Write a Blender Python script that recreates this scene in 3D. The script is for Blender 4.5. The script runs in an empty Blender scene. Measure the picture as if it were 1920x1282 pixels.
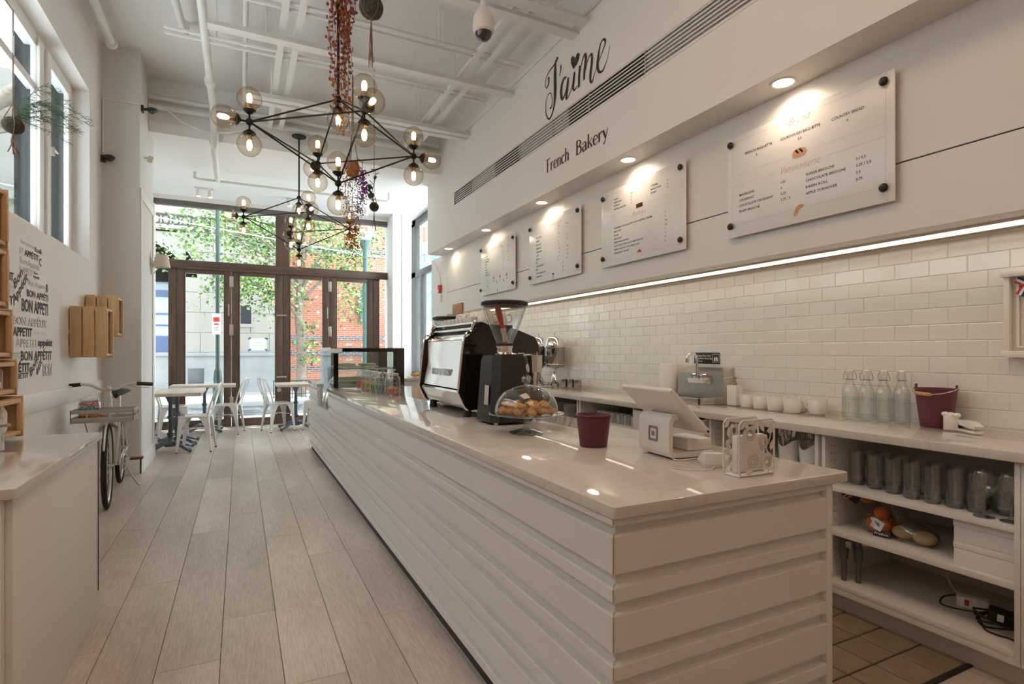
import bpy, bmesh, math, random
from mathutils import Vector, Matrix, Euler
random.seed(7)
PI = math.pi
S = bpy.context.scene
COL = S.collection

# ------------------------------------------------------------------ camera
CAM_H = 1.25
cam_d = bpy.data.cameras.new('camera')
cam = bpy.data.objects.new('camera', cam_d)
COL.objects.link(cam)
cam.location = (0, 0, CAM_H)
cam.rotation_euler = (PI/2, 0, -math.atan(510/1030))
cam_d.sensor_width = 36
cam_d.lens = 36*1030/1920
cam_d.shift_y = 19/1920
cam_d.clip_start = .02
cam_d.clip_end = 300
S.camera = cam

# ------------------------------------------------------------------ world, sun, exposure
S.view_settings.view_transform = 'Standard'
S.view_settings.look = 'None'
S.view_settings.gamma = 1
S.view_settings.use_curve_mapping = False
S.view_settings.exposure = 0.06
try:
    S.cycles.transparent_max_bounces = 24
    S.cycles.max_bounces = 10
    S.cycles.diffuse_bounces = 6
    S.cycles.sample_clamp_indirect = 6
except Exception:
    pass
w = bpy.data.worlds.new('sky'); S.world = w; w.use_nodes = True
bg = w.node_tree.nodes['Background']
bg.inputs[0].default_value = (.88, .94, 1.0, 1)
bg.inputs[1].default_value = 8.0
sun_d = bpy.data.lights.new('sun', 'SUN'); sun_d.energy = 16.5; sun_d.angle = .009
sun_d.color = (1, .95, .86)
sun = bpy.data.objects.new('sun', sun_d); COL.objects.link(sun)
sun.rotation_euler = (math.radians(-9), math.radians(-5), 0)
sun.location = (0, 14, 12)

def area(name, loc, sx, sy, power, color, rot=(0, 0, 0), spread=PI):
    d = bpy.data.lights.new(name, 'AREA'); d.shape = 'RECTANGLE'; d.size = sx; d.size_y = sy
    d.energy = power; d.color = color; d.spread = spread
    o = bpy.data.objects.new(name, d); COL.objects.link(o); o.location = loc; o.rotation_euler = rot
    return o
WARM = (1, .68, .47)
# fill lights added out of view, above and behind the camera
area('fill_light', (.6, -1.6, 4.2), 1.6, 2.2, 27, WARM)
area('fill_light', (.6, 1.6, 4.2), 1.2, 1.6, 21, WARM)

# ------------------------------------------------------------------ materials
MATS = {}
def nd(nt, t, **k):
    n = nt.nodes.new(t)
    for a, v in k.items():
        setattr(n, a, v)
    return n
def mat(name, col=(.5, .5, .5), rough=.5, metal=0., noise=0., nscale=8., bump=0., bscale=60., spec=None, emit=None, estr=0., stretch=None, coat=0., rand=0., sheen=0.):
    if name in MATS: return MATS[name]
    m = bpy.data.materials.new(name); m.use_nodes = True
    nt = m.node_tree; b = nt.nodes['Principled BSDF']
    b.inputs['Base Color'].default_value = (*col, 1)
    b.inputs['Roughness'].default_value = rough
    b.inputs['Metallic'].default_value = metal
    if spec is not None: b.inputs['Specular IOR Level'].default_value = spec
    if coat: b.inputs['Coat Weight'].default_value = coat
    if emit:
        b.inputs['Emission Color'].default_value = (*emit, 1); b.inputs['Emission Strength'].default_value = estr
    tc = nd(nt, 'ShaderNodeTexCoord')
    mp = nd(nt, 'ShaderNodeMapping')
    nt.links.new(tc.outputs['Object'], mp.inputs[0])
    if stretch: mp.inputs['Scale'].default_value = stretch
    last = None
    if noise:
        n = nd(nt, 'ShaderNodeTexNoise'); n.inputs['Scale'].default_value = nscale; n.inputs['Detail'].default_value = 5
        nt.links.new(mp.outputs[0], n.inputs['Vector'])
        mr = nd(nt, 'ShaderNodeMapRange'); mr.inputs[1].default_value = .3; mr.inputs[2].default_value = .7
        mr.inputs[3].default_value = 1-noise; mr.inputs[4].default_value = 1+noise
        nt.links.new(n.outputs[0], mr.inputs[0])
        mx = nd(nt, 'ShaderNodeMix'); mx.data_type = 'RGBA'; mx.blend_type = 'MULTIPLY'; mx.inputs[0].default_value = 1
        mx.inputs[6].default_value = (*col, 1)
        nt.links.new(mr.outputs[0], mx.inputs[7]); nt.links.new(mx.outputs[2], b.inputs['Base Color'])
        last = mx.outputs[2]
    if rand:
        oi = nd(nt, 'ShaderNodeObjectInfo')
        mr = nd(nt, 'ShaderNodeMapRange'); mr.inputs[3].default_value = 1-rand; mr.inputs[4].default_value = 1+rand
        nt.links.new(oi.outputs['Random'], mr.inputs[0])
        mx = nd(nt, 'ShaderNodeMix'); mx.data_type = 'RGBA'; mx.blend_type = 'MULTIPLY'; mx.inputs[0].default_value = 1
        mx.inputs[6].default_value = (*col, 1)
        if last: nt.links.new(last, mx.inputs[6])
        nt.links.new(mr.outputs[0], mx.inputs[7]); nt.links.new(mx.outputs[2], b.inputs['Base Color'])
    if bump:
        n = nd(nt, 'ShaderNodeTexNoise'); n.inputs['Scale'].default_value = bscale; n.inputs['Detail'].default_value = 4
        nt.links.new(mp.outputs[0], n.inputs['Vector'])
        bp = nd(nt, 'ShaderNodeBump'); bp.inputs['Strength'].default_value = bump; bp.inputs['Distance'].default_value = .01
        nt.links.new(n.outputs[0], bp.inputs['Height']); nt.links.new(bp.outputs[0], b.inputs['Normal'])
    MATS[name] = m
    return m
def glass(name, tint=(1, 1, 1), refl=1.0, base=.0, rough=.0, edge=(.8, .85, .85)):
    """thin clear glass: see-through sheet with fresnel reflection and darker rim"""
    if name in MATS: return MATS[name]
    m = bpy.data.materials.new(name); m.use_nodes = True
    nt = m.node_tree; nt.nodes.clear()
    out = nd(nt, 'ShaderNodeOutputMaterial')
    tr = nd(nt, 'ShaderNodeBsdfTransparent'); gl = nd(nt, 'ShaderNodeBsdfGlossy'); gl.inputs['Roughness'].default_value = rough
    lw = nd(nt, 'ShaderNodeLayerWeight'); lw.inputs['Blend'].default_value = .22
    mc = nd(nt, 'ShaderNodeMix'); mc.data_type = 'RGBA'
    mc.inputs[6].default_value = (*tint, 1); mc.inputs[7].default_value = (tint[0]*edge[0], tint[1]*edge[1], tint[2]*edge[2], 1)
    nt.links.new(lw.outputs['Facing'], mc.inputs[0]); nt.links.new(mc.outputs[2], tr.inputs['Color'])
    l2 = nd(nt, 'ShaderNodeLayerWeight'); l2.inputs['Blend'].default_value = .5
    pw = nd(nt, 'ShaderNodeMath'); pw.operation = 'POWER'; pw.inputs[1].default_value = 5
    nt.links.new(l2.outputs['Facing'], pw.inputs[0])
    fr = nd(nt, 'ShaderNodeMath'); fr.operation = 'MULTIPLY_ADD'; fr.inputs[1].default_value = .96; fr.inputs[2].default_value = .04
    nt.links.new(pw.outputs[0], fr.inputs[0])
    ma = nd(nt, 'ShaderNodeMath'); ma.operation = 'MULTIPLY_ADD'; ma.inputs[1].default_value = refl; ma.inputs[2].default_value = base; ma.use_clamp = True
    nt.links.new(fr.outputs[0], ma.inputs[0])
    mx = nd(nt, 'ShaderNodeMixShader')
    nt.links.new(ma.outputs[0], mx.inputs[0]); nt.links.new(tr.outputs[0], mx.inputs[1]); nt.links.new(gl.outputs[0], mx.inputs[2])
    nt.links.new(mx.outputs[0], out.inputs[0])
    MATS[name] = m
    return m
def emis(name, col, strength):
    if name in MATS: return MATS[name]
    m = bpy.data.materials.new(name); m.use_nodes = True
    nt = m.node_tree; nt.nodes.clear()
    out = nd(nt, 'ShaderNodeOutputMaterial'); e = nd(nt, 'ShaderNodeEmission')
    e.inputs[0].default_value = (*col, 1); e.inputs[1].default_value = strength
    nt.links.new(e.outputs[0], out.inputs[0]); MATS[name] = m
    return m
def wood(name, c1, c2, axis=2, scale=6., rough=.5, rand=.12, ring=3.):
    """plain-sawn wood: stretched noise grain, tone differs from piece to piece"""
    if name in MATS: return MATS[name]
    m = bpy.data.materials.new(name); m.use_nodes = True
    nt = m.node_tree; b = nt.nodes['Principled BSDF']; b.inputs['Roughness'].default_value = rough
    tc = nd(nt, 'ShaderNodeTexCoord'); mp = nd(nt, 'ShaderNodeMapping'); nt.links.new(tc.outputs['Object'], mp.inputs[0])
    oi = nd(nt, 'ShaderNodeObjectInfo')
    off = nd(nt, 'ShaderNodeVectorMath'); off.operation = 'SCALE'; off.inputs[3].default_value = 13.
    cb = nd(nt, 'ShaderNodeCombineXYZ')
    for i in range(3): nt.links.new(oi.outputs['Random'], cb.inputs[i])
    nt.links.new(cb.outputs[0], off.inputs[0]); nt.links.new(off.outputs[0], mp.inputs['Location'])
    sc = [scale*8]*3; sc[axis] = scale*.6
    mp.inputs['Scale'].default_value = sc
    n = nd(nt, 'ShaderNodeTexNoise'); n.inputs['Scale'].default_value = 1.; n.inputs['Detail'].default_value = 7; n.inputs['Distortion'].default_value = .6
    nt.links.new(mp.outputs[0], n.inputs['Vector'])
    mp2 = nd(nt, 'ShaderNodeMapping'); nt.links.new(tc.outputs['Object'], mp2.inputs[0]); nt.links.new(off.outputs[0], mp2.inputs['Location'])
    sc2 = [ring]*3; sc2[axis] = ring*.25; mp2.inputs['Scale'].default_value = sc2
    n2 = nd(nt, 'ShaderNodeTexNoise'); n2.inputs['Scale'].default_value = 1.; n2.inputs['Detail'].default_value = 3
    nt.links.new(mp2.outputs[0], n2.inputs['Vector'])
    ad = nd(nt, 'ShaderNodeMath'); ad.operation = 'ADD'; nt.links.new(n.outputs[0], ad.inputs[0]); nt.links.new(n2.outputs[0], ad.inputs[1])
    mr = nd(nt, 'ShaderNodeMapRange'); mr.inputs[1].default_value = .7; mr.inputs[2].default_value = 1.3
    nt.links.new(ad.outputs[0], mr.inputs[0])
    mx = nd(nt, 'ShaderNodeMix'); mx.data_type = 'RGBA'; mx.inputs[6].default_value = (*c1, 1); mx.inputs[7].default_value = (*c2, 1)
    nt.links.new(mr.outputs[0], mx.inputs[0])
    mr2 = nd(nt, 'ShaderNodeMapRange'); mr2.inputs[3].default_value = 1-rand; mr2.inputs[4].default_value = 1+rand
    nt.links.new(oi.outputs['Random'], mr2.inputs[0])
    mx2 = nd(nt, 'ShaderNodeMix'); mx2.data_type = 'RGBA'; mx2.blend_type = 'MULTIPLY'; mx2.inputs[0].default_value = 1
    nt.links.new(mx.outputs[2], mx2.inputs[6]); nt.links.new(mr2.outputs[0], mx2.inputs[7])
    nt.links.new(mx2.outputs[2], b.inputs['Base Color'])
    bp = nd(nt, 'ShaderNodeBump'); bp.inputs['Strength'].default_value = .12; bp.inputs['Distance'].default_value = .004
    nt.links.new(n.outputs[0], bp.inputs['Height']); nt.links.new(bp.outputs[0], b.inputs['Normal'])
    MATS[name] = m
    return m

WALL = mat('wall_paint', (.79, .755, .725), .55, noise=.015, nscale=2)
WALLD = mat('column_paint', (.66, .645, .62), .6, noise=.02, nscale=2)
CEIL = mat('ceiling_paint', (.74, .73, .715), .7, noise=.03, nscale=1.5)
CEILW = mat('white_ceiling_paint', (.86, .86, .86), .7)
STEELP = mat('white_painted_steel', (.74, .73, .71), .45, noise=.04, nscale=9)
TRIM = mat('gloss_trim_paint', (.82, .81, .79), .35)
PANELW = mat('satin_white_panel', (.78, .738, .70), .38)
DARKWOOD = wood('dark_stained_wood', (.075, .044, .030), (.15, .092, .064), axis=2, scale=4, rough=.45, rand=.1)
DARKWOODX = wood('dark_stained_wood_level', (.075, .044, .030), (.15, .092, .064), axis=0, scale=4, rough=.45, rand=.1)
PINE = wood('pine_wood', (.52, .33, .17), (.70, .50, .30), axis=2, scale=5, rough=.6, rand=.1)
FLOORW = wood('greyed_oak_plank', (.40, .328, .28), (.63, .54, .478), axis=1, scale=17, rough=.36, rand=.06, ring=3.2)
BLACKM = mat('black_metal', (.012, .011, .010), .45, metal=.3)
BLACKG = mat('gloss_black', (.010, .009, .009), .08, coat=.5)
BLACKMAT = mat('matt_black', (.018, .017, .016), .5)
CHROME = mat('chrome', (.80, .80, .80), .06, metal=1)
STEEL = mat('brushed_steel', (.62, .60, .57), .28, metal=1, noise=.06, nscale=30)
STAINLESS = mat('polished_stainless', (.72, .70, .68), .13, metal=1)
WHITEP = mat('white_plastic', (.80, .77, .74), .3)
CERAM = mat('white_ceramic', (.82, .79, .74), .18, coat=.3)
WHITEMET = mat('white_powder_coat', (.78, .78, .78), .3)
PANE = glass('window_glass', (.97, 1, .99), .9)
CLEAR = glass('clear_glass', (.975, .985, .98), 2.2, .035, edge=(.52, .56, .56))
AMBER = glass('smoked_globe_glass', (.95, .90, .83), .75, .015, edge=(.60, .54, .47))
TEALG = glass('green_edge_glass', (.90, .97, .95), 1.0, .02)

# ------------------------------------------------------------------ mesh helpers
class MB:
    def __init__(s): s.bm = bmesh.new()
    def _add(s, b, M=None):
        if M is not None: bmesh.ops.transform(b, matrix=M, verts=b.verts)
        t = bpy.data.meshes.new('t'); b.to_mesh(t); b.free(); s.bm.from_mesh(t); bpy.data.meshes.remove(t)
        return s
    def box(s, c, d, bev=0., seg=2, rot=None):
        b = bmesh.new(); bmesh.ops.create_cube(b, size=1)
        bmesh.ops.scale(b, vec=d, verts=b.verts)
        if bev: bmesh.ops.bevel(b, geom=b.edges[:], offset=min(bev, min(d)*.49), segments=seg, affect='EDGES', profile=.5)
        M = Matrix.Translation(c)
        if rot: M = M @ Euler(rot).to_matrix().to_4x4()
        return s._add(b, M)
    def span(s, x0, x1, y0, y1, z0, z1, bev=0., seg=2):
        return s.box(((x0+x1)/2, (y0+y1)/2, (z0+z1)/2), (abs(x1-x0), abs(y1-y0), abs(z1-z0)), bev, seg)
    def lathe(s, prof, seg=24, M=None, cap=True, ang=2*PI):
        b = bmesh.new(); rings = []
        full = abs(ang-2*PI) < 1e-6
        n = seg if full else seg+1
        for r, z in prof:
            if r < 1e-6: rings.append([b.verts.new((0, 0, z))])
            else: rings.append([b.verts.new((r*math.cos(ang*i/seg), r*math.sin(ang*i/seg), z)) for i in range(n)])
        for a, c in zip(rings, rings[1:]):
            for i in range(seg):
                j = (i+1) % n
                if len(a) == 1 and len(c) == 1: continue
                if len(a) == 1: b.faces.new((a[0], c[j], c[i]))
                elif len(c) == 1: b.faces.new((a[i], a[j], c[0]))
                else: b.faces.new((a[i], a[j], c[j], c[i]))
        if cap and full:
            if len(rings[0]) > 1: b.faces.new(rings[0][::-1])
            if len(rings[-1]) > 1: b.faces.new(rings[-1])
        bmesh.ops.recalc_face_normals(b, faces=b.faces)
        return s._add(b, M)
    def cyl(s, p, q, r, r2=None, seg=16):
        p = Vector(p); q = Vector(q); d = q-p
        M = Matrix.Translation(p) @ d.to_track_quat('Z', 'Y').to_matrix().to_4x4()
        return s.lathe([(r, 0), (r if r2 is None else r2, d.length)], seg, M)
    def ball(s, c, r, seg=16, sc=(1, 1, 1), rings=None):
        k = rings or max(6, seg//2)
        pr = [(r*math.sin(PI*i/k), -r*math.cos(PI*i/k)) for i in range(k+1)]
        pr[0] = (0, -r); pr[-1] = (0, r)
        return s.lathe(pr, seg, Matrix.Translation(c) @ Matrix.Diagonal((*sc, 1)))
    def tube(s, pts, r, seg=8, closed=False, caps=True, flat=1.):
        pts = [Vector(p) for p in pts]; n = len(pts)
        if n < 2: return s
        rad = r if isinstance(r, (list, tuple)) else [r]*n
        b = bmesh.new(); rings = []; up = None
        for i, p in enumerate(pts):
            if closed: t = pts[(i+1) % n]-pts[i-1]
            else: t = pts[min(i+1, n-1)]-pts[max(i-1, 0)]
            if t.length < 1e-9: t = Vector((0, 0, 1))
            t.normalize()
            if up is None: up = Vector((0, 0, 1)) if abs(t.z) < .9 else Vector((1, 0, 0))
            u = up-t*up.dot(t)
            if u.length < 1e-6: u = t.orthogonal()
            u.normalize(); v = t.cross(u); up = u
            rings.append([b.verts.new(p+u*rad[i]*math.cos(2*PI*k/seg)+v*rad[i]*flat*math.sin(2*PI*k/seg)) for k in range(seg)])
        m = n if closed else n-1
        for i in range(m):
            a = rings[i]; c = rings[(i+1) % n]
            for k in range(seg): b.faces.new((a[k], a[(k+1) % seg], c[(k+1) % seg], c[k]))
        if caps and not closed: b.faces.new(rings[0][::-1]); b.faces.new(rings[-1])
        bmesh.ops.recalc_face_normals(b, faces=b.faces)
        return s._add(b)
    def prism(s, poly, t, M=None, bev=0.):
        """polygon in xy, extruded along +z by t, then M"""
        b = bmesh.new(); n = len(poly)
        lo = [b.verts.new((x, y, 0)) for x, y in poly]; hi = [b.verts.new((x, y, t)) for x, y in poly]
        b.faces.new(lo[::-1]); b.faces.new(hi)
        for i in range(n): b.faces.new((lo[i], lo[(i+1) % n], hi[(i+1) % n], hi[i]))
        bmesh.ops.recalc_face_normals(b, faces=b.faces)
        if bev: bmesh.ops.bevel(b, geom=b.edges[:], offset=bev, segments=2, affect='EDGES')
        return s._add(b, M)
    def face(s, pts):
        vs = [s.bm.verts.new(p) for p in pts]; s.bm.faces.new(vs); return s
    def loft(s, loops, cap=True, closed=True):
        rings = [[s.bm.verts.new(p) for p in L] for L in loops]; n = len(rings[0])
        for a, c in zip(rings, rings[1:]):
            for i in range(n if closed else n-1): s.bm.faces.new((a[i], a[(i+1) % n], c[(i+1) % n], c[i]))
        if cap and closed: s.bm.faces.new(rings[0][::-1]); s.bm.faces.new(rings[-1])
        return s
    def mesh(s, name, m, smooth=35):
        bmesh.ops.recalc_face_normals(s.bm, faces=s.bm.faces)
        me = bpy.data.meshes.new(name); s.bm.to_mesh(me); s.bm.free()
        if m: me.materials.append(m)
        if smooth and len(me.polygons):
            me.polygons.foreach_set('use_smooth', [True]*len(me.polygons))
            me.set_sharp_from_angle(angle=math.radians(smooth))
        return me
    def build(s, name, m, parent=None, smooth=35, loc=None, rot=None, label=None):
        o = bpy.data.objects.new(name, s.mesh(name, m, smooth)); COL.objects.link(o)
        if parent: o.parent = parent
        if loc: o.location = loc
        if rot: o.rotation_euler = rot
        if label: o['label'] = label
        return o
def tag(o, label, cat, group=None):
    o['label'] = label; o['category'] = cat
    if group: o['group'] = group
    return o
def thing(name, label, cat, loc=(0, 0, 0), rz=0., group=None):
    o = bpy.data.objects.new(name, None); COL.objects.link(o); o.empty_display_size = .05
    o.location = loc; o.rotation_euler = (0, 0, rz)
    return tag(o, label, cat, group)
def struct(o, label=None):
    o['kind'] = 'structure'
    if label: o['label'] = label
    return o
def sempty(name, label, loc=(0, 0, 0)):
    o = bpy.data.objects.new(name, None); COL.objects.link(o); o.empty_display_size = .05; o.location = loc
    return struct(o, label)
def inst(name, me, parent=None, loc=(0, 0, 0), rot=(0, 0, 0), sc=None):
    o = bpy.data.objects.new(name, me); COL.objects.link(o); o.parent = parent; o.location = loc; o.rotation_euler = rot
    if sc: o.scale = sc
    return o
def copy_tree(o, parent=None):
    c = o.copy(); COL.objects.link(c); c.parent = parent
    for ch in list(o.children): copy_tree(ch, c)
    return c
def place(proto, i, loc, rz, label, group=None):
    o = proto if i == 0 else copy_tree(proto)
    o.location = loc; o.rotation_euler = (0, 0, rz); o['label'] = label
    if group: o['group'] = group
    return o
def circ(r, n, z=0., cx=0., cy=0., a0=0.): return [(cx+r*math.cos(a0+2*PI*i/n), cy+r*math.sin(a0+2*PI*i/n), z) for i in range(n)]
def spline(pts, k=6):
    """Catmull-Rom through tuples of any length"""
    out = []; n = len(pts)
    for i in range(n-1):
        p0, p1, p2, p3 = pts[max(i-1, 0)], pts[i], pts[i+1], pts[min(i+2, n-1)]
        for j in range(k):
            t = j/k
            out.append(tuple(.5*((2*b)+(-a+c)*t+(2*a-5*b+4*c-d)*t*t+(-a+3*b-3*c+d)*t**3) for a, b, c, d in zip(p0, p1, p2, p3)))
    out.append(tuple(pts[-1])); return out
# lettering: the built-in font turned into flat mesh outlines
_tc = {}
def text_raw(txt, bold=0.):
    key = (txt, bold)
    if key in _tc: return _tc[key]
    cu = bpy.data.curves.new('t', 'FONT'); cu.body = txt; cu.size = 1; cu.resolution_u = 2; cu.offset = bold; cu.fill_mode = 'FRONT'
    ob = bpy.data.objects.new('t', cu)
    me = bpy.data.meshes.new_from_object(ob)
    V = [(v.co.x, v.co.y) for v in me.vertices]; F = [tuple(p.vertices) for p in me.polygons]
    bpy.data.objects.remove(ob); bpy.data.curves.remove(cu); bpy.data.meshes.remove(me)
    _tc[key] = (V, F)
    return V, F
class TX:
    """collects flat lettering in (u,v); build() maps u along 'ax', v up, on a plane"""
    def __init__(s): s.V = []; s.F = []; s.D = []
    def text(s, txt, u, v, h, width=None, align='L', bold=0., shear=0., rot=0., xs=1.):
        V, F = text_raw(txt, bold)
        if not V: return s
        x0 = min(p[0] for p in V); x1 = max(p[0] for p in V)
        k = h/.729                                   # cap height of the built-in font
        kx = k*xs if width is None else width/max(x1-x0, 1e-6)
        W = (x1-x0)*kx
        o = {'L': 0, 'C': -W/2, 'R': -W}[align]
        n = len(s.V); ca, sa = math.cos(rot), math.sin(rot)
        for x, y in V:
            a = (x-x0)*kx+o+y*k*shear; b = y*k
            s.V.append((u+a*ca-b*sa, v+a*sa+b*ca)); s.D.append(0)
        s.F += [tuple(i+n for i in f) for f in F]
        return s
    def poly(s, pts):
        n = len(s.V); s.V += list(pts); s.D += [len(s.F)]*len(pts); s.F.append(tuple(range(n, n+len(pts)))); return s
    def rect(s, u0, u1, v0, v1): return s.poly([(u0, v0), (u1, v0), (u1, v1), (u0, v1)])
    def ribbon(s, pts, k=6):
        """pts: (u,v,width) centre line with varying width"""
        P = spline(pts, k); n = len(P); L = []; R = []
        for i, (x, y, wd) in enumerate(P):
            a = P[max(i-1, 0)]; b = P[min(i+1, n-1)]
            dx, dy = b[0]-a[0], b[1]-a[1]; l = math.hypot(dx, dy) or 1
            L.append((x-dy/l*wd/2, y+dx/l*wd/2)); R.append((x+dy/l*wd/2, y-dx/l*wd/2))
        for i in range(n-1): s.poly([L[i], R[i], R[i+1], L[i+1]])
        return s
    def dots(s, u0, v0, u1, v1, step=.012, th=.003):
        L = math.hypot(u1-u0, v1-v0); m = int(L/step)
        for i in range(m):
            a = (i+.2)/m; b = (i+.7)/m
            du, dv = (v1-v0)/L*th/2, -(u1-u0)/L*th/2
            p = (u0+(u1-u0)*a, v0+(v1-v0)*a); q = (u0+(u1-u0)*b, v0+(v1-v0)*b)
            s.poly([(p[0]+du, p[1]+dv), (q[0]+du, q[1]+dv), (q[0]-du, q[1]-dv), (p[0]-du, p[1]-dv)])
        return s
    def build(s, name, m, parent, fn, jit=None):
        V = [fn(u, v) for u, v in s.V]
        if jit: V = [(a+jit[0]*d, b+jit[1]*d, c+jit[2]*d) for (a, b, c), d in zip(V, s.D)]   # overlapping cut-outs lie on one another
        me = bpy.data.meshes.new(name); me.from_pydata(V, [], s.F); me.materials.append(m)
        o = bpy.data.objects.new(name, me); COL.objects.link(o); o.parent = parent
        return o
# ================================================================== STRUCTURE
LX, RX = -1.247, 3.13           # left wall, tiled right wall
YB, YF = -3.5, 10.3             # back wall (behind camera), glass front
ZC, ZD = 4.36, 3.75             # high ceiling, dropped white ceiling by the front
SX, PX, SZ = 2.54, 2.77, 2.72   # soffit face, menu panel face, soffit underside
# ---- floor: plank by plank
fl = sempty('floor', 'grey-brown wood-look plank floor running towards the glass doors')
MB().span(-1.6, 3.4, YB-.2, YF+.15, -.12, -.012).build('subfloor', mat('dark_grout', (.10, .085, .07), .9), fl)
def plank(x0, x1, y0, y1, par, m, name='plank', g=.0011, z=0., ch=.0012):
    b = MB()
    lo = [(x0+g, y0+g, z-.012), (x1-g, y0+g, z-.012), (x1-g, y1-g, z-.012), (x0+g, y1-g, z-.012)]
    mid = [(x, y, z-ch) for x, y, _ in lo]
    hi = [(x0+g+ch, y0+g+ch, z), (x1-g-ch, y0+g+ch, z), (x1-g-ch, y1-g-ch, z), (x0+g+ch, y1-g-ch, z)]
    cx, cy = (x0+x1)/2, (y0+y1)/2
    b.loft([[(p[0]-cx, p[1]-cy, p[2]) for p in L] for L in (lo, mid, hi)])
    return b.build(name, m, par, smooth=0, loc=(cx, cy, 0))
PW, PL = .2257, 1.827
cols = [(-1.43, 3.1), (-1.204, 2.2), (-.978, 3.3), (-.747, 2.82), (-.521, 3.51), (-.297, 2.53), (-.071, 2.90), (.153, 2.215), (.378, 3.585), (.602, 2.612), (.828, 3.2)]
for i, (x0, j0) in enumerate(cols):
    x1 = cols[i+1][0] if i+1 < len(cols) else x0+PW
    y = j0
    while y > -.6: y -= PL
    while y < YF:
        a, b_ = max(y, -.9), min(y+PL, YF-.01)
        if b_-a > .05: plank(x0, x1, a, b_, fl, FLOORW)
        y += PL
# planks in front of the shelves at the near end of the staff aisle
for k in range(4):
    plank(1.66+k*.2257, 1.66+(k+1)*.2257, -.4, 1.150, fl, FLOORW)
plank(2.563, 2.66, -.4, 1.150, fl, FLOORW)
# ---- quarry tiles of the staff aisle
QT = mat('beige_quarry_tile', (.27, .20, .135), .45, noise=.12, nscale=14, rand=.1, bump=.1)
qf = sempty('floor_tiling', 'beige quarry tiles with dark grout behind the counter')
MB().span(1.6, 2.64, 1.155, 4.4, -.010, -.0035).build('grout_bed', mat('black_grout', (.035, .03, .026), .9), qf)
for ix in range(7):
    for iy in range(20):
        x0 = 2.435+.163*(ix-5); y0 = 1.165+.163*iy
        if x0+.163 > 1.62: plank(x0, min(x0+.163, 2.64), y0, y0+.163, qf, QT, 'tile', g=.004, z=.004, ch=.003)
MB().span(1.6, 2.64, 1.143, 1.163, -.008, .006, .002).build('threshold_strip', BLACKMAT, qf)
# ---- left wall with the high window opening
wl = sempty('wall_left', 'white left wall with lettering below a high window')
WY0, WY1, WZ0, WZ1 = 1.0, 6.29, 2.095, 3.665
b = MB()
b.span(LX-.3, LX, YB, 6.9, 0, WZ0); b.span(LX-.3, LX, YB, 6.9, WZ1, ZC+.1)
b.span(LX-.3, LX, YB, WY0, WZ0, WZ1); b.span(LX-.3, LX, WY1, 6.9, WZ0, WZ1)
b.build('wall_body', WALL, wl, smooth=0)
MB().span(LX-.3, LX+.025, 7.0, YF+.05, 0, ZD+.05).build('wall_return', WALL, wl, smooth=0)
MB().span(LX, LX+.022, 3.2, 6.768, .845, .975, .006).build('chair_rail', TRIM, wl)
# ---- high window
wn = sempty('window_1', 'tall white-framed window high in the left wall')
XW = LX-.155
OUTD = mat('dark_grey_masonry', (.022, .0215, .021), .85, noise=.1, nscale=3)
for y0, y1, nm in ((6.17, 6.29, 'jamb'), (5.30, 5.57, 'mullion'), (4.2, 4.32, 'mullion'), (2.6, 2.8, 'mullion'), (1.0, 1.1, 'jamb')):
    MB().span(XW-.012, XW+.03, y0, y1, WZ0, WZ1, .006).build(nm, TRIM, wn)
    MB().span(-1.505 if nm == 'mullion' else -1.56, XW-.013, y0, y1, WZ0, WZ1).build('outer_'+nm, OUTD, wn)
for y0, y1 in ((5.30, 5.40), (5.48, 5.57)):
    MB().span(XW+.03, XW+.05, y0, y1, WZ0+.04, WZ1-.04, .004).build('casement_stile', TRIM, wn)
MB().span(XW-.05, XW+.028, 1.0, 6.29, WZ0, WZ0+.10, .005).build('window_sill', TRIM, wn)
MB().span(XW-.05, XW+.028, 1.0, 6.29, WZ1-.11, WZ1, .005).build('window_head', TRIM, wn)
MB().span(XW-.03, XW+.02, 1.1, 5.3, 3.22, 3.28, .005).build('transom_bar', TRIM, wn)
for y0, y1 in ((5.57, 6.17), (4.32, 5.30), (2.8, 4.2), (1.1, 2.6)):
    MB().span(XW-.012, XW-.006, y0, y1, WZ0+.1, WZ1-.1).build('pane', glass('old_window_glass', (.80, .82, .82), .3), wn)
h = MB(); h.box((XW+.055, 5.585, 2.86), (.03, .014, .07), .003); h.cyl((XW+.065, 5.585, 2.88), (XW+.07, 5.66, 2.87), .008); h.build('casement_handle', WHITEP, wn)
# ---- left column and its mouldings
cl = sempty('wall_column', 'grey-white square column at the end of the left wall')
CX, CY0, CY1 = -.925, 6.77, 7.76
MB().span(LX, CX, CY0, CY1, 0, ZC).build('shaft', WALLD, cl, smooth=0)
MB().span(CX, CX+.013, CY0+.02, CY0+.11, .18, 2.95, .004).build('panel_stile', TRIM, cl)
MB().span(CX, CX+.013, CY1-.10, CY1-.01, .18, 2.95, .004).build('panel_stile', TRIM, cl)
MB().span(CX, CX+.013, CY0+.11, CY1-.10, 2.85, 2.95, .004).build('panel_rail', TRIM, cl)
b = MB(); b.span(LX, CX+.02, CY0-.02, CY0+.0, 0, .165, .004); b.span(CX, CX+.02, CY0-.02, CY1+.01, 0, .165, .004); struct(b.build('baseboard_column', TRIM), 'white baseboard around the left column')
struct(MB().span(LX, LX+.015, 3.4, 6.77, 0, .12, .004).build('baseboard_left', TRIM), 'white baseboard under the left wall')
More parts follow.
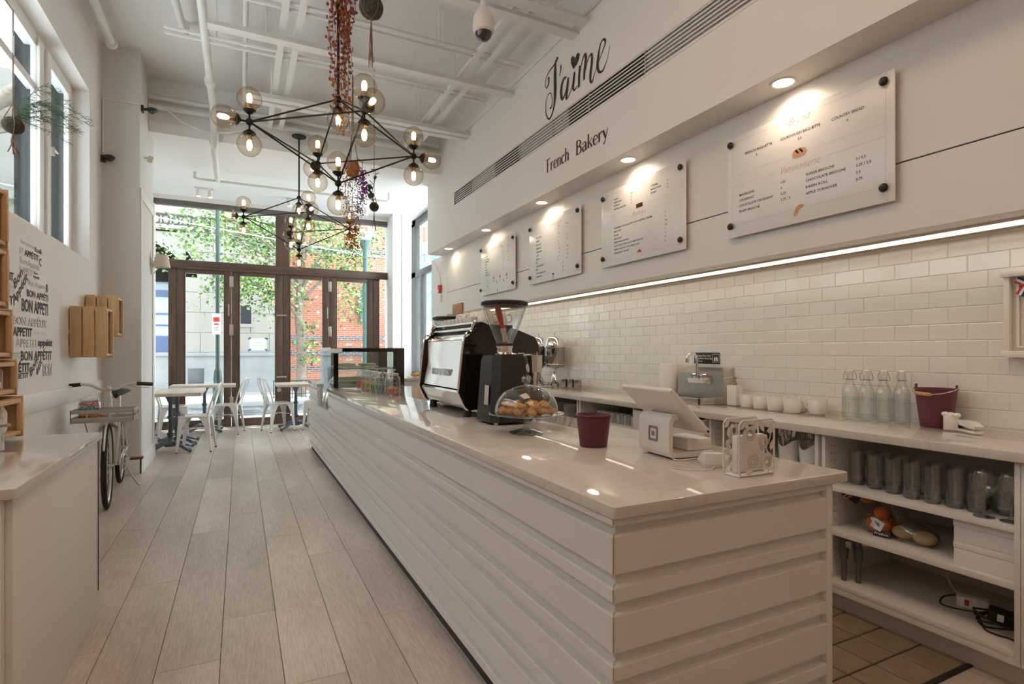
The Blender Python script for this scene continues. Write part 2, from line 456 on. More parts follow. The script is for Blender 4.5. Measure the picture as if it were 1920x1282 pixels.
# ---- right side: tiled wall, menu panels, soffit
wr = sempty('wall_right', 'right wall of white subway tiles below long cream panels')
MB().span(RX+.0045, RX+.2, YB, 8.6, 0, 2.0).build('wall_body', mat('tile_grout', (.84, .81, .75), .7), wr, smooth=0)
TILE = mat('white_glazed_tile', (.83, .80, .745), .16, coat=.4, rand=.025)
TW, TH = .1632, .0815
pos = []
for r in range(12):
    z0 = .888+.012+r*TH
    z1 = min(z0+TH, 1.812)
    if z1-z0 < .01: continue
    k = 0
    y = .66 + (TW/2 if r % 2 else 0)
    while y < 7.7:
        pos.append((y+TW/2, z0, z1)); y += TW
pos.sort(key=lambda p: p[0])
def tile_mb(b, yc, z0, z1, g=.0009, t=.011):
    y0, y1 = yc-TW/2+g, yc+TW/2-g; a, c_ = z0+g, z1-g; e = .003
    x = RX+.012
    L0 = [(x, y0, a), (x, y1, a), (x, y1, c_), (x, y0, c_)]
    L1 = [(x-t+.002, *p[1:]) for p in L0]
    L2 = [(x-t, y0+e, a+e), (x-t, y1-e, a+e), (x-t, y1-e, c_-e), (x-t, y0+e, c_-e)]
    b.loft([L0, L1, L2])
tm = MB(); tile_mb(tm, 0, 0, TH); full = tm.mesh('tile', TILE, 0)
vis = [p for p in pos if p[0] > 1.0]
near = vis[:290]; far = vis[290:]+[p for p in pos if p[0] <= 1.0]
for yc, z0, z1 in near:
    if abs(z1-z0-TH) < 1e-4: inst('tile', full, wr, (0, yc, z0))
    else:
        t_ = MB(); tile_mb(t_, yc, z0, z1); t_.build('tile', TILE, wr, 0)
b = MB()
for p in far: tile_mb(b, *p)
o = b.build('far_tiles', TILE, wr, 0); o['kind'] = 'stuff'
# cream panels: two boards with a joint at z 2.14
for z0, z1 in ((1.812, 2.134), (2.140, SZ)):
    MB().span(PX, RX+.05, YB, 7.78, z0, z1, .002).build('panel', PANELW, wr, smooth=0)
MB().span(PX+.006, RX+.04, YB, 7.77, 2.13, 2.145).build('joint_backing', BLACKMAT, wr)
MB().span(PX-.0, 2.97, 7.782, 8.52, 0, SZ).build('wall_end', WALL, wr, smooth=0)
so = sempty('wall_soffit', 'deep white soffit carrying the bakery name and a long slot grille')
b = MB()
GZ0, GZ1 = 3.183, 3.365
b.span(SX, RX+.2, YB, 8.0, SZ, GZ0); b.span(SX, RX+.2, YB, 8.0, GZ1, ZC+.1); b.span(SX, RX+.2, 6.85, 8.0, GZ0, GZ1); b.span(SX+.12, RX+.2, YB, 6.85, GZ0, GZ1)
b.build('soffit_body', WALL, so, smooth=0)
MB().span(SX-.018, SX, .5, 6.85, 4.0, 4.03, .004).build('picture_rail', STEELP, so)
# ---- back wall
struct(MB().span(-1.6, 3.4, YB-.15, YB, 0, ZC).build('wall_back', WALL, smooth=0), 'plain white wall behind the camera')
# ---- ceilings
struct(MB().span(-1.7, 3.4, YB-.2, 7.6, ZC, ZC+.15).build('ceiling', CEIL, smooth=0), 'high pale grey painted ceiling')
dc = sempty('ceiling_drop', 'lower bright white ceiling next to the glass front')
MB().span(-1.6, 3.4, 7.40, YF+.3, ZD, ZD+.12).build('ceiling_board', CEILW, dc, smooth=0)
MB().span(-1.6, 3.4, 7.40, 7.45, ZD+.12, ZC+.1).build('fascia', CEIL, dc, smooth=0)
# ---- white pier by the front corner
pr = sempty('wall_pier', 'white boxed pier beside the right-hand glass doors')
MB().span(2.475, 2.815, 9.86, YF+.15, 0, ZD, .004).build('pier_body', CEILW, pr, smooth=0)
MB().span(2.645, 2.815, 9.835, 9.86, 0, ZD, .003).build('pier_cover', CEILW, pr, smooth=0)
# ---- glass front: transom, doors
fr = sempty('window_2', 'dark brown timber frame and transom windows of the glass front')
def fbar(x0, x1, z0, z1, nm, par, m=DARKWOOD, y0=YF-.04, y1=YF+.06, bev=.006):
    return MB().span(x0, x1, y0, y1, z0, z1, bev).build(nm, m, par)
fbar(-1.225, 2.48, 3.60, 3.70, 'head_beam', fr, mat('grey_frame_paint', (.13, .12, .115), .5))
MB().span(-1.5, 3.2, YF-.06, YF+.12, 3.685, 3.76).build('head_trim', WALL, fr)
fbar(-1.225, 2.48, 2.612, 2.731, 'transom_beam', fr, DARKWOODX, YF-.07, YF+.08)
fbar(-1.225, 2.48, 2.600, 2.622, 'drip_moulding', fr, DARKWOODX, YF-.085, YF-.05, .004)
fbar(.552, .775, 2.731, 3.60, 'post', fr)
fbar(-1.235, -1.205, 0, 3.6, 'side_jamb', fr, WALL)
fbar(-1.023, -.914, 0, 2.612, 'post', fr)
fbar(2.212, 2.326, 0, 2.612, 'post', fr)
for x0, x1 in ((-1.205, .552), (.775, 2.48)):
    MB().span(x0, x1, YF+.005, YF+.012, 2.731, 3.60).build('pane', PANE, fr)
for x0, x1 in ((-1.205, -1.023), (2.326, 2.48)):
    fbar(x0, x1, 0, .14, 'bottom_rail', fr, DARKWOODX)
    MB().span(x0, x1, YF+.005, YF+.012, .14, 2.612).build('pane', PANE, fr)
struct(MB().span(-1.3, 2.5, YF-.12, YF+.14, -.05, .012, .004).build('trim_1', mat('grey_threshold', (.55, .54, .53), .5)), 'pale threshold strip under the glass doors')
leaves = [(-.914, -.128), (-.128, .663), (.663, 1.438), (1.438, 2.212)]
glz = [(-.799, -.23), (-.012, .549), (.775, 1.324), (1.554, 2.105)]
HW = mat('aged_brass_hinge', (.55, .50, .45), .4, metal=.8)
dl = ['leftmost brown folding glass door with tree and lamp post behind', 'brown folding glass door with a taped white notice', 'brown folding glass door with the tree trunk behind it', 'rightmost brown folding glass door beside the white pier']
for i, ((x0, x1), (g0, g1)) in enumerate(zip(leaves, glz)):
    d = sempty('door_%d' % (i+1), dl[i])
    e = .0025
    fbar(x0+e, g0, .015, 2.60, 'stile', d); fbar(g1, x1-e, .015, 2.60, 'stile', d)
    fbar(g0, g1, .015, .14, 'bottom_rail', d, DARKWOODX); fbar(g0, g1, 2.53, 2.60, 'top_rail', d, DARKWOODX)
    MB().span(g0, g1, YF+.004, YF+.012, .14, 2.53).build('pane', PANE, d)
    for nm, a, c_, z0, z1 in (('bead', g0, g0+.012, .14, 2.53), ('bead', g1-.012, g1, .14, 2.53)):
        fbar(a, c_, z0, z1, nm, d, DARKWOOD, YF-.045, YF-.02, .003)
    if i in (0, 2):
        for z in (2.42, 1.62, .42): MB().span(x1-.03, x1+.03, YF-.052, YF-.038, z-.09, z+.09, .004).build('hinge', HW, d)
        MB().span(x1-.05, x1-.03, YF-.055, YF-.038, 1.85, 2.05, .004).build('shoot_bolt', HW, d)
    if i == 1:
        for z in (1.88, .82):
            b = MB(); b.span(x1-.10, x1+.06, YF-.056, YF-.04, z-.014, z+.014, .003); b.cyl((x1-.08, YF-.06, z), (x1+.05, YF-.06, z), .009); b.build('sliding_bolt', HW, d)
        MB().lathe([(.0, 0), (.035, 0), (.035, .012), (.0, .016)], 16, Matrix.Translation((x1-.06, YF-.04, .60)) @ Matrix.Rotation(PI/2, 4, 'X')).build('lock_rose', HW, d)
        b = MB(); b.tube([(x1-.07, YF-.04, .36), (x1-.07, YF-.075, .36), (x1+.05, YF-.075, .36), (x1+.05, YF-.04, .36)], .009); b.build('pull_handle', HW, d)
# ---- side window on the right
sw = sempty('window_3', 'tall grey-framed side window beyond the menu wall')
GREYF = mat('dark_grey_frame', (.085, .08, .078), .5)
XS = 2.95
for y0, y1, z0, z1, nm in ((10.06, 10.32, .8, ZD, 'jamb'), (9.63, 9.77, .8, 2.66, 'mullion'), (8.5, 10.3, 2.655, 2.765, 'transom_bar'), (8.5, 10.3, 3.62, ZD, 'head'), (8.5, 10.3, .78, .88, 'window_sill'), (8.5, 8.56, .8, ZD, 'jamb')):
    MB().span(XS, XS+.09, y0, y1, z0, z1, .005).build(nm, GREYF, sw)
MB().span(XS+.04, XS+.046, 8.5, 10.3, 2.76, 3.62).build('pane', PANE, sw)
for y0, y1 in ((8.5, 9.63), (9.77, 10.06)): MB().span(XS+.04, XS+.046, y0, y1, .88, 2.66).build('pane', PANE, sw)
struct(MB().span(XS-.02, XS+.2, 8.5, 10.4, 0, .8).build('wall_side', WALL, smooth=0), 'low wall below the side window')
# ---- steel frame under the high ceiling
def chan(b, x0, x1, y0, y1, z, h=.06, t=.010):
    """upside-down channel: flat flange at the bottom with a narrower web above"""
    if abs(x1-x0) > abs(y1-y0):
        b.span(x0, x1, y0, y1, z, z+t); m_ = (y0+y1)/2; b.span(x0, x1, m_-.012, m_+.012, z+t, z+h)
    else:
        b.span(x0, x1, y0, y1, z, z+t); m_ = (x0+x1)/2; b.span(m_-.012, m_+.012, y0, y1, z+t, z+h)
def beam(x0, x1, y0, y1, z, label, h=.06, hang=()):
    t = thing('ceiling_beam', label, 'beam', ((x0+x1)/2, (y0+y1)/2, z), group=None)
    b = MB(); chan(b, x0, x1, y0, y1, z, h); bmesh.ops.translate(b.bm, vec=(-(x0+x1)/2, -(y0+y1)/2, -z), verts=b.bm.verts)
    b.build('channel', STEELP, t)
    for hx, hy in hang:
        MB().cyl((hx-(x0+x1)/2, hy-(y0+y1)/2, h), (hx-(x0+x1)/2, hy-(y0+y1)/2, ZC-z), .006, seg=8).build('hanger_rod', STEELP, t)
    return t
beam(-.24, SX-.002, 5.06, 5.16, 3.905, 'white steel cross beam nearest behind the red berry garland', hang=((.2, 5.11), (1.9, 5.11)))
beam(.05, SX-.002, 6.27, 6.36, 3.905, 'near half of the double white cross beam above the far chandelier rose', hang=((.3, 6.31), (1.9, 6.31)))
beam(.05, SX-.002, 6.40, 6.49, 3.905, 'far half of the double white cross beam above the far chandelier rose', hang=((.3, 6.45), (1.9, 6.45)))
beam(.6, SX-.002, 3.86, 3.97, 3.905, 'white double cross beam carrying the dome camera, far half', hang=((1.9, 3.91),))
beam(.6, SX-.002, 3.70, 3.81, 3.93, 'white double cross beam carrying the dome camera, near half', hang=((1.9, 3.75),))
for (y, x0, z, what) in ((4.66, -.585, 4.0, 'nearer thin rail of the pair in front of the long cross beam'), (4.755, -.585, 4.0, 'farther thin rail of the pair in front of the long cross beam'), (5.49, -.585, 4.01, 'nearer thin rail of the pair behind the long cross beam'), (5.585, -.585, 4.01, 'farther thin rail of the pair behind the long cross beam')):
    t = tag(MB().span(x0, SX-.1, y, y+.024, z, z+.022, .003).build('ceiling_rail', STEELP), 'white '+what, 'rail')
    MB().cyl((x0+.4, y+.017, z+.03), (x0+.4, y+.017, ZC), .004, seg=6).build('hanger_rod', STEELP, t); MB().cyl((1.6, y+.017, z+.03), (1.6, y+.017, ZC), .004, seg=6).build('hanger_rod', STEELP, t)
for x, w_, what in ((.325, .055, 'left rail of the pair running lengthwise above the left chandelier globes'), (.45, .055, 'right rail of the pair running lengthwise above the left chandelier globes'), (1.97, .055, 'left rail of the lengthwise pair beside the dome camera'), (2.11, .055, 'right rail of the lengthwise pair beside the dome camera')):
    t = thing('ceiling_track', 'white '+what, 'rail', (x, 5.2, 3.985))
    b = MB(); chan(b, -w_/2, w_/2, -2.6 if x < 1 else -1.3, 2.15, 0, .06, .008); b.build('channel', STEELP, t)
    for yy in (-1.0, 1.0): MB().cyl((0, yy, .06), (0, yy, ZC-3.985), .005, seg=6).build('hanger_rod', STEELP, t)
def pipe(label, pts, r, m=STEELP, fit=(), name='ceiling_pipe'):
    o = tag(MB().tube(pts, r, 12).build(name, m), label, 'pipe')
    for p, q in fit: MB().cyl(p, q, r*1.45, seg=14).build('coupling', m, o)
    return o
pipe('thick white sprinkler pipe running lengthwise left of the near chandelier', [(-.275, 1.5, 4.06), (-.275, 4.2, 4.06), (-.275, 7.0, 4.0), (-.275, 7.3, 3.80), (-.275, 7.34, 3.66), (-.275, 7.42, 3.62), (-.275, 8.6, 3.62)], .035, fit=(((-.275, 6.35, 4.015), (-.275, 6.45, 4.012)), ((-.275, 7.28, 3.82), (-.275, 7.335, 3.70))))
pipe('straight thin white conduit behind the left globe of the near chandelier', [(.045, 1.5, 4.15), (.045, 7.38, 4.15)], .022)
pipe('bent white pipe near the left end of the ceiling', [(-.62, 2.2, 4.20), (-.56, 4.9, 4.20), (-.49, 5.3, 4.2), (-.46, 5.9, 4.2), (-.46, 6.0, 4.25), (-.46, 6.0, 4.36)], .032)
pipe('white cross pipe hung below the lower ceiling', [(-.55, 8.6, 3.70), (-.55, 8.6, 3.62), (-.5, 8.6, 3.61), (2.05, 8.6, 3.61), (2.1, 8.6, 3.64), (2.1, 8.6, 3.75)], .018)
pipe('white pipe running along the edge of the left wall and ceiling', [(-1.10, 1.2, 4.20), (-1.10, 6.40, 4.20)], .035, fit=(((-1.10, 6.36, 4.2), (-1.10, 6.42, 4.2)),))
pipe('upper white cross pipe on the fascia above the lower ceiling', [(-.92, 7.36, 4.13), (2.5, 7.36, 4.13)], .028)
pipe('lower white cross pipe on the fascia above the lower ceiling', [(-.92, 7.34, 4.02), (2.5, 7.34, 4.02)], .03)
pipe('thin white conduit stepping down the left column to a camera', [(-1.232, 6.762, 3.25), (-1.232, 6.762, 3.79), (-1.225, 6.762, 3.795), (-.92, 6.762, 3.80)], .008, name='wall_conduit')
pipe('grey cable loop hanging under the ceiling pipes by the column', [(-.75, 7.3, 4.0), (-.6, 7.3, 3.88), (-.4, 7.3, 3.82), (-.15, 7.3, 3.83), (.1, 7.3, 3.92), (.2, 7.3, 4.0)], .012, name='cable')

# added housings for the two unseen fill lights above and behind the camera
for i, (y, sx_, sy_) in enumerate(((-1.6, 1.6, 2.2), (1.6, 1.2, 1.6))):
    t = thing('fill_light_housing', ('added housing of the unseen fill light behind the camera', 'added housing of the unseen fill light above the near counter end')[i], 'ceiling light', (.6, y, 4.205))
    MB().span(-sx_/2-.03, sx_/2+.03, -sy_/2-.03, sy_/2+.03, .0, .05, .006).build('housing', STEELP, t)
    for cx_, cy_ in ((-.4, -.5), (.4, .5)): MB().cyl((cx_, cy_, .05), (cx_, cy_, ZC-4.205), .006, seg=6).build('suspension_rod', STEELP, t)
# ================================================================== STREET OUTSIDE
def brickmat(name, c1, c2, mortar, bw=.21, bh=.07):
    if name in MATS: return MATS[name]
    m = bpy.data.materials.new(name); m.use_nodes = True; nt = m.node_tree; b = nt.nodes['Principled BSDF']; b.inputs['Roughness'].default_value = .85
    tc = nd(nt, 'ShaderNodeTexCoord'); sx = nd(nt, 'ShaderNodeSeparateXYZ'); nt.links.new(tc.outputs['Object'], sx.inputs[0])
    ad = nd(nt, 'ShaderNodeMath'); ad.operation = 'ADD'; nt.links.new(sx.outputs[0], ad.inputs[0]); nt.links.new(sx.outputs[1], ad.inputs[1])
    cb = nd(nt, 'ShaderNodeCombineXYZ'); nt.links.new(ad.outputs[0], cb.inputs[0]); nt.links.new(sx.outputs[2], cb.inputs[1])
    br = nd(nt, 'ShaderNodeTexBrick'); br.inputs['Color1'].default_value = (*c1, 1); br.inputs['Color2'].default_value = (*c2, 1); br.inputs['Mortar'].default_value = (*mortar, 1)
    br.inputs['Scale'].default_value = 1; br.inputs['Brick Width'].default_value = bw; br.inputs['Row Height'].default_value = bh; br.inputs['Mortar Size'].default_value = .008
    nt.links.new(cb.outputs[0], br.inputs['Vector']); nt.links.new(br.outputs[0], b.inputs['Base Color'])
    MATS[name] = m; return m
BRICK = brickmat('red_brick', (.28, .085, .052), (.34, .125, .08), (.34, .235, .185))
DBRICK = brickmat('dark_brick', (.07, .07, .085), (.11, .10, .12), (.35, .30, .28))
LIME = mat('limestone', (.29, .275, .255), .85, noise=.07, nscale=1.2, bump=.15, bscale=20)
LIMEB = mat('grey_granite', (.25, .262, .275), .85, noise=.14, nscale=2.5)
NAVY = mat('navy_joinery', (.06, .10, .22), .5)
DKGL = mat('dark_window', (.03, .035, .045), .1)
ASPH = mat('asphalt', (.055, .06, .07), .9, noise=.15, nscale=3)
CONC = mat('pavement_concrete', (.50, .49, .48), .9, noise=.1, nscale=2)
TEALB = mat('teal_glass_cladding', (.10, .34, .37), .15, noise=.3, nscale=1.1)
GRN = mat('green_post_paint', (.012, .036, .030), .4)
TEALP = mat('teal_lamp_paint', (.038, .088, .082), .45)
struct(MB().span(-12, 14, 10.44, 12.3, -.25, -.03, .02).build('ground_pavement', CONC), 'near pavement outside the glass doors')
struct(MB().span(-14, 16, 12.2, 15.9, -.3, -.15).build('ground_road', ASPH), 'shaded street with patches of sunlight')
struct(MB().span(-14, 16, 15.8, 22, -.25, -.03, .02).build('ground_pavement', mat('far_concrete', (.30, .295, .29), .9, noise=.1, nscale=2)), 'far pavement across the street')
# limestone building, block courses as pieces
t = thing('limestone_building', 'pale limestone building with an arched entrance across the street', 'building', (0, 19.5, 0))
def part(m, nm, *a, **k):
    par = k.pop('par', t); return MB().span(*a, **k).build(nm, m, par, smooth=0)
part(LIMEB, 'granite_base', -6, 1.42, -.02, .5, -.1, 1.12); part(LIMEB, 'base_ledge', -6, 1.42, -.08, .5, 1.12, 1.24, bev=.02)
part(LIME, 'wall', -1.5, 1.42, .03, .6, 1.24, 9); part(LIME, 'wall', -6, -1.5, .03, .6, 4.9, 9); part(LIME, 'wall', -6, -3.75, .03, .6, 1.2, 4.9)
zs = [1.24+.62*i for i in range(6)]
for i, z in enumerate(zs):
    xs = [-1.5] + [x for x in ((-.75, .3, 1.42) if i % 2 else (-1.1, -.2, .85, 1.42))]
    for a, c_ in zip(xs, xs[1:]): part(LIME, 'stone_block', a+.006, c_-.006, 0, .05, z+.006, z+.614, bev=.006)
# arch ring
b = MB(); n = 16; R0, R1, ax, az = 1.1, 1.45, -2.63, 3.55
b.loft([[(ax+r*math.cos(PI*k/n), y, az+r*.92*math.sin(PI*k/n)) for r, y in ((R0, .0), (R1, .0), (R1, .4), (R0, .4))] for k in range(n+1)])
b.build('arch_ring', LIME, t)
pg = [(-1.5, 3.4), (-1.5, 4.95), (-3.75, 4.95), (-3.75, 3.4)] + [(ax-R0*math.cos(PI*k/n)*1.1, az+R0*1.05*math.sin(PI*k/n)) for k in range(n+1)]
b = MB(); b.prism(pg, .3, Matrix.Translation((0, .33, 0)) @ Matrix.Rotation(PI/2, 4, 'X')); b.build('spandrel', LIME, t, smooth=0)
part(NAVY, 'entrance_frame', -1.72, -1.5, .30, .42, .78, 4.6); part(NAVY, 'entrance_frame', -3.75, -3.5, .30, .42, .78, 4.6)
part(NAVY, 'entrance_panel', -3.5, -1.72, .34, .42, .78, 1.75); part(NAVY, 'transom', -3.5, -1.72, .32, .42, 2.95, 3.15)
part(mat('sky_tinted_window', (.30, .38, .46), .1), 'pane', -3.6, -1.6, .40, .44, 1.7, 4.8)
for z in (2.05, 2.4): part(NAVY, 'glazing_bar', -3.5, -1.72, .36, .41, z, z+.05)
part(DKGL, 'basement_window', -1.42, -1.0, -.04, .02, .15, .75); part(DKGL, 'small_window', .02, .32, -.01, .05, 2.15, 2.75); part(LIME, 'small_window_sill', -.04, .38, -.05, .05, 2.05, 2.15)
part(LIME, 'cornice', -6, 1.42, -.18, .3, 5.40, 5.62, bev=.03); part(LIME, 'cornice', -6, 1.42, -.08, .3, 4.98, 5.10, bev=.02)
em = MB().ball((0, 0, 0), .09, 10, (1, .7, 1.35)).mesh('egg_moulding', LIME); dm = MB().box((0, 0, 0), (.05, .12, .24), .015).mesh('dart_moulding', LIME)
for k in range(15):
    inst('egg_moulding', em, t, (-2.5+.25*k, -.03, 5.25)); inst('dart_moulding', dm, t, (-2.375+.25*k, -.02, 5.25))
# red brick building
t = thing('brick_building', 'red brick building with dark brick bands behind the street tree', 'building', (3.22, 19.6, 0))
part(BRICK, 'wall', -1.76, 2.1, 0, .6, -.1, 9)
for z in (.62, 1.14, 1.66): part(DBRICK, 'dark_band', -1.76, 2.1, -.02, .05, z, z+.14)
part(DBRICK, 'dark_band', -1.76, 2.1, -.02, .05, 4.6, 4.9)
for z in (.95, 1.48):
    for k in range(7): part(LIME, 'pale_block', -1.5+.52*k, -1.28+.52*k, -.012, .05, z, z+.07)
b = MB(); b.prism([(0, 0), (.42, .25), (.42, 1.15), (0, 1.3), (-.08, .7)], .05, Matrix.Translation((.55, -.15, 2.2)) @ Matrix.Rotation(PI/2, 4, 'X')); b.build('wall_banner', TEALP, t)
part(mat('green_plate', (.03, .35, .16), .5), 'street_sign', -1.62, -1.36, -.05, 0, 1.52, 1.64)
# teal glazed building to the right
t = thing('glass_building', 'teal glazed building with brick top to the right', 'building', (7.4, 21, 0))
part(BRICK, 'brick_top', -2.4, 4, 0, .5, 5.6, 9); part(LIME, 'stone_band', -2.4, 4, -.1, .5, 5.1, 5.6, bev=.03)
for i in range(8):
    for j in range(3): part(TEALB, 'glass_panel', -2.38+.8*i, -1.62+.8*i, .03, .1, .95+1.4*j, 2.30+1.4*j)
for j in range(4): part(mat('blue_grey_spandrel', (.12, .17, .25), .4), 'mullion', -2.4, 4, -.03, .12, .85+1.38*j, .97+1.38*j)
for i in range(9): part(mat('pale_mullion', (.5, .55, .56), .4), 'mullion', -2.44+.8*i, -2.38+.8*i, -.02, .12, -.1, 5.1)
part(LIME, 'plinth', -2.4, 4, 0, .4, -.1, .9)
# cafe parasol in front of it
t = thing('street_parasol', 'white parasol over a red and white barrier beyond the side window', 'parasol', (5.6, 17.6, -.03))
MB().cyl((0, 0, 0), (0, 0, 2.3), .03).build('pole', WHITEMET, t)
b = MB(); b.lathe([(1.5, 1.72), (.8, 2.05), (.03, 2.35)], 8, cap=False); b.build('canopy', mat('white_canvas', (.75, .78, .8), .8), t, smooth=0)
tag(MB().span(4.3, 7.5, 17.0, 17.05, .75, 1.05).build('street_barrier', mat('red_barrier', (.55, .08, .07), .5)), 'low red barrier beyond the side window', 'barrier')
# neighbours seen through the high window
t = tag(MB().span(-8.5, -7.6, -8, 30, -.1, 9).build('pale_building', LIME), 'white banded building outside the high window', 'building')
for j in range(11): MB().span(-7.62, -7.56, 2, 30, .5+.6*j, .92+.6*j, .02).build('stone_band', mat('white_stone', (.72, .71, .70), .8), t)
for j in range(4):
    for i in range(7): MB().span(-7.58, -7.53, 6+3*i, 7.3+3*i, 2+1.8*j, 2.5+1.8*j).build('brick_patch', BRICK, t)
# street tree
t = thing('street_tree', 'slender street tree with bright green leaves across the street', 'tree', (1.57, 17, -.03))
BARK = mat('tree_bark', (.20, .165, .135), .9, noise=.3, nscale=12, bump=.5, bscale=30)
MB().tube(spline([(0, 0, 0), (.03, .02, 1.2), (-.04, 0, 2.4), (.02, 0, 3.6), (.1, .05, 5.2)]), [.16-.004*i for i in range(25)], 12).build('trunk', BARK, t)
rnd = random.Random(3)
tips = []
for (zx, ex, ey, ez) in ((2.5, -2.0, -.8, 3.3), (2.7, 1.7, -.5, 4.0), (3.0, -1.2, .4, 4.9), (3.2, 2.3, .2, 5.0), (3.4, -.3, -.9, 5.4), (3.6, 1.0, .6, 5.6), (2.9, .9, -.9, 4.4), (3.0, -2.2, 0, 4.6), (2.2, -.9, -.4, 2.9), (3.3, -2.7, -.6, 5.2)):
    MB().tube(spline([(0, 0, zx), (ex*.4, ey*.4, zx+(ez-zx)*.6), (ex, ey, ez)], 5), [.055-.0045*i for i in range(11)], 7).build('branch', BARK, t)
    for k in range(3): tips.append((ex*(.55+.22*k), ey*(.55+.22*k), zx+(ez-zx)*(.7+.15*k)))
for _ in range(10): tips.append((rnd.uniform(-1.8, 2.6), rnd.uniform(-.8, .8), rnd.uniform(3.2, 5.8)))
tips += [(-1.75, -.7, 3.0), (-1.9, -.8, 2.75), (-1.4, -.5, 3.2), (.25, -.2, 2.0), (.3, -.2, 1.5), (.25, -.2, 1.1), (1.4, -.5, 2.9), (1.7, -.5, 3.1), (1.5, -.5, 2.5), (-.5, -.3, 3.0), (-.9, -.4, 3.1), (-2.75, -.6, 4.1), (-3.0, -.6, 3.8), (-2.6, -.6, 4.7)]
LEAF = [mat('leaf_green_%s' % k, c, .45, rand=0) for k, c in (('bright', (.16, .30, .05)), ('mid', (.07, .17, .04)), ('deep', (.03, .085, .03)), ('pale', (.36, .46, .22)))]
LV = [[] for _ in LEAF]; LF = [[] for _ in LEAF]
for (x, y, z) in tips:
    big = 1 if z > 2.4 else .45
    for _ in range(int(135*big)):
        g = rnd.choices((0, 1, 2, 3), (4, 4, 2, 3))[0]
        p = Vector((rnd.gauss(x, .34*big), rnd.gauss(y, .3*big), rnd.gauss(z, .26*big)))
        q = Euler((rnd.uniform(-1, 1), rnd.uniform(-1, 1), rnd.uniform(0, 6.3))).to_matrix()
        l = rnd.uniform(.07, .12); wd = l*.45; n = len(LV[g])
        LV[g] += [p+q @ Vector(v) for v in ((0, 0, 0), (l*.5, wd, .012), (l, 0, -.01), (l*.5, -wd, .012))]; LF[g].append((n, n+1, n+2, n+3))
for g, m in enumerate(LEAF):
    me = bpy.data.meshes.new('leaves'); me.from_pydata(LV[g], [], LF[g]); me.materials.append(m)
    o = inst('leaves', me, t); o['kind'] = 'stuff'
# second, larger tree whose crown shades the street from above the frame
t2 = thing('street_tree', 'broad street tree left of the doors whose crown shades the road', 'tree', (-4.6, 12.0, -.03))
MB().tube(spline([(0, 0, 0), (.1, .1, 2.5), (.5, .4, 5.0), (1.6, 1.0, 6.6)]), [.24-.006*i for i in range(19)], 12).build('trunk', BARK, t2)
for (ex, ey, ez) in ((4, 1, 7.0), (6.5, 2.0, 7.2), (3, 3, 7.4), (8, 1.2, 7.0), (5, -.3, 6.9)): MB().tube(spline([(.5, .4, 5.0), (ex*.5, ey*.5, 6.2), (ex, ey, ez)], 5), [.09-.007*i for i in range(11)], 7).build('branch', BARK, t2)
V_, F_ = [], []
for _ in range(5200):
    p = Vector((rnd.uniform(1.5, 9.2), rnd.uniform(-.6, 4.0), rnd.uniform(6.0, 8.0))); n_ = math.sin(p.x*1.9)+math.sin(p.y*2.6+p.x*.7)+rnd.uniform(-.8, .8)
    if n_ < -.35: continue
    q = Euler((rnd.uniform(-.8, .8), rnd.uniform(-.8, .8), rnd.uniform(0, 6.3))).to_matrix(); l = rnd.uniform(.13, .22); wd = l*.45; n = len(V_)
    V_ += [p+q @ Vector(v) for v in ((0, 0, 0), (l*.5, wd, .012), (l, 0, -.01), (l*.5, -wd, .012))]; F_.append((n, n+1, n+2, n+3))
me = bpy.data.meshes.new('leaves'); me.from_pydata(V_, [], F_); me.materials.append(LEAF[1]); o = inst('leaves', me, t2); o['kind'] = 'stuff'
# guard round the tree foot
t = thing('tree_guard', 'low black railing around the street tree foot', 'railing', (1.5, 16.6, -.03))
b = MB()
for k in range(12): b.cyl((-.66+.12*k, 0, 0), (-.66+.12*k, 0, .5), .012, seg=6)
b.span(-.68, .68, -.012, .012, .46, .49); b.span(-.68, .68, -.012, .012, .1, .12); b.build('railing_panel', GRN, t)
# green street lamp and sign post
t = thing('street_lamp', 'teal street lamp with clear acorn globe seen through the right doors', 'street lamp', (2.62, 13, -.15))
MB().lathe([(.16, 0), (.16, .1), (.11, .25), (.085, .9), (.06, 1.0), (.055, 3.75), (.075, 3.80), (.12, 3.98), (.13, 4.0), (.0, 4.0)], 16).build('post', TEALP, t)
MB().lathe([(.13, 4.0), (.2, 4.2), (.235, 4.4), (.21, 4.6), (.12, 4.75), (.0, 4.8)], 20, cap=False).build('globe', glass('lamp_globe_glass', (.88, .93, .92), 1.0, .06), t)
MB().lathe([(.025, 4.0), (.025, 4.2), (.0, 4.22)], 10).build('burner', WHITEP, t)
t = thing('sign_post', 'dark green post with a no parking plate outside the left door', 'sign', (-.385, 12, -.03))
MB().lathe([(.085, 0), (.085, .6), (.065, .66), (.078, .74), (.062, .92), (.038, .97), (.034, 4.3)], 16).build('post', GRN, t)
pl = MB().span(-.09, .05, -.062, -.055, 1.62, 2.02, .003).build('sign_plate', WHITEMET, t)
x = TX(); x.rect(-.075, .035, 1.86, 1.95); x.rect(-.06, .02, 1.80, 1.83); x.build('red_print', mat('sign_red', (.55, .03, .04), .5), t, lambda u, v: (u, -.0632, v))
x = TX(); x.text('P', -.035, 1.875, .06); x.rect(-.055, .02, 1.74, 1.75); x.rect(-.05, .01, 1.70, 1.71); x.build('white_print', BLACKMAT, t, lambda u, v: (u, -.0638, v))
tag(MB().tube([(-6, 14.5, 4.9), (-2, 14.5, 4.30), (2, 14.5, 3.85), (6, 14.5, 3.55), (10, 14.5, 3.5)], .012, 6).build('overhead_wire', mat('pale_cable', (.6, .66, .66), .5)), 'pale cable strung across the street', 'cable')
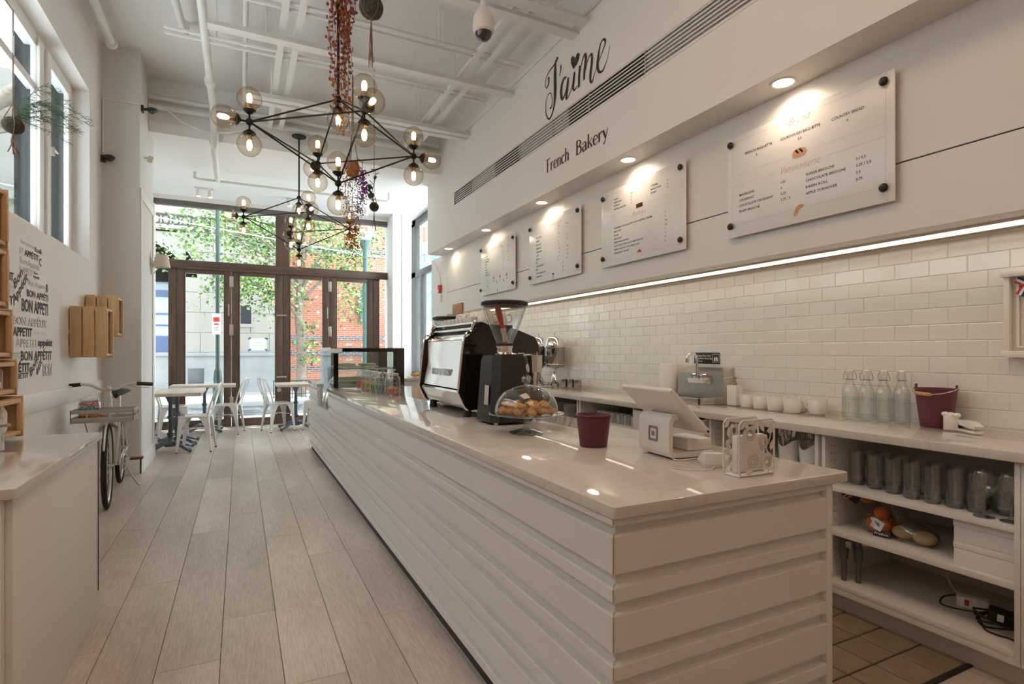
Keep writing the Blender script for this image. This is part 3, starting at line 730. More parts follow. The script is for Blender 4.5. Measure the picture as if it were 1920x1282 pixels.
# taped notice on the glass
t = thing('paper_notice', 'white paper notice taped to the glass with blue tape', 'notice', (.275, YF-.004, 1.38))
PAP = bpy.data.materials.new('backlit_paper'); PAP.use_nodes = True
def _p():
    nt = PAP.node_tree; nt.nodes.clear(); out = nd(nt, 'ShaderNodeOutputMaterial'); a = nd(nt, 'ShaderNodeBsdfDiffuse'); c_ = nd(nt, 'ShaderNodeBsdfTranslucent'); m_ = nd(nt, 'ShaderNodeMixShader')
    a.inputs[0].default_value = (.85, .85, .85, 1); c_.inputs[0].default_value = (.8, .8, .8, 1); m_.inputs[0].default_value = .4
    nt.links.new(a.outputs[0], m_.inputs[1]); nt.links.new(c_.outputs[0], m_.inputs[2]); nt.links.new(m_.outputs[0], out.inputs[0])
_p(); mat('paper', (.85, .85, .85), .8)
MB().face([(-.14, -.001, -.10), (.14, -.001, -.10), (.14, -.001, .11), (-.14, -.001, .11)]).build('sheet', PAP, t)
for sx_ in (-1, 1):
    for sz_ in (-.10, .11): MB().box((sx_*.13, -.003, sz_*.93), (.05, .001, .03), rot=(0, .6*sx_, 0)).build('blue_tape', mat('blue_tape', (.05, .30, .75), .6), t)
x = TX(); x.ribbon([(-.05+.01*k, .035+.008*(-1)**k, .003) for k in range(11)], 3); x.dots(-.08, -.02, .08, -.02, .02, .004); x.build('print', mat('grey_print', (.45, .45, .48), .7), t, lambda u, v: (u, -.0028, v))
# ================================================================== COUNTERS
QUARTZ = bpy.data.materials.new('veined_quartz'); QUARTZ.use_nodes = True
def _q():
    nt = QUARTZ.node_tree; b = nt.nodes['Principled BSDF']; b.inputs['Roughness'].default_value = .045
    tc = nd(nt, 'ShaderNodeTexCoord'); n = nd(nt, 'ShaderNodeTexNoise'); n.inputs['Scale'].default_value = 3.2; n.inputs['Detail'].default_value = 8; n.inputs['Distortion'].default_value = 1.6
    nt.links.new(tc.outputs['Object'], n.inputs['Vector'])
    cr = nd(nt, 'ShaderNodeValToRGB'); e = cr.color_ramp.elements
    e[0].position = .485; e[0].color = (.61, .562, .51, 1); e[1].position = .515; e[1].color = (.61, .562, .51, 1)
    v = e.new(.5); v.color = (.55, .50, .445, 1)
    nt.links.new(n.outputs[0], cr.inputs[0]); nt.links.new(cr.outputs[0], b.inputs['Base Color'])
_q()
SLAT = mat('satin_white_boarding', (.75, .72, .685), .33)
FX, NY, RXC = .804, 1.075, 1.632
wide = [(.711, .806), (.521, .6135), (.332, .424), (.142, .235)]
narrow = [(.643, .680), (.4535, .491), (.2645, .302), (.075, .112)]
sc = thing('service_counter', 'long white boarded service counter with grooved planks', 'counter', (1.22, 3.4, 0))
def sspan(x0, x1, y0, y1, z0, z1, nm, m=SLAT, bev=0., par=None):
    par = par or sc; l = par.location
    return MB().span(x0-l[0], x1-l[0], y0-l[1], y1-l[1], z0-l[2], z1-l[2], bev).build(nm, m, par)
sspan(FX+.022, RXC-.003, NY+.022, 5.86, .07, .849, 'carcass'); sspan(FX+.022, RXC, 5.86, 6.72, .07, .62, 'carcass'); sspan(FX+.022, RXC, 6.72, 7.6, .07, .849, 'carcass')
sspan(FX+.03, RXC-.05, NY+.04, 7.55, 0, .07, 'toe_kick', mat('dark_toe_kick', (.045, .04, .037), .6))
for z0, z1 in wide+narrow+[(.8285, .849)]:
    nm = 'plank'
    e_ = .0006; l_ = sc.location
    ye = 5.86 if z1 > .62 else 7.6
    if z1 > .62: sspan(FX, FX+.025, 6.72, 7.6, z0, z1, nm, bev=.003)
    # the two runs meet in a mitre at the near corner
    for pg in ([(FX, NY+e_), (FX+.025, NY+.025+e_), (FX+.025, ye), (FX, ye)], [(FX+e_, NY), (RXC-.028, NY), (RXC-.028, NY+.025), (FX+.025+e_, NY+.025)]):
        MB().prism([(a-l_[0], c_-l_[1]) for a, c_ in pg], z1-z0, Matrix.Translation((0, 0, z0)), bev=.0025).build(nm, SLAT, sc)
sspan(RXC-.028, RXC, NY, NY+.04, .0, .849, 'corner_post', bev=.003)
sspan(FX+.01, RXC, 5.84, 5.862, .62, .849, 'end_panel'); sspan(FX+.01, RXC, 6.715, 6.73, .62, .849, 'end_panel')
def worktop(x0, x1, y0, y1, z0, z1, r, label, name='worktop'):
    pts = []
    for cx, cy, a0 in ((x1-r, y1-r, 0), (x0+r, y1-r, PI/2), (x0+r, y0+r, PI), (x1-r, y0+r, 1.5*PI)):
        for k in range(4): a = a0+PI/2*k/3; pts.append((cx+r*math.cos(a), cy+r*math.sin(a)))
    b = MB(); mx, my = (x0+x1)/2, (y0+y1)/2; e = .003
    def ring(s_, z): return [(mx+(p[0]-mx)*(1-s_*2/(x1-x0))-mx, my+(p[1]-my)*(1-s_*2/(y1-y0))-my, z-z0) for p in pts]
    b.loft([ring(e, z0), ring(0, z0+e), ring(0, z1-e), ring(e*.3, z1-e*.3), ring(e, z1)])
    return tag(b.build(name, QUARTZ, loc=(mx, my, z0)), label, 'worktop')
worktop(.797, 1.69, 1.062, 5.87, .849, .88, .009, 'long pale quartz worktop with faint veins on the service counter')
worktop(.797, 1.69, 6.715, 7.62, .849, .88, .008, 'short far piece of quartz worktop beyond the glass pastry case')
# ---- glass pastry case set into the far part of the counter
pc = thing('display_case', 'black-framed glass pastry case at the far end of the counter', 'display case', (1.23, 6.3, .62))
def pp(x0, x1, y0, y1, z0, z1, nm, m, bev=0.): return sspan(x0, x1, y0, y1, z0, z1, nm, m, bev, pc)
pp(.865, .911, 5.885, 5.905, .88, 1.292, 'frame', BLACKG); pp(1.485, 1.605, 5.885, 5.905, .88, 1.292, 'frame', BLACKG)
pp(.911, 1.485, 5.885, 5.905, 1.252, 1.292, 'frame', BLACKG); pp(.911, 1.485, 5.887, 5.893, .88, 1.252, 'end_glass', TEALG)
pp(.865, .905, 6.66, 6.68, .62, 1.292, 'frame', BLACKG); pp(1.5, 1.605, 6.66, 6.68, .62, 1.292, 'frame', BLACKG)
pp(.835, .843, 5.885, 6.69, .622, 1.292, 'front_glass', TEALG); pp(.835, 1.605, 5.885, 6.69, 1.292, 1.30, 'top_glass', TEALG)
pp(.85, 1.61, 5.90, 6.68, .622, .66, 'base', BLACKG)
pp(.90, 1.52, 5.95, 6.62, 1.080, 1.090, 'shelf', TEALG); pp(.90, 1.52, 5.95, 6.62, .93, .94, 'shelf', TEALG)
for z in (1.066, .916):
    for yy in (5.95, 6.60): pp(.90, 1.50, yy, yy+.016, z, z+.014, 'shelf_bracket', STEEL)
pp(.836, .95, 5.882, 5.884, 1.24, 1.288, 'price_tag', mat('paper', (.85, .85, .85), .8))
pp(.836, .95, 5.8815, 5.882, 1.236, 1.244, 'tag_tape', mat('blue_tape', (.05, .30, .75), .6))
BREAD = mat('golden_crust', (.62, .33, .10), .55, noise=.35, nscale=9, bump=.3, bscale=25)
TAN = mat('pale_pastry', (.62, .48, .32), .7, noise=.2, nscale=20)
for k, (x, y, z, a) in enumerate(((1.02, 6.15, 1.09, .1), (1.27, 6.2, 1.09, -.1), (1.02, 6.2, .94, .2), (1.2, 6.25, .94, 0.))):
    t = thing('pastry_tray', ('%s flat pastry slab on the %s shelf of the glass case' % (('left', 'right')[k % 2], ('upper', 'lower')[k//2])), 'pastry', (x, y, z), a)
    MB().box((0, 0, .005), (.21, .3, .01), .003).build('board', WHITEP, t); MB().box((0, 0, .022), (.17, .26, .028), .012).build('slab', TAN, t)
# ---- back counter worktop and cabinets
worktop(2.515, RX, -.6, 7.0, .85, .888, .006, 'long pale back worktop along the tiled wall')
CABW = mat('cabinet_white', (.74, .715, .68), .45)
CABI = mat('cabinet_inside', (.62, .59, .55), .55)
def cabinet(y0, y1, label, shelves, doors=0, name='open_cabinet'):
    t = thing(name, label, 'cabinet', (2.84, (y0+y1)/2, 0)); th = .018; l = t.location
    def q(x0, x1, a, c_, z0, z1, nm, m=CABW, bev=.0015): return MB().span(x0-l[0], x1-l[0], a-l[1], c_-l[1], z0, z1, bev).build(nm, m, t)
    xf, xb = 2.553, RX-.02
    q(xf, xb, y0, y0+th, .115, .85, 'side_panel'); q(xf, xb, y1-th, y1, .115, .85, 'side_panel')
    q(xb-.01, xb, y0+th, y1-th, .115, .85, 'back_panel', CABI)
    q(xf, xb-.01, y0+th, y1-th, .124, .147, 'bottom_shelf')
    q(xf+.06, xf+.075, y0, y1, 0, .115, 'toe_kick', CABI); q(xf+.002, xf+.02, y0, y1, .0955, .124, 'bottom_rail')
    for z in shelves: q(xf+.004, xb-.012, y0+th, y1-th, z-.024, z, 'shelf')
    if doors:
        w_ = (y1-y0)/doors
        for k in range(doors):
            d = q(xf-.018, xf-.001, y0+k*w_+.002, y0+(k+1)*w_-.002, .12, .835, 'door')
            MB().box((xf-.022-l[0], y0+(k+.5)*w_-l[1], .80), (.008, .12, .012), .002).build('handle', STEEL, d)
    elif shelves:
        b = MB()
        for x in (2.60, 2.625, 2.95, 2.975):
            for k in range(16): b.cyl((x-l[0], y1-th-.0012-l[1], .25+.036*k), (x-l[0], y1-th+.001-l[1], .25+.036*k), .0028, seg=6)
        o = b.build('peg_holes', BLACKMAT, t); o['kind'] = 'stuff'
    return t
cabinet(.20, .972, 'white cabinet at the right edge, nearest the camera', (.607, .395))
cabinet(.974, 1.738, 'open white cabinet with glasses, bread and cables on its shelves', (.607, .395))
cabinet(1.757, 2.46, 'open white cabinet holding the cutlery tubs', (.66, .395))
cabinet(2.478, 3.16, 'closed white cabinet below the hand sink', (), 1, 'cupboard')
cabinet(3.162, 3.885, 'open white cabinet stacked with cups and mugs', (.70, .60, .395))
cabinet(3.905, 4.70, 'open white cabinet with stacked white plates', (.66, .395))
cabinet(4.702, 6.98, 'closed white cupboards at the far end of the back counter', (), 4, 'cupboard')
# ---- left-hand side counter
lc = thing('side_counter', 'white panelled side counter at the left edge', 'counter', (-.92, 2.66, 0), math.radians(1.2))
MB().span(-.31, .300, -.62, .60, .0, .83).build('carcass', CABW, lc)
MB().span(.300, .318, -.60, .605, .0, .829, .002).build('side_panel', CABW, lc)
MB().span(.262, .300, -.640, -.62, .0, .829, .002).build('corner_post', CABW, lc)
MB().span(-.31, .244, -.636, -.622, .10, .826, .002).build('door', CABW, lc)
MB().span(.244, .262, -.63, -.619, .0, .829).build('shadow_gap', mat('gap_shade', (.10, .085, .08), .4), lc)  # dark strip stands in for the shade inside the gap
MB().span(.318, .3205, .593, .605, .1, .829).build('edge_profile', BLACKMAT, lc)
wt = worktop(-1.240, -.585, 2.02, 3.275, .83, .862, .010, 'beige quartz top of the left side counter'); wt.rotation_euler = (0, 0, math.radians(1.2))
# ================================================================== SIGNS AND LETTERING
INK = mat('charcoal_ink', (.035, .03, .03), .7); COPPER = mat('copper_print', (.58, .26, .12), .45); MAROON = mat('maroon_vinyl', (.075, .018, .020), .6)
LGREY = mat('light_grey_print', (.60, .57, .55), .7)
JA = {'J': [(0.15, 3.755, 0.013), (0.123, 3.771, 0.011), (0.138, 3.73, 0.023), (0.1, 3.686, 0.011), (0.07, 3.733, 0.009), (0.086, 3.784, 0.009), (0.145, 3.82, 0.012), (0.212, 3.833, 0.014), (0.274, 3.853, 0.012), (0.299, 3.866, 0.011), (0.278, 3.88, 0.011), (0.256, 3.848, 0.022), (0.247, 3.773, 0.044), (0.247, 3.684, 0.048), (0.247, 3.571, 0.044), (0.234, 3.487, 0.031), (0.208, 3.43, 0.018), (0.168, 3.389, 0.018), (0.127, 3.391, 0.016), (0.088, 3.448, 0.014), (0.079, 3.515, 0.011), (0.09, 3.58, 0.01), (0.123, 3.613, 0.009), (0.168, 3.611, 0.009), (0.19, 3.573, 0.009), (0.195, 3.514, 0.011), (0.181, 3.474, 0.014), (0.154, 3.48, 0.018)],
 'ap': [(0.346, 3.783, 0.021), (0.342, 3.741, 0.017), (0.321, 3.696, 0.006)],
 'a1': [(0.441, 3.631, 0.012), (0.404, 3.642, 0.021), (0.367, 3.609, 0.033), (0.35, 3.55, 0.038), (0.359, 3.492, 0.033), (0.384, 3.47, 0.02), (0.429, 3.517, 0.012), (0.457, 3.602, 0.012)],
 'a2': [(0.469, 3.618, 0.028), (0.453, 3.539, 0.036), (0.437, 3.47, 0.032), (0.449, 3.443, 0.016), (0.505, 3.484, 0.008)],
 'i': [(0.505, 3.484, 0.008), (0.549, 3.551, 0.011), (0.568, 3.621, 0.019), (0.556, 3.558, 0.033), (0.545, 3.499, 0.029), (0.568, 3.468, 0.015), (0.606, 3.488, 0.008)],
 'm1': [(0.648, 3.637, 0.026), (0.637, 3.553, 0.03), (0.633, 3.463, 0.026)],
 'm2': [(0.637, 3.522, 0.009), (0.669, 3.632, 0.009), (0.706, 3.687, 0.018), (0.733, 3.686, 0.025), (0.733, 3.633, 0.032), (0.715, 3.56, 0.029), (0.711, 3.489, 0.026)],
 'm3': [(0.718, 3.537, 0.009), (0.76, 3.62, 0.009), (0.796, 3.649, 0.017), (0.822, 3.643, 0.024), (0.822, 3.581, 0.031), (0.804, 3.498, 0.032), (0.804, 3.44, 0.025), (0.831, 3.426, 0.014), (0.857, 3.474, 0.007)],
 'e': [(0.857, 3.474, 0.007), (0.925, 3.552, 0.008), (0.991, 3.627, 0.013), (1.004, 3.659, 0.02), (0.983, 3.685, 0.016), (0.942, 3.671, 0.013), (0.911, 3.588, 0.027), (0.901, 3.514, 0.031), (0.925, 3.458, 0.023), (0.975, 3.45, 0.013), (1.024, 3.505, 0.006), (1.063, 3.596, 0.005)]}
HEART = [(0.549, 3.652), (0.515, 3.715), (0.511, 3.76), (0.535, 3.772), (0.564, 3.75), (0.583, 3.73), (0.599, 3.754), (0.625, 3.757), (0.644, 3.735), (0.637, 3.7), (0.603, 3.669)]
sg = thing('script_lettering', "black brush-script wall lettering reading J'aime with a heart", 'lettering', (SX, 4.0, 3.6))
for nm, keys in (('letter_J', ('J',)), ('apostrophe', ('ap',)), ('letter_a', ('a1', 'a2')), ('letter_i', ('i',)), ('letter_m', ('m1', 'm2', 'm3')), ('letter_e', ('e',))):
    x = TX()
    for k in keys: x.ribbon(JA[k])
    x.build(nm, INK, sg, lambda u, v: (-.003, .5-u, v-3.6))
x = TX(); x.poly(HEART); x.build('heart', INK, sg, lambda u, v: (-.0035, .5-u, v-3.6))
sg = thing('bakery_lettering', 'maroon wall lettering reading French Bakery', 'lettering', (SX, 3.93, 2.95))
K, T_ = .105, .035                                   # thick and thin strokes of a condensed display face
GL = {'F': (.40, [[(.10, 0, K), (.10, 1, K)], [(.03, .975, .05), (.40, .975, .05)], [(.10, .53, T_), (.30, .53, T_)], [(.02, .01, .03), (.19, .01, .03)]]),
      'r': (.31, [[(.09, 0, K), (.09, .62, K)], [(.11, .40, T_), (.17, .55, T_), (.24, .61, .05), (.29, .56, .07)]]),
      'e': (.36, [[(.06, .35, T_), (.32, .35, T_), (.31, .50, .06), (.20, .62, T_), (.09, .50, .08), (.065, .30, K), (.11, .08, .08), (.21, .0, T_), (.32, .12, T_)]]),
      'n': (.40, [[(.09, 0, K), (.09, .62, K)], [(.11, .42, T_), (.18, .57, T_), (.26, .61, .05), (.32, .50, .09), (.32, .3, K), (.32, 0, K)]]),
      'c': (.34, [[(.29, .50, .07), (.25, .59, .05), (.19, .62, T_), (.09, .50, .08), (.065, .30, K), (.11, .08, .08), (.20, .0, T_), (.30, .12, T_)]]),
      'h': (.40, [[(.09, 0, K), (.09, 1, K)], [(.11, .42, T_), (.18, .57, T_), (.26, .61, .05), (.32, .50, .09), (.32, .3, K), (.32, 0, K)]]),
      'B': (.46, [[(.10, 0, K), (.10, 1, K)], [(.04, .98, T_), (.22, .98, T_), (.34, .88, .06), (.36, .76, K), (.30, .58, .06), (.12, .53, T_)], [(.14, .53, T_), (.30, .50, .05), (.40, .34, K), (.38, .12, .09), (.24, .015, T_), (.04, .015, T_)]]),
      'a': (.39, [[(.08, .50, .07), (.15, .61, T_), (.25, .58, .06), (.30, .44, .09), (.30, .2, K), (.30, .0, K)], [(.28, .36, T_), (.14, .31, .05), (.07, .17, .09), (.12, .02, .06), (.20, .02, T_), (.28, .14, T_)]]),
      'k': (.39, [[(.09, 0, K), (.09, 1, K)], [(.10, .27, T_), (.34, .62, T_)], [(.18, .36, .04), (.36, .0, K)]]),
      'y': (.38, [[(.05, .62, K), (.20, .06, .09)], [(.35, .62, T_), (.22, .08, T_), (.14, -.22, T_), (.06, -.27, .07)]])}
for w_, u0, u1 in (('French', 4.408, 4.02), ('Bakery', 3.915, 3.457)):
    tot = sum(GL[c_][0] for c_ in w_); k_ = (u0-u1)/tot; pos_ = 0.
    for c_ in w_:
        x = TX()
        for st in GL[c_][1]: x.ribbon([((pos_+a)*k_, b_*.118, q_*k_) for a, b_, q_ in st], 5)
        x.build('letter_'+c_, MAROON, sg, lambda u, v, a=u0: (-.003, a-u-3.93, 2.905+v-2.95), jit=(-.00001, 0, 0)); pos_ += GL[c_][0]
# ---- menu boards
BOARD = mat('menu_board_acrylic', (.80, .775, .75), .22)
def script_style(x, t, u, v, h, width): x.append(TX()); x[-1].text(t, u, v, h, width=width, shear=.35, bold=-.02)
def board(yl, label, fill):
    XB = 2.735; w_, hh = .978, .617; z0 = 1.957
    t = thing('menu_board', label, 'menu board', (XB, yl-w_/2, z0), group=None)
    MB().span(0, .006, -w_/2, w_/2, 0, hh, .0015).build('panel', BOARD, t)
    for u in (.028, w_-.045):
        for v in (.035+.035, hh-.045):
            k = MB(); k.lathe([(.0, -.010), (.017, -.008), (.021, .0), (.019, .006), (.012, .012), (.0, .014)], 16, Matrix.Translation((-.012, w_/2-u, v)) @ Matrix.Rotation(-PI/2, 4, 'Y')); k.cyl((.006, w_/2-u, v), (PX-XB, w_/2-u, v), .009, seg=10)
            k.build('standoff_knob', BLACKMAT, t)
    fn = lambda u, v: (-.0008, w_/2-u, v)
    tx, hd, ln = TX(), [], TX(); pic = {}
    fill(tx, hd, ln, pic)
    tx.build('lettering', INK, t, fn)['kind'] = 'stuff'; ln.build('dotted_border', LGREY, t, fn)['kind'] = 'stuff'
    for h_ in hd: h_.build('heading', COPPER, t, fn)
    for (nm, m), p in pic.items(): p.build(nm, m, t, lambda u, v: (-.0012, w_/2-u, v))
    return t
CRUST = mat('printed_crust', (.62, .34, .17), .6); CRUSTD = mat('printed_shadow', (.25, .11, .05), .6); CHERRY = mat('printed_cherry', (.55, .08, .05), .6); CREAMP = mat('printed_cream', (.78, .66, .50), .6)
def loaf(pic, u, v):
    a = TX(); a.poly([(u-.045, v-.005), (u-.04, v-.022), (u-.01, v-.028), (u+.03, v-.022), (u+.045, v-.005), (u+.035, v+.015), (u, v+.025), (u-.035, v+.018)]); pic[('loaf_picture', CRUST)] = a
    c_ = TX()
    for k in (-.02, .005): c_.poly([(u+k-.008, v+.014), (u+k+.002, v+.018), (u+k+.018, v-.004), (u+k+.010, v-.006)])
    pic[('loaf_cuts', CRUSTD)] = c_
def f1(tx, hd, ln, pic):
    B = .010
    for t, u0, u1 in (('FRENCH BAGUETTE', .131, .319), ('SOURDOUGH BAGUETTE', .373, .611), ('COUNTRY BREAD', .672, .837)): tx.text(t, u0, .484, .0155, width=u1-u0, bold=B)
    for t, u in (('3', .213), ('3.5', .492), ('6', .755)): tx.text(t, u, .453, .0145, align='C', bold=B)
    for t, u1, v in (('MADELEINE', .196, .243), ('CROISSANT', .198, .211), ('CHOCOLATE CROISSANT', .326, .178), ('PLAIN BRIOCHE', .235, .144)): tx.text(t, .089, v, .0145, width=u1-.089, bold=B)
    for t, v in (('1.25', .243), ('3', .211), ('3.25', .178), ('2.75 / 5', .144)): tx.text(t, .375, v, .0145, bold=B)
    for t, u1, v in (('SUGAR BRIOCHE', .687, .243), ('CHOCOLATE BRIOCHE', .745, .210), ('RAISIN ROLL', .652, .175), ('APPLE TURNOVER', .704, .141)): tx.text(t, .528, v, .0145, width=u1-.528, bold=B)
    for t, v in (('3 / 5.5', .243), ('3.25 / 5.5', .210), ('3.5', .175), ('3.75', .141)): tx.text(t, .797, v, .0145, bold=B)
    script_style(hd, 'Bread', .422, .550, .042, .12); script_style(hd, 'Viennoiserie', .365, .292, .046, .24)
    loaf(pic, .491, .384)
    a = TX(); a.poly([(.455, .045), (.462, .075), (.48, .095), (.505, .10), (.522, .088), (.51, .08), (.498, .078), (.485, .065), (.475, .045), (.462, .038)]); pic[('croissant_picture', CRUST)] = a
    a = TX()
    for k in range(3): a.ribbon([(.468+.014*k, .072+.010*k, .002), (.480+.012*k, .060+.009*k, .003)], 2)
    pic[('croissant_lines', CRUSTD)] = a
    for a_, b_, c_, d_ in ((.034, .583, .40, .583), (.58, .583, .937, .583), (.034, .583, .034, .379), (.937, .583, .937, .379), (.034, .379, .42, .379), (.56, .379, .937, .379), (.034, .315, .34, .315), (.64, .315, .937, .315), (.034, .315, .034, .078), (.937, .315, .937, .078), (.034, .078, .43, .078), (.54, .078, .937, .078)): ln.dots(a_, b_, c_, d_, .0075, .0028)
board(2.48, 'largest-looking menu board headed Bread and Viennoiserie, nearest the camera', f1)
def f2(tx, hd, ln, pic):
    B = .012
    for t, v in (('SUGAR', .528), ('LEMON JAM', .502), ('NUTELLA', .476), ('NUTELLA BANANA', .448)): tx.text(t, .175, v, .0135, bold=B, xs=.95)
    for t, v in (('4.5', .527), ('5', .501), ('6', .475), ('7', .448)): tx.text(t, .389, v, .0135, bold=B)
    for t, v in (('CARAMEL', .519), ('MAPLE SYRUP', .492), ('HONEY', .466)): tx.text(t, .621, v, .0135, bold=B)
    for v in (.518, .491, .465): tx.text('6', .794, v, .0135, bold=B)
    rows = (('SUGARED CHOUQUETTE WITH WHIPPED CREAM', .632, '3'), ('FRUIT TART', .27, '5'), ('ECLAIR', .235, '5.5'), ('NAPOLEON', .272, '5.5'), ('PARIS PHILADELPHIA', .365, '6'), ('CHOCOLATE SPECULOOS MERVEILLEUX', .535, '6'), ('LEMON TARTLET WITH MERINGUE', .49, '6'), ('CHOCOLATE TARTLET', .365, '6'))
    for k, (t, u1, p) in enumerate(rows):
        v = .293-.0291*k; tx.text(t, .175, v, .0135, width=u1-.175, bold=B); tx.text(p, .773, v, .0135, bold=B)
    script_style(hd, 'Crêpes', .425, .556, .036, .12); script_style(hd, 'Pastries', .409, .345, .038, .15)
    a = TX(); a.rect(.452, .528, .40, .432); pic[('waffle_picture', CRUSTD)] = a
    a = TX()
    for i in range(4):
        for j in range(2): a.rect(.457+.018*i, .470+.018*i, .403+.015*j, .414+.015*j)
    pic[('waffle_squares', CRUST)] = a
    a = TX(); a.poly([(.468, .055), (.512, .055), (.504, .018), (.476, .018)]); pic[('cupcake_picture', CREAMP)] = a
    a = TX(); a.poly([(.464, .055), (.516, .055), (.508, .072), (.49, .082), (.472, .072)]); pic[('cupcake_icing', CHERRY)] = a
    for a_, b_, c_, d_ in ((.05, .583, .40, .583), (.58, .583, .937, .583), (.05, .583, .05, .413), (.937, .583, .937, .413), (.05, .413, .43, .413), (.55, .413, .937, .413), (.05, .362, .39, .362), (.58, .362, .937, .362), (.05, .362, .05, .05), (.937, .362, .937, .05), (.05, .05, .44, .05), (.54, .05, .937, .05)): ln.dots(a_, b_, c_, d_, .0075, .0024)
board(3.82, 'second-nearest menu board headed Crêpes and Pastries', f2)
def f3(tx, hd, ln, pic):
    B = .012
    rows = ('DRIP COFFEE', 'ESPRESSO', 'MACCHIATO', 'AMERICANO', 'CAPPUCCINO', 'LATTE', 'MOCHA', 'TEA', 'HOT CHOCOLATE', 'MILK', 'EXTRA ESPRESSO SHOT', 'ALMOND MILK')
    ps = ('2', '2.5', '3', '3', '3.5', '3.5', '4.25', '3.5', '3', '.75', '.75', '.75'); qs = ('3', '', '3.5', '3.5', '', '4.25', '4.5', '4.75', '4.5', '', '', '')
    for k, r in enumerate(rows):
        v = .455-.0362*k; tx.text(r, .152, v, .0145, bold=B, xs=.9)
        if k < 9: tx.text(ps[k], .585, v+.008, .0145, bold=B)
        else: tx.text(ps[k], .66, v+.005, .0145, bold=B)
        if qs[k]: tx.text(qs[k], .735, v+.004, .0145, bold=B)
    tx.text('Small', .575, .495, .014, shear=.3); tx.text('Large', .72, .495, .014, shear=.3)
    script_style(hd, 'Hot Beverage', .30, .525, .040, .34)
    a = TX(); a.poly([(.468, .05), (.512, .05), (.506, .012), (.474, .012)]); pic[('cup_picture', LGREY)] = a
    a = TX(); a.poly([(.466, .05), (.514, .05), (.508, .062), (.472, .062)]); pic[('cup_lid', INK)] = a
    for a_, b_, c_, d_ in ((.05, .583, .28, .583), (.67, .583, .937, .583), (.05, .583, .05, .035), (.937, .583, .937, .035), (.05, .035, .44, .035), (.54, .035, .937, .035)): ln.dots(a_, b_, c_, d_, .009, .0024)
board(5.11, 'menu board headed Hot Beverage, third from the camera', f3)
def f4(tx, hd, ln, pic):
    B = .012
    rows = ('ICED TEA', 'ICED COFFEE', 'COLD BREW', 'LATTE', 'CAP', 'MOCHA', 'LEMONADE', 'ALMOND MILK')
    for k, r in enumerate(rows):
        v = .465-.0326*k; tx.text(r, .146, v, .0145, bold=B, xs=.95); tx.text(('3', '3.5', '4', '4.5', '4.5', '5', '3.5', '.75')[k], .66, v+.012, .0145, bold=B)
        if k < 5: tx.text(('4', '4.5', '5', '5', '5.5')[k], .785, v+.006, .0145, bold=B)
    tx.text('Small', .635, .515, .014, shear=.3); tx.text('Large', .775, .50, .014, shear=.3)
    script_style(hd, 'Cold Beverage', .33, .525, .040, .31)
    for cu, cv, rr in ((.217, .170, .055), (.217, .096, .055)):
        ln.ribbon([(cu+rr*math.cos(2*PI*k/16), cv+rr*math.sin(2*PI*k/16), .003) for k in range(17)], 2)
        tx.rect(cu-.02, cu+.02, cv, cv+.005)
    a = TX()
    for u, v in ((.405, .185), (.575, .180), (.763, .179)):
        a.poly([(u+.016*math.cos(2*PI*k/10), v+.016*math.sin(2*PI*k/10)) for k in range(10)]); tx.rect(u-.002, u+.004, v+.015, v+.035); tx.rect(u-.03, u+.03, v-.042, v-.038)
    pic[('fruit_picture', CHERRY)] = a
    for u, v in ((.495, .110), (.674, .109), (.506, .010)): tx.poly([(u-.008, v+.03), (u+.006, v+.03), (u+.010, v), (u, v-.004)])
    for a_, b_, c_, d_ in ((.937, .55, .937, .035), (.05, .035, .44, .035), (.58, .035, .937, .035)): ln.dots(a_, b_, c_, d_, .009, .0024)
board(6.42, 'smallest-looking menu board headed Cold Beverage, farthest from the camera', f4)
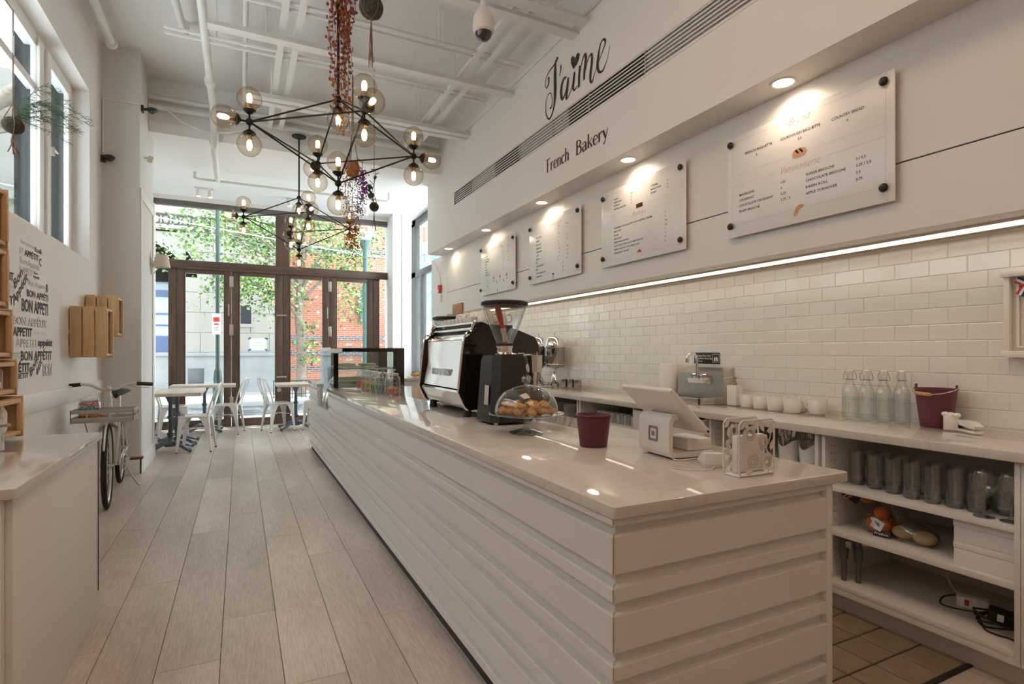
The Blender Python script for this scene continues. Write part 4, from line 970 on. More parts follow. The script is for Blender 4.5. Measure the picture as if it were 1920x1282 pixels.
# ---- words on the left wall
LW = [('bon appetit', 4.498, 1.945, 4.757, 1.955, 0.026, 'thin'), ('Bon', 4.765, 1.932, 4.868, 1.937, 0.034, 'script'), ('&', 4.868, 1.934, 4.917, 1.942, 0.035, 'bold'), ('ET', 4.483, 1.876, 4.554, 1.884, 0.04, 'thin'), ('APPÉTIT', 4.572, 1.875, 4.847, 1.877, 0.042, 'bold'), ('Bon Appetit', 4.491, 1.814, 4.868, 1.828, 0.046, 'thin'), ('C', 4.86, 1.851, 4.908, 1.847, 0.052, 'bold'), ('N APPETIT', 4.483, 1.754, 4.725, 1.748, 0.045, 'thin'), ('Bon', 4.757, 1.779, 4.829, 1.785, 0.017, 'bold'), ('Appetit', 4.735, 1.753, 4.868, 1.757, 0.019, 'bold'), ('IT', 4.315, 1.687, 4.38, 1.687, 0.05, 'serif'), ('Bon', 4.405, 1.64, 4.543, 1.75, 0.06, 'rot'), ('Bon Appetit', 4.642, 1.693, 4.997, 1.696, 0.038, 'thin'), ('B', 5.011, 1.684, 5.057, 1.686, 0.054, 'bold'), ('BON', 4.315, 1.637, 4.397, 1.643, 0.025, 'thin'), ('ET', 4.315, 1.604, 4.384, 1.608, 0.024, 'thin'), ('T', 4.315, 1.54, 4.37, 1.541, 0.053, 'serif'), ('Appétit', 4.384, 1.534, 4.635, 1.729, 0.062, 'rot'), ('BON APPÉTI', 4.614, 1.616, 5.054, 1.618, 0.046, 'bold'), ('BON APPETI', 4.52, 1.515, 5.054, 1.517, 0.083, 'bold'), ('BON APPÉTIT', 4.376, 1.426, 5.025, 1.434, 0.052, 'outline'), ('APPETIT', 4.37, 1.353, 4.715, 1.356, 0.056, 'serif'), ('bon appe', 4.757, 1.372, 5.025, 1.376, 0.026, 'hair'), ('I APPETIT', 4.37, 1.281, 4.813, 1.289, 0.057, 'thin'), ('appétit', 4.829, 1.294, 5.157, 1.299, 0.05, 'scriptb'), ('PÉTIT', 4.366, 1.206, 4.498, 1.207, 0.045, 'thin'), ('BON APPÉTIT', 4.505, 1.197, 5.142, 1.194, 0.062, 'bold'), ('ÉTIT', 4.465, 1.125, 4.671, 1.125, 0.056, 'serif'), ('Bon', 4.69, 1.084, 4.821, 1.177, 0.062, 'rot'), ('IÉTIT', 4.465, 1.083, 4.647, 1.08, 0.035, 'bold'), ('étit', 4.816, 1.085, 4.927, 1.18, 0.055, 'rot'), ('BON', 4.941, 1.085, 5.142, 1.082, 0.081, 'outline')]
sg = thing('wall_lettering', 'black wall lettering repeating Bon Appétit in mixed typefaces', 'lettering', (LX, 4.7, 1.5))
SOFT = mat('soft_grey_vinyl', (.35, .34, .335), .7)
for t, y0, z0, y1, z1, h_, st in LW:
    L = math.hypot(y1-y0, z1-z0); x = TX()
    if st == 'rot': x.text(t, 0, 0, h_, width=L, bold=.02, rot=math.atan2(z1-z0, y1-y0), shear=.1)
    elif st == 'outline':
        x.text(t, 0, 0, h_, width=L, bold=.035)
        x2 = TX(); x2.text(t, .002, .001, h_, width=L-.004, bold=.005); x2.build('letter_filling', WALL, sg, lambda u, v: (.0024, y0+u-4.7, z0+v-1.5))
    else: x.text(t, 0, 0, h_, width=L, bold={'bold': .028, 'serif': .035, 'thin': -.012, 'hair': -.022, 'script': .01, 'scriptb': .035}[st], shear=.25 if 'script' in st or st == 'hair' else 0)
    x.build('word', SOFT if st in ('thin', 'hair') else INK, sg, lambda u, v: (.0016, y0+u-4.7, z0+v-1.5))
# ---- slot grille in the soffit
sgr = thing('slot_grille', 'long linear slot grille in the soffit below the script lettering', 'vent', (SX, 3.4, 3.183))
ALU = mat('white_aluminium', (.74, .73, .71), .35); GRB = mat('grey_baffle', (.40, .39, .38), .5)
for k in range(7):
    MB().span(.0, .007, -3.9, 3.45, .004+k*.0275, .0145+k*.0275, .002).build('slat', ALU, sgr)
MB().span(-.004, .01, -3.9, 3.455, -.006, .004).build('edge_strip', ALU, sgr); MB().span(-.004, .01, -3.9, 3.455, .178, .188).build('edge_strip', ALU, sgr)
MB().span(.0, .12, 3.45, 3.458, -.006, .188).build('end_cap', BLACKMAT, sgr)
for a, c_, nm, m in ((6.21, 6.85, 'open_section', BLACKMAT), (4.96, 5.57, 'open_section', BLACKMAT), (3.03, 4.05, 'open_section', BLACKMAT), (5.57, 6.21, 'closed_section', GRB), (4.05, 4.96, 'closed_section', GRB), (-.4, 3.03, 'closed_section', mat('warm_grey_baffle', (.42, .39, .36), .5))):  # the nearest closed stretch has a slightly warmer grey backing
    MB().span(.020 if nm[0] == 'o' else .014, .055, a-3.4, c_-3.4, 0, .182).build(nm, m, sgr)
for y in (6.21, 5.57, 4.96, 4.301, 3.72, 3.03, 1.9): MB().span(-.002, .008, y-3.4-.005, y-3.4+.005, 0, .182).build('joint_clip', STEEL, sgr)
# ================================================================== LIGHTS
GLOW = emis('downlight_glow', (1, .93, .82), 6)
TRIMR = mat('downlight_ring', (.82, .80, .76), .4)
names = ('nearest', 'second', 'third', 'fourth', 'farthest')
for k, y in enumerate((2.03, 3.37, 4.71, 6.07, 7.40)):
    t = thing('downlight', 'round recessed downlight in the soffit, %s from the camera' % names[k], 'downlight', (2.658, y, SZ), group='soffit downlights')
    MB().lathe([(.052, .0), (.066, .0), (.068, -.004), (.064, -.006), (.054, -.004), (.052, .0)], 28, cap=False).build('trim_ring', TRIMR, t)
    MB().lathe([(.0, -.0015), (.053, -.0015), (.053, -.0005), (.0, -.0005)], 24).build('lens', GLOW, t)
    d = bpy.data.lights.new('downlight_beam', 'SPOT'); d.energy = 6.0; d.color = (1, .78, .56); d.spot_size = math.radians(165); d.spot_blend = .5; d.shadow_soft_size = .045
    o = bpy.data.objects.new('downlight_beam', d); COL.objects.link(o); o.parent = t; o.location = (0, 0, -.02)
t = thing('led_strip', 'continuous warm LED strip under the cream menu panels', 'light strip', (2.965, 3.6, 1.812))
MB().span(-.055, .06, -4.1, 4.1, -.010, 0, .002).build('profile', mat('led_profile', (.78, .76, .72), .4), t)
MB().span(-.046, .050, -4.1, 4.1, -.013, -.0095).build('diffuser', emis('led_glow', (1, .84, .66), 2.8), t)
# ---- chandeliers
BULB = emis('filament_bulb_glow', (1, .74, .42), 26)
BULBG = glass('bulb_glass', (1, .93, .80), 1.0, .02)
BRASS = mat('aged_brass', (.42, .30, .16), .35, metal=.9)
def globe_mesh():
    out = {}
    R = .083
    out['globe'] = MB().lathe([(.022, .058)]+[(R*math.sin(a), .058+R*.97-R*math.cos(a)) for a in [PI*(.09+.91*k/14) for k in range(14)]]+[(.0, .058+R*1.97)], 28, cap=False).mesh('globe', AMBER)
    out['cup'] = MB().lathe([(.007, 0), (.007, .03), (.016, .035), (.034, .048), (.044, .060), (.040, .064), (.0, .064)], 20).mesh('cup', BLACKM)
    out['socket'] = MB().lathe([(.015, .062), (.018, .068), (.018, .105), (.013, .110), (.0, .110)], 14).mesh('socket', BRASS)
    out['bulb'] = MB().lathe([(.008, .108), (.016, .122), (.018, .145), (.016, .165), (.009, .177), (.0, .18)], 14).mesh('bulb', BULB)
    return out
GM = globe_mesh()
def chandelier(c, ph, ztop, label):
    t = thing('chandelier', label, 'chandelier', c, group=None)
    R, ht, hb = .62, .315, .33
    a = Vector((math.cos(ph), math.sin(ph), 0)); b_ = Vector((math.sin(ph), -math.cos(ph), 0)); up = Vector((0, 0, 1))
    N = {'l': -R*a, 'r': R*a, 'n': R*b_, 'f': -R*b_, 't': ht*up, 'b': -hb*up}
    for k, p in N.items():
        MB().ball(p, .026, 16).build('node', BLACKM, t)
    for p, q in (('t', 'l'), ('t', 'r'), ('t', 'n'), ('t', 'f'), ('b', 'l'), ('b', 'r'), ('b', 'n'), ('b', 'f'), ('l', 'n'), ('n', 'r'), ('r', 'f'), ('f', 'l')):
        MB().cyl(N[p], N[q], .0065, seg=8).build('rod', BLACKM, t)
    MB().cyl(N['t'], (0, 0, ztop-c[2]), .009, seg=10).build('stem', BLACKM, t)
    MB().lathe([(.0, 0), (.085, 0), (.085, -.012), (.06, -.022), (.0, -.024)], 24, Matrix.Translation((0, 0, ztop-c[2]))).build('ceiling_rose', BLACKM, t)
    dirs = []
    for k, o_ in (('l', -a), ('r', a), ('n', b_), ('f', -b_)): dirs += [(k, up), (k, -up), (k, o_)]
    dirs += [('t', -up), ('b', up), ('b', -up)]
    for k, d in dirs:
        q = d.to_track_quat('Z', 'Y').to_euler() if abs(d.z) < .5 else (Euler((0, 0, 0)) if d.z > 0 else Euler((PI, 0, 0)))
        h_ = inst('lamp_holder', GM['cup'], t, N[k]+d*.022, q)
        inst('globe', GM['globe'], h_); inst('bulb', GM['bulb'], h_); inst('brass_socket', GM['socket'], h_)
    return t
chandelier((.675, 4.37, 2.874), .121, ZC, 'large near chandelier of black rods with fifteen amber globes')
chandelier((.657, 7.287, 2.852), .074, ZC-.43, 'far chandelier of black rods and amber globes before the doors')
# ================================================================== ON THE SERVICE COUNTER (z = .88)
CT = .8805
# ---- espresso machine (back towards the customers)
em_ = thing('espresso_machine', 'chrome and gloss black two-group espresso machine on the counter', 'coffee machine', (1.36, 3.25, CT))
def L(x, z): return (x-1.36, z-.88)
side = [L(*p) for p in ((1.15, .925), (1.127, .945), (1.092, 1.024), (1.096, 1.05), (1.128, 1.325), (1.20, 1.385), (1.22, 1.408), (1.30, 1.408), (1.46, 1.380), (1.575, 1.338), (1.602, 1.285), (1.585, 1.243), (1.50, 1.236), (1.46, 1.20), (1.455, 1.05), (1.62, 1.03), (1.63, .95), (1.61, .925))]
HY = .37
MX = Matrix(((1, 0, 0, 0), (0, 0, -1, 0), (0, 1, 0, 0), (0, 0, 0, 1)))   # polygon xy -> xz, extruded towards -y
for s_ in (-1, 1):
    MB().prism(side, .024, Matrix.Translation((0, s_*HY+.012, 0)) @ MX, bev=.004).build('side_panel', BLACKG, em_)
    ed = [(x, s_*HY, z) for x, z in (L(1.15, .925), L(1.127, .945), L(1.090, 1.024), L(1.094, 1.05), L(1.126, 1.325), L(1.165, 1.365), L(1.178, 1.40), L(1.192, 1.425), L(1.20, 1.425))]
    MB().tube(spline(ed, 4), .0085, 8).build('edge_trim', CHROME, em_)
    MB().tube(spline([(x, s_*HY, z) for x, z in (L(1.165, 1.365), L(1.21, 1.41), L(1.25, 1.41), L(1.30, 1.38))], 4), .008, 8).build('rail_post', BLACKM, em_)
b = MB(); rows = [L(*p) for p in ((1.158, .925), (1.135, .946), (1.100, 1.020), (1.104, 1.032))]
b.loft([[(x, y, z) for x, z in rows] for y in (-.356, .356)], cap=False, closed=False); b.build('lower_chrome_panel', CHROME, em_)
b = MB(); prof = spline([L(*p) for p in ((1.108, 1.040), (1.117, 1.10), (1.130, 1.18), (1.134, 1.25), (1.138, 1.318))], 5)
b.loft([[(x, y, z) for x, z in prof] for y in [(-.352+.704*k/12) for k in range(13)]], cap=False, closed=False); b.build('back_panel', CHROME, em_)
b = MB(); prof = [L(*p) for p in ((1.136, 1.322), (1.165, 1.347), (1.205, 1.368))]
b.loft([[(x, y, z) for x, z in prof] for y in (-.352, .352)], cap=False, closed=False); b.build('top_chrome_panel', CHROME, em_)
MB().span(1.20-1.36, 1.455-1.36, -.355, .355, .06, .485).build('boiler_housing', BLACKM, em_)
MB().span(1.205-1.36, 1.44-1.36, -.355, .355, .485, .528, .004).build('cup_tray', BLACKM, em_)
MB().span(1.455-1.36, 1.575-1.36, -.355, .355, .36, .46, .01).build('hood', BLACKG, em_)
MB().span(1.46-1.36, 1.625-1.36, -.355, .355, .05, .14, .006).build('drip_tray', STAINLESS, em_)
for z, x in ((1.418, 1.205), (1.384, 1.190)):
    MB().cyl((x-1.36, -.36, z-.88), (x-1.36, .36, z-.88), .0075).build('cup_rail', CHROME, em_)
for s_ in (-1, 1):
    for x in (-.19, .2): MB().lathe([(.024, 0), (.026, .01), (.022, .045)], 16, Matrix.Translation((x, s_*.31, 0))).build('foot', BLACKMAT, em_)
    g = MB(); g.lathe([(.0, 0), (.045, 0), (.05, .03), (.05, .07), (.03, .09)], 20, Matrix.Translation((.15, s_*.16, .26))); gp = g.build('group_head', CHROME, em_)
    MB().tube([(.19, s_*.16, .27), (.24, s_*.16, .265), (.36, s_*.16, .25)], [.010, .014, .017], 12).build('portafilter_handle', BLACKMAT, gp)
    MB().tube(spline([(.22, s_*.33, .40), (.25, s_*.335, .37), (.24, s_*.34, .22), (.25, s_*.34, .14)], 4), .006, 8).build('steam_wand', CHROME, em_)
pl = MB(); pl.box((1.1215-1.36, 0, .235), (.006, .36, .066), .030, 3); pl.build('badge', mat('badge_steel', (.45, .46, .48), .25, metal=.9), em_)
x = TX(); x.text('SYNESSO', 0, 0, .044, width=.27, bold=.02, align='C'); x.build('badge_lettering', mat('badge_white', (.75, .75, .78), .3), em_, lambda u, v: (1.118-1.36, -u, .213+v))
# ---- cups on top of the machine, upside down
def cup_proto(name, label, r, h, m=CERAM):
    t = thing(name, label, 'cup', group='cups on the espresso machine')
    MB().lathe([(r*.95, 0), (r, .003), (r*.98, h*.5), (r*.80, h*.88), (r*.6, h*.98), (r*.56, h), (.0, h), ], 22).build('bowl', m, t)
    MB().tube(spline([(r*.93, 0, h*.75), (r*1.4, 0, h*.78), (r*1.55, 0, h*.5), (r*1.3, 0, h*.28), (r*.96, 0, h*.3)], 4), r*.1, 8, flat=1.5).build('handle', m, t)
    return t
c0 = cup_proto('coffee_cup', 'x', .052, .088)
for i, (x, y, rz, lb) in enumerate(((1.30, 2.975, -.4, 'nearest upturned white cup on the espresso machine'), (1.295, 3.10, 2.2, 'second upturned white cup on the espresso machine'), (1.30, 3.23, 2.6, 'third upturned white cup on the espresso machine'), (1.305, 3.36, 1.7, 'fourth upturned white cup on the espresso machine'), (1.41, 3.03, -.3, 'upturned white cup on the machine behind the grinder hopper'), (1.41, 3.17, .4, 'upturned white cup at the barista side of the machine top'))):
    place(c0, i, (x, y, 1.409), rz, lb)
c1 = thing('espresso_cup', 'x', 'cup', group='cups on the espresso machine')
MB().lathe([(.024, 0), (.027, .004), (.031, .05), (.029, .05), (.022, .006), (.0, .006)], 18, cap=False).build('bowl', CERAM, c1)
for i, y in enumerate((3.03, 3.10, 3.17, 3.24, 3.31, 3.38, 3.45)): place(c1, i, (1.237, y, 1.409), 0, 'small white espresso cup behind the chrome rails, %s from the near end' % ('first', 'second', 'third', 'fourth', 'fifth', 'sixth', 'seventh')[i])
# ---- grinders
def grinder(loc, label, brush=False):
    t = thing('coffee_grinder', label, 'grinder', loc)
    b = MB()
    def octo(wx, wy, ch, z, dx=0): return [(dx+sx*wx*(1 if k else 1), 0, z) for sx in (1,) for k in (1,)] if 0 else [(dx+wx-ch, -wy, z), (dx+wx, -wy+ch, z), (dx+wx, wy-ch, z), (dx+wx-ch, wy, z), (dx-wx+ch, wy, z), (dx-wx, wy-ch, z), (dx-wx, -wy+ch, z), (dx-wx+ch, -wy, z)]
    b.loft([octo(.123, .125, .035, .012), octo(.120, .12, .035, .05), octo(.104, .105, .035, .33), octo(.095, .096, .035, .352)]); b.build('body', BLACKMAT, t)
    for x, y in ((-.09, -.09), (.09, -.09), (-.09, .09), (.09, .09)): MB().lathe([(.012, 0), (.012, .014)], 12, Matrix.Translation((x, y, 0))).build('foot', STEEL, t)
    MB().lathe([(.075, .352), (.08, .358), (.06, .366), (.042, .37), (.042, .392), (.047, .395), (.047, .402), (.0, .402)], 24).build('adjustment_collar', STAINLESS, t)
    MB().cyl((.07, -.02, .361), (.105, -.03, .361), .005).build('adjustment_lever', STEEL, t)
    MB().lathe([(.041, .40), (.046, .42), (.118, .60), (.121, .615)], 32, cap=False).build('hopper', CLEAR, t)
    MB().lathe([(.0, .613), (.123, .613), (.126, .618), (.126, .632), (.11, .638), (.0, .639)], 32).build('hopper_lid', BLACKMAT, t)
    MB().lathe([(.042, .40), (.046, .415), (.0, .415)], 16).build('coffee_beans', mat('roast_beans', (.05, .025, .012), .5, bump=.6, bscale=120), t)
    # dosing chamber on the barista side
    MB().lathe([(.045, .26), (.047, .262), (.047, .345), (.05, .347), (.05, .352), (.0, .352)], 24, Matrix.Translation((.175, .0, 0))).build('dosing_chamber', STAINLESS, t)
    MB().lathe([(.018, .16), (.038, .258), (.04, .262)], 20, Matrix.Translation((.175, 0, 0)), cap=False).build('chute', STEEL, t)
    MB().tube([(.11, 0, .2), (.175, .03, .19), (.22, .03, .19)], .007).build('portafilter_fork', STEEL, t)
    MB().lathe([(.05, .02), (.055, .025), (.055, .05), (.04, .055), (.0, .055)], 20, Matrix.Translation((.185, -.02, 0))).build('tamper_dish', STAINLESS, t)
    m_ = Matrix.Translation((.085, -.1035, .285)) @ Matrix.Rotation(PI/2-.05, 4, 'X')
    bd = MB().lathe([(.0, 0), (.024, 0), (.024, .004), (.019, .006), (.017, .004), (.0, .004)], 24, Matrix.Translation((.0895, -.0905, .285)) @ Vector((.7, -.7, .06)).to_track_quat('Z', 'Y').to_matrix().to_4x4()).build('round_badge', STEEL, t)
    MB().box((-.1235, -.045, .15), (.002, .05, .10), .001, rot=(0, .057, 0)).build('data_label', mat('label_silver', (.55, .53, .5), .5), t)
    return t
grinder((1.255, 2.625, CT), 'black coffee grinder with clear cone hopper in front of the machine')
grinder((1.43, 3.97, CT), 'farther black coffee grinder half hidden behind the espresso machine')
t = thing('grinder_brush', 'red-handled brush standing in the near grinder hopper', 'brush', (1.262, 2.615, 1.298))
q = Matrix.Translation((.0, 0, 0)) @ Matrix.Rotation(-.30, 4, 'Y') @ Matrix.Rotation(.06, 4, 'X')
MB().box((0, 0, .035), (.028, .008, .055), .003).build('bristles', mat('pale_bristle', (.70, .62, .52), .8), t).matrix_local = q
MB().box((0, 0, .072), (.03, .010, .022), .002).build('ferrule', STEEL, t).matrix_local = q
b = MB(); b.loft([[(sx*w_, sy*.006, z) for sx, sy in ((-1, -1), (1, -1), (1, 1), (-1, 1))] for w_, z in ((.011, .082), (.009, .10), (.015, .15), (.016, .18), (.011, .20))]); b.build('handle', mat('red_lacquer', (.50, .025, .02), .35), t, 60).matrix_local = q
# ---- cake stand with dome and madeleines
t = thing('cake_stand', 'clear glass cake stand with a glass foot', 'cake stand', (1.175, 2.225, CT))
MB().lathe([(.0, .004), (.078, .0), (.08, .005), (.06, .010), (.022, .020), (.014, .032), (.014, .065), (.022, .080), (.05, .084), (.0, .085)], 32).build('foot', glass('thick_glass', (.96, .97, .965), 2.0, .06, edge=(.6, .63, .63)), t)
b = MB(); n = 48
def sc_(r, z, a=0.): return [((r+a*math.cos(k*PI))*math.cos(2*PI*k/n), (r+a*math.cos(k*PI))*math.sin(2*PI*k/n), z) for k in range(n)]
b.loft([sc_(.02, .084), sc_(.155, .084), sc_(.168, .087, .002), sc_(.172, .092, .003), sc_(.166, .094, .002), sc_(.152, .090), sc_(.02, .090)], cap=True); b.build('plate', glass('plate_glass', (.94, .955, .95), 2.0, .08, edge=(.62, .65, .65)), t)
dm_ = thing('glass_dome', 'clear glass dome with a round knob over the madeleines', 'cake dome', (1.175, 2.225, CT+.0915))
MB().lathe([(.143, 0), (.146, .004), (.144, .03), (.132, .065), (.105, .10), (.06, .122), (.02, .130), (.014, .131)], 40, cap=False).build('bell', CLEAR, dm_)
MB().lathe([(.013, .128), (.010, .135), (.020, .142), (.024, .155), (.02, .166), (.010, .172), (.0, .173)], 20).build('knob', glass('thick_glass'), dm_)
MAD = mat('madeleine_crust', (.60, .30, .075), .5, noise=.35, nscale=22, bump=.2, bscale=40)
b = MB(); prof = [(0, -.0)]; sec = []
for k in range(11):
    a = PI*k/10; wd = .023*math.sin(a)**.7*(1+.12*math.cos(a)); hh = .017*math.sin(a)**.6
    sec.append([(-.040*math.cos(a), max(wd, .0008)*math.cos(2*PI*j/12), hh*(.9*math.sin(2*PI*j/12) if math.sin(2*PI*j/12) > 0 else .75*math.sin(2*PI*j/12))+.013) for j in range(12)])
b.loft(sec); b.ball((.003, 0, .024), .013, 12, (1.3, 1, .8)); mm = b.mesh('madeleine', MAD, 60)
rr = random.Random(5); k = 0
for ring_, cnt, z in ((.112, 11, 0), (.058, 6, 0), (.09, 8, .024)):
    for i in range(cnt):
        a = 2*PI*i/cnt+ring_*9; k += 1
        o = inst('madeleine', mm, None, (1.175+ring_*math.cos(a), 2.225+ring_*math.sin(a), CT+.0925+z), (rr.uniform(-.2, .2), rr.uniform(-.15, .15), rr.uniform(0, 6)), (.82, .82, .85))
        tag(o, 'golden shell-shaped madeleine under the glass dome', 'pastry', 'madeleines under the dome')
# ---- plum-coloured cup
PLUM = mat('plum_enamel', (.115, .018, .038), .38)
t = thing('plum_tumbler', 'small plum-coloured tapered pot on the counter', 'pot', (1.25, 1.80, CT))
MB().lathe([(.0, .0), (.052, .0), (.054, .003), (.0665, .118), (.0685, .120), (.0685, .124), (.066, .125), (.064, .121), (.052, .006), (.0, .006)], 40).build('shell', PLUM, t)
MB().lathe([(.0668, .1175), (.070, .119), (.0705, .1225), (.069, .1255), (.0655, .1255)], 40, cap=False).build('rolled_rim', PLUM, t)
MB().lathe([(.0640, .093), (.0648, .0945), (.0645, .096)], 40, cap=False).build('bead_line', PLUM, t)
# ---- tablet register seen from behind
GREYL = mat('logo_grey', (.22, .205, .195), .5); POSW = mat('register_white', (.77, .73, .70), .32)
t = thing('register_stand', 'white tablet register stand with a square logo', 'register', (1.40, 1.53, CT), math.radians(-5))
b = MB(); th = .016
outer = spline([(.12, .004), (-.045, .004), (-.066, .012), (-.075, .035), (-.075, .112), (-.072, .134), (-.058, .150), (-.04, .154)], 4)
inner = spline([(-.035, .138), (-.05, .134), (-.058, .122), (-.059, .110), (-.059, .040), (-.054, .026), (-.040, .020), (.12, .020)], 4)
pg = outer+inner
b.loft([[(x_, y_, z_) for x_, z_ in pg] for y_ in (-.088, .088)]); b.build('stand', POSW, t)
MB().span(-.04, .11, -.08, .08, 0, .005).build('rubber_base', BLACKMAT, t)
tb = MB(); tb.box((0, 0, 0), (.225, .300, .017), .007, 3); tbo = tb.build('tablet_case', POSW, t)
tbo.location = (-.026, .008, .168); tbo.rotation_euler = (0, math.radians(43), 0)
MB().box((0, 0, .0092), (.19, .25, .001)).build('screen', BLACKG, tbo)
MB().cyl((.10, -.1505, -.002), (.10, -.1500, -.002), .005, seg=12).build('case_button', BLACKMAT, tbo)
MB().span(.018, .125, -.07, .07, .02, .062, .006).build('connection_hub', POSW, t)
MB().span(-.04, -.038, -.06, .06, .151, .1555).build('hinge_slot', BLACKMAT, t)
x = TX()
def rsq(s_, r): return [(sx*(s_-r)+r*math.cos(a+k*PI/8), sy*(s_-r)+r*math.sin(a+k*PI/8)) for sx, sy, a in ((1, 1, 0), (-1, 1, PI/2), (-1, -1, PI), (1, -1, 1.5*PI)) for k in range(5)]
O_, I_ = rsq(.027, .007), rsq(.0185, .0045)
for k in range(20): x.poly([O_[k], O_[(k+1) % 20], I_[(k+1) % 20], I_[k]])
x.poly(rsq(.008, .0018)); x.build('square_logo', GREYL, t, lambda u, v: (-.0775, -u, .080+v))
MB().tube(spline([(-.03, -.06, .003), (-.06, -.09, .003), (-.05, -.12, .003), (.02, -.11, .003), (.05, -.14, .003)], 5), .0022, 6).build('cable', WHITEP, t)
t = thing('card_reader', 'small white wedge card reader beside the register', 'card reader', (1.385, 1.325, CT), math.radians(58))
b = MB(); b.loft([[(-.05, -.032, .003), (.05, -.032, .003), (.05, .032, .003), (-.05, .032, .003)], [(-.052, -.034, .012), (.052, -.034, .008), (.052, .034, .008), (-.052, .034, .012)], [(-.047, -.030, .044), (.0, -.030, .042), (.0, .030, .042), (-.047, .030, .044)]]); b.build('body', POSW, t, 20)
MB().span(-.05, .05, -.031, .031, 0, .003).build('base_pad', WHITEP, t)
MB().tube(spline([(-.05, 0, .008), (-.09, .03, .002), (-.10, .09, .002), (-.06, .14, .002)], 5), .0016, 6).build('cable', WHITEP, t)
# ---- napkin holder with cut-out roses
t = thing('napkin_holder', 'white cut-metal napkin holder with rose pattern', 'napkin holder', (1.39, 1.18, CT))
W2, HH = .075, .166
def rose(x, u, v, r):
    for k in range(6):
        a = 2*PI*k/6; x.poly([(u+r*.62*math.cos(a)+r*.34*math.cos(2*PI*j/10), v+r*.62*math.sin(a)+r*.34*math.sin(2*PI*j/10)) for j in range(10)])
def leaf(x, u, v, l, a):
    ca, sa = math.cos(a), math.sin(a)
    x.poly([(u+p*ca-q_*sa, v+p*sa+q_*ca) for p, q_ in ((0, 0), (l*.3, l*.26), (l*.65, l*.26), (l*1.15, 0), (l*.65, -l*.26), (l*.3, -l*.26))])
for nm, y in (('front_panel', -.029), ('back_panel', .029)):
    rim = [(-W2+.008, y, .003), (W2-.008, y, .003), (W2, y, .011), (W2, y, HH-.012), (W2-.012, y, HH), (-W2+.012, y, HH), (-W2, y, HH-.012), (-W2, y, .011)]
    NHM = mat('holder_white_metal', (.74, .71, .68), .4); po = MB().tube(rim, .0026, 8, closed=True).build(nm, NHM, t)
    x = TX()
    for u, v, r in ((-.030, .128, .026), (.028, .098, .027), (-.022, .045, .027), (.045, .036, .022)): rose(x, u, v, r)
    for u, v, l, a in ((-.07, .14, .03, .9), (-.07, .09, .032, .3), (-.07, .075, .03, -.7), (-.065, .02, .035, 1.0), (-.055, .11, .03, 1.5), (.03, .13, .03, 2.2), (.055, .12, .035, 1.2), (.0, .07, .035, -.5), (.03, .06, .035, -.2), (.06, .07, .03, 1.4), (.02, .015, .035, .4), (-.05, .01, .03, .2), (.0, .02, .03, 1.9), (.055, .015, .03, 1.7), (.04, .13, .03, .1), (-.01, .1, .03, .4), (-.045, .07, .03, 2.3)): leaf(x, u, v, l, a)
    for pts in ([(-.075, .06), (-.05, .09), (-.055, .12)], [(-.03, .003), (-.02, .03), (.0, .07), (.024, .08)], [(.024, .08), (.05, .1), (.06, .14)], [(.075, .05), (.05, .06), (.03, .09)], [(-.03, .1), (-.02, .08), (-.022, .05)], [(.045, .003), (.05, .03), (.07, .06)]): x.ribbon([(a, c_, .005) for a, c_ in pts], 4)
    x.build('rose_tracery', NHM, po, lambda u, v, y=y: (u, y, v), jit=(0, -.00003, 0))
    x = TX()
    for u, v, r in ((-.03, .125, .024), (.024, .095, .025), (-.022, .045, .026), (.045, .04, .02)):
        x.ribbon([(u+r*(.15+.75*k/22)*math.cos(k*.62), v+r*(.15+.75*k/22)*math.sin(k*.62), .0016) for k in range(23)], 2)
    x.build('rose_cut_lines', mat('cut_shadow', (.33, .30, .28), .8), po, lambda u, v, y=y: (u, y-.0035, v))
MB().span(-W2, W2, -.03, .03, 0, .004, .001).build('base', WHITEMET, t)
tag(MB().box((1.400, 1.190, CT+.0045+.056), (.122, .022, .112), .004).build('paper_napkins', mat('tissue_paper', (.80, .76, .72), .9)), 'stack of white paper napkins in the cut-metal holder', 'napkins')
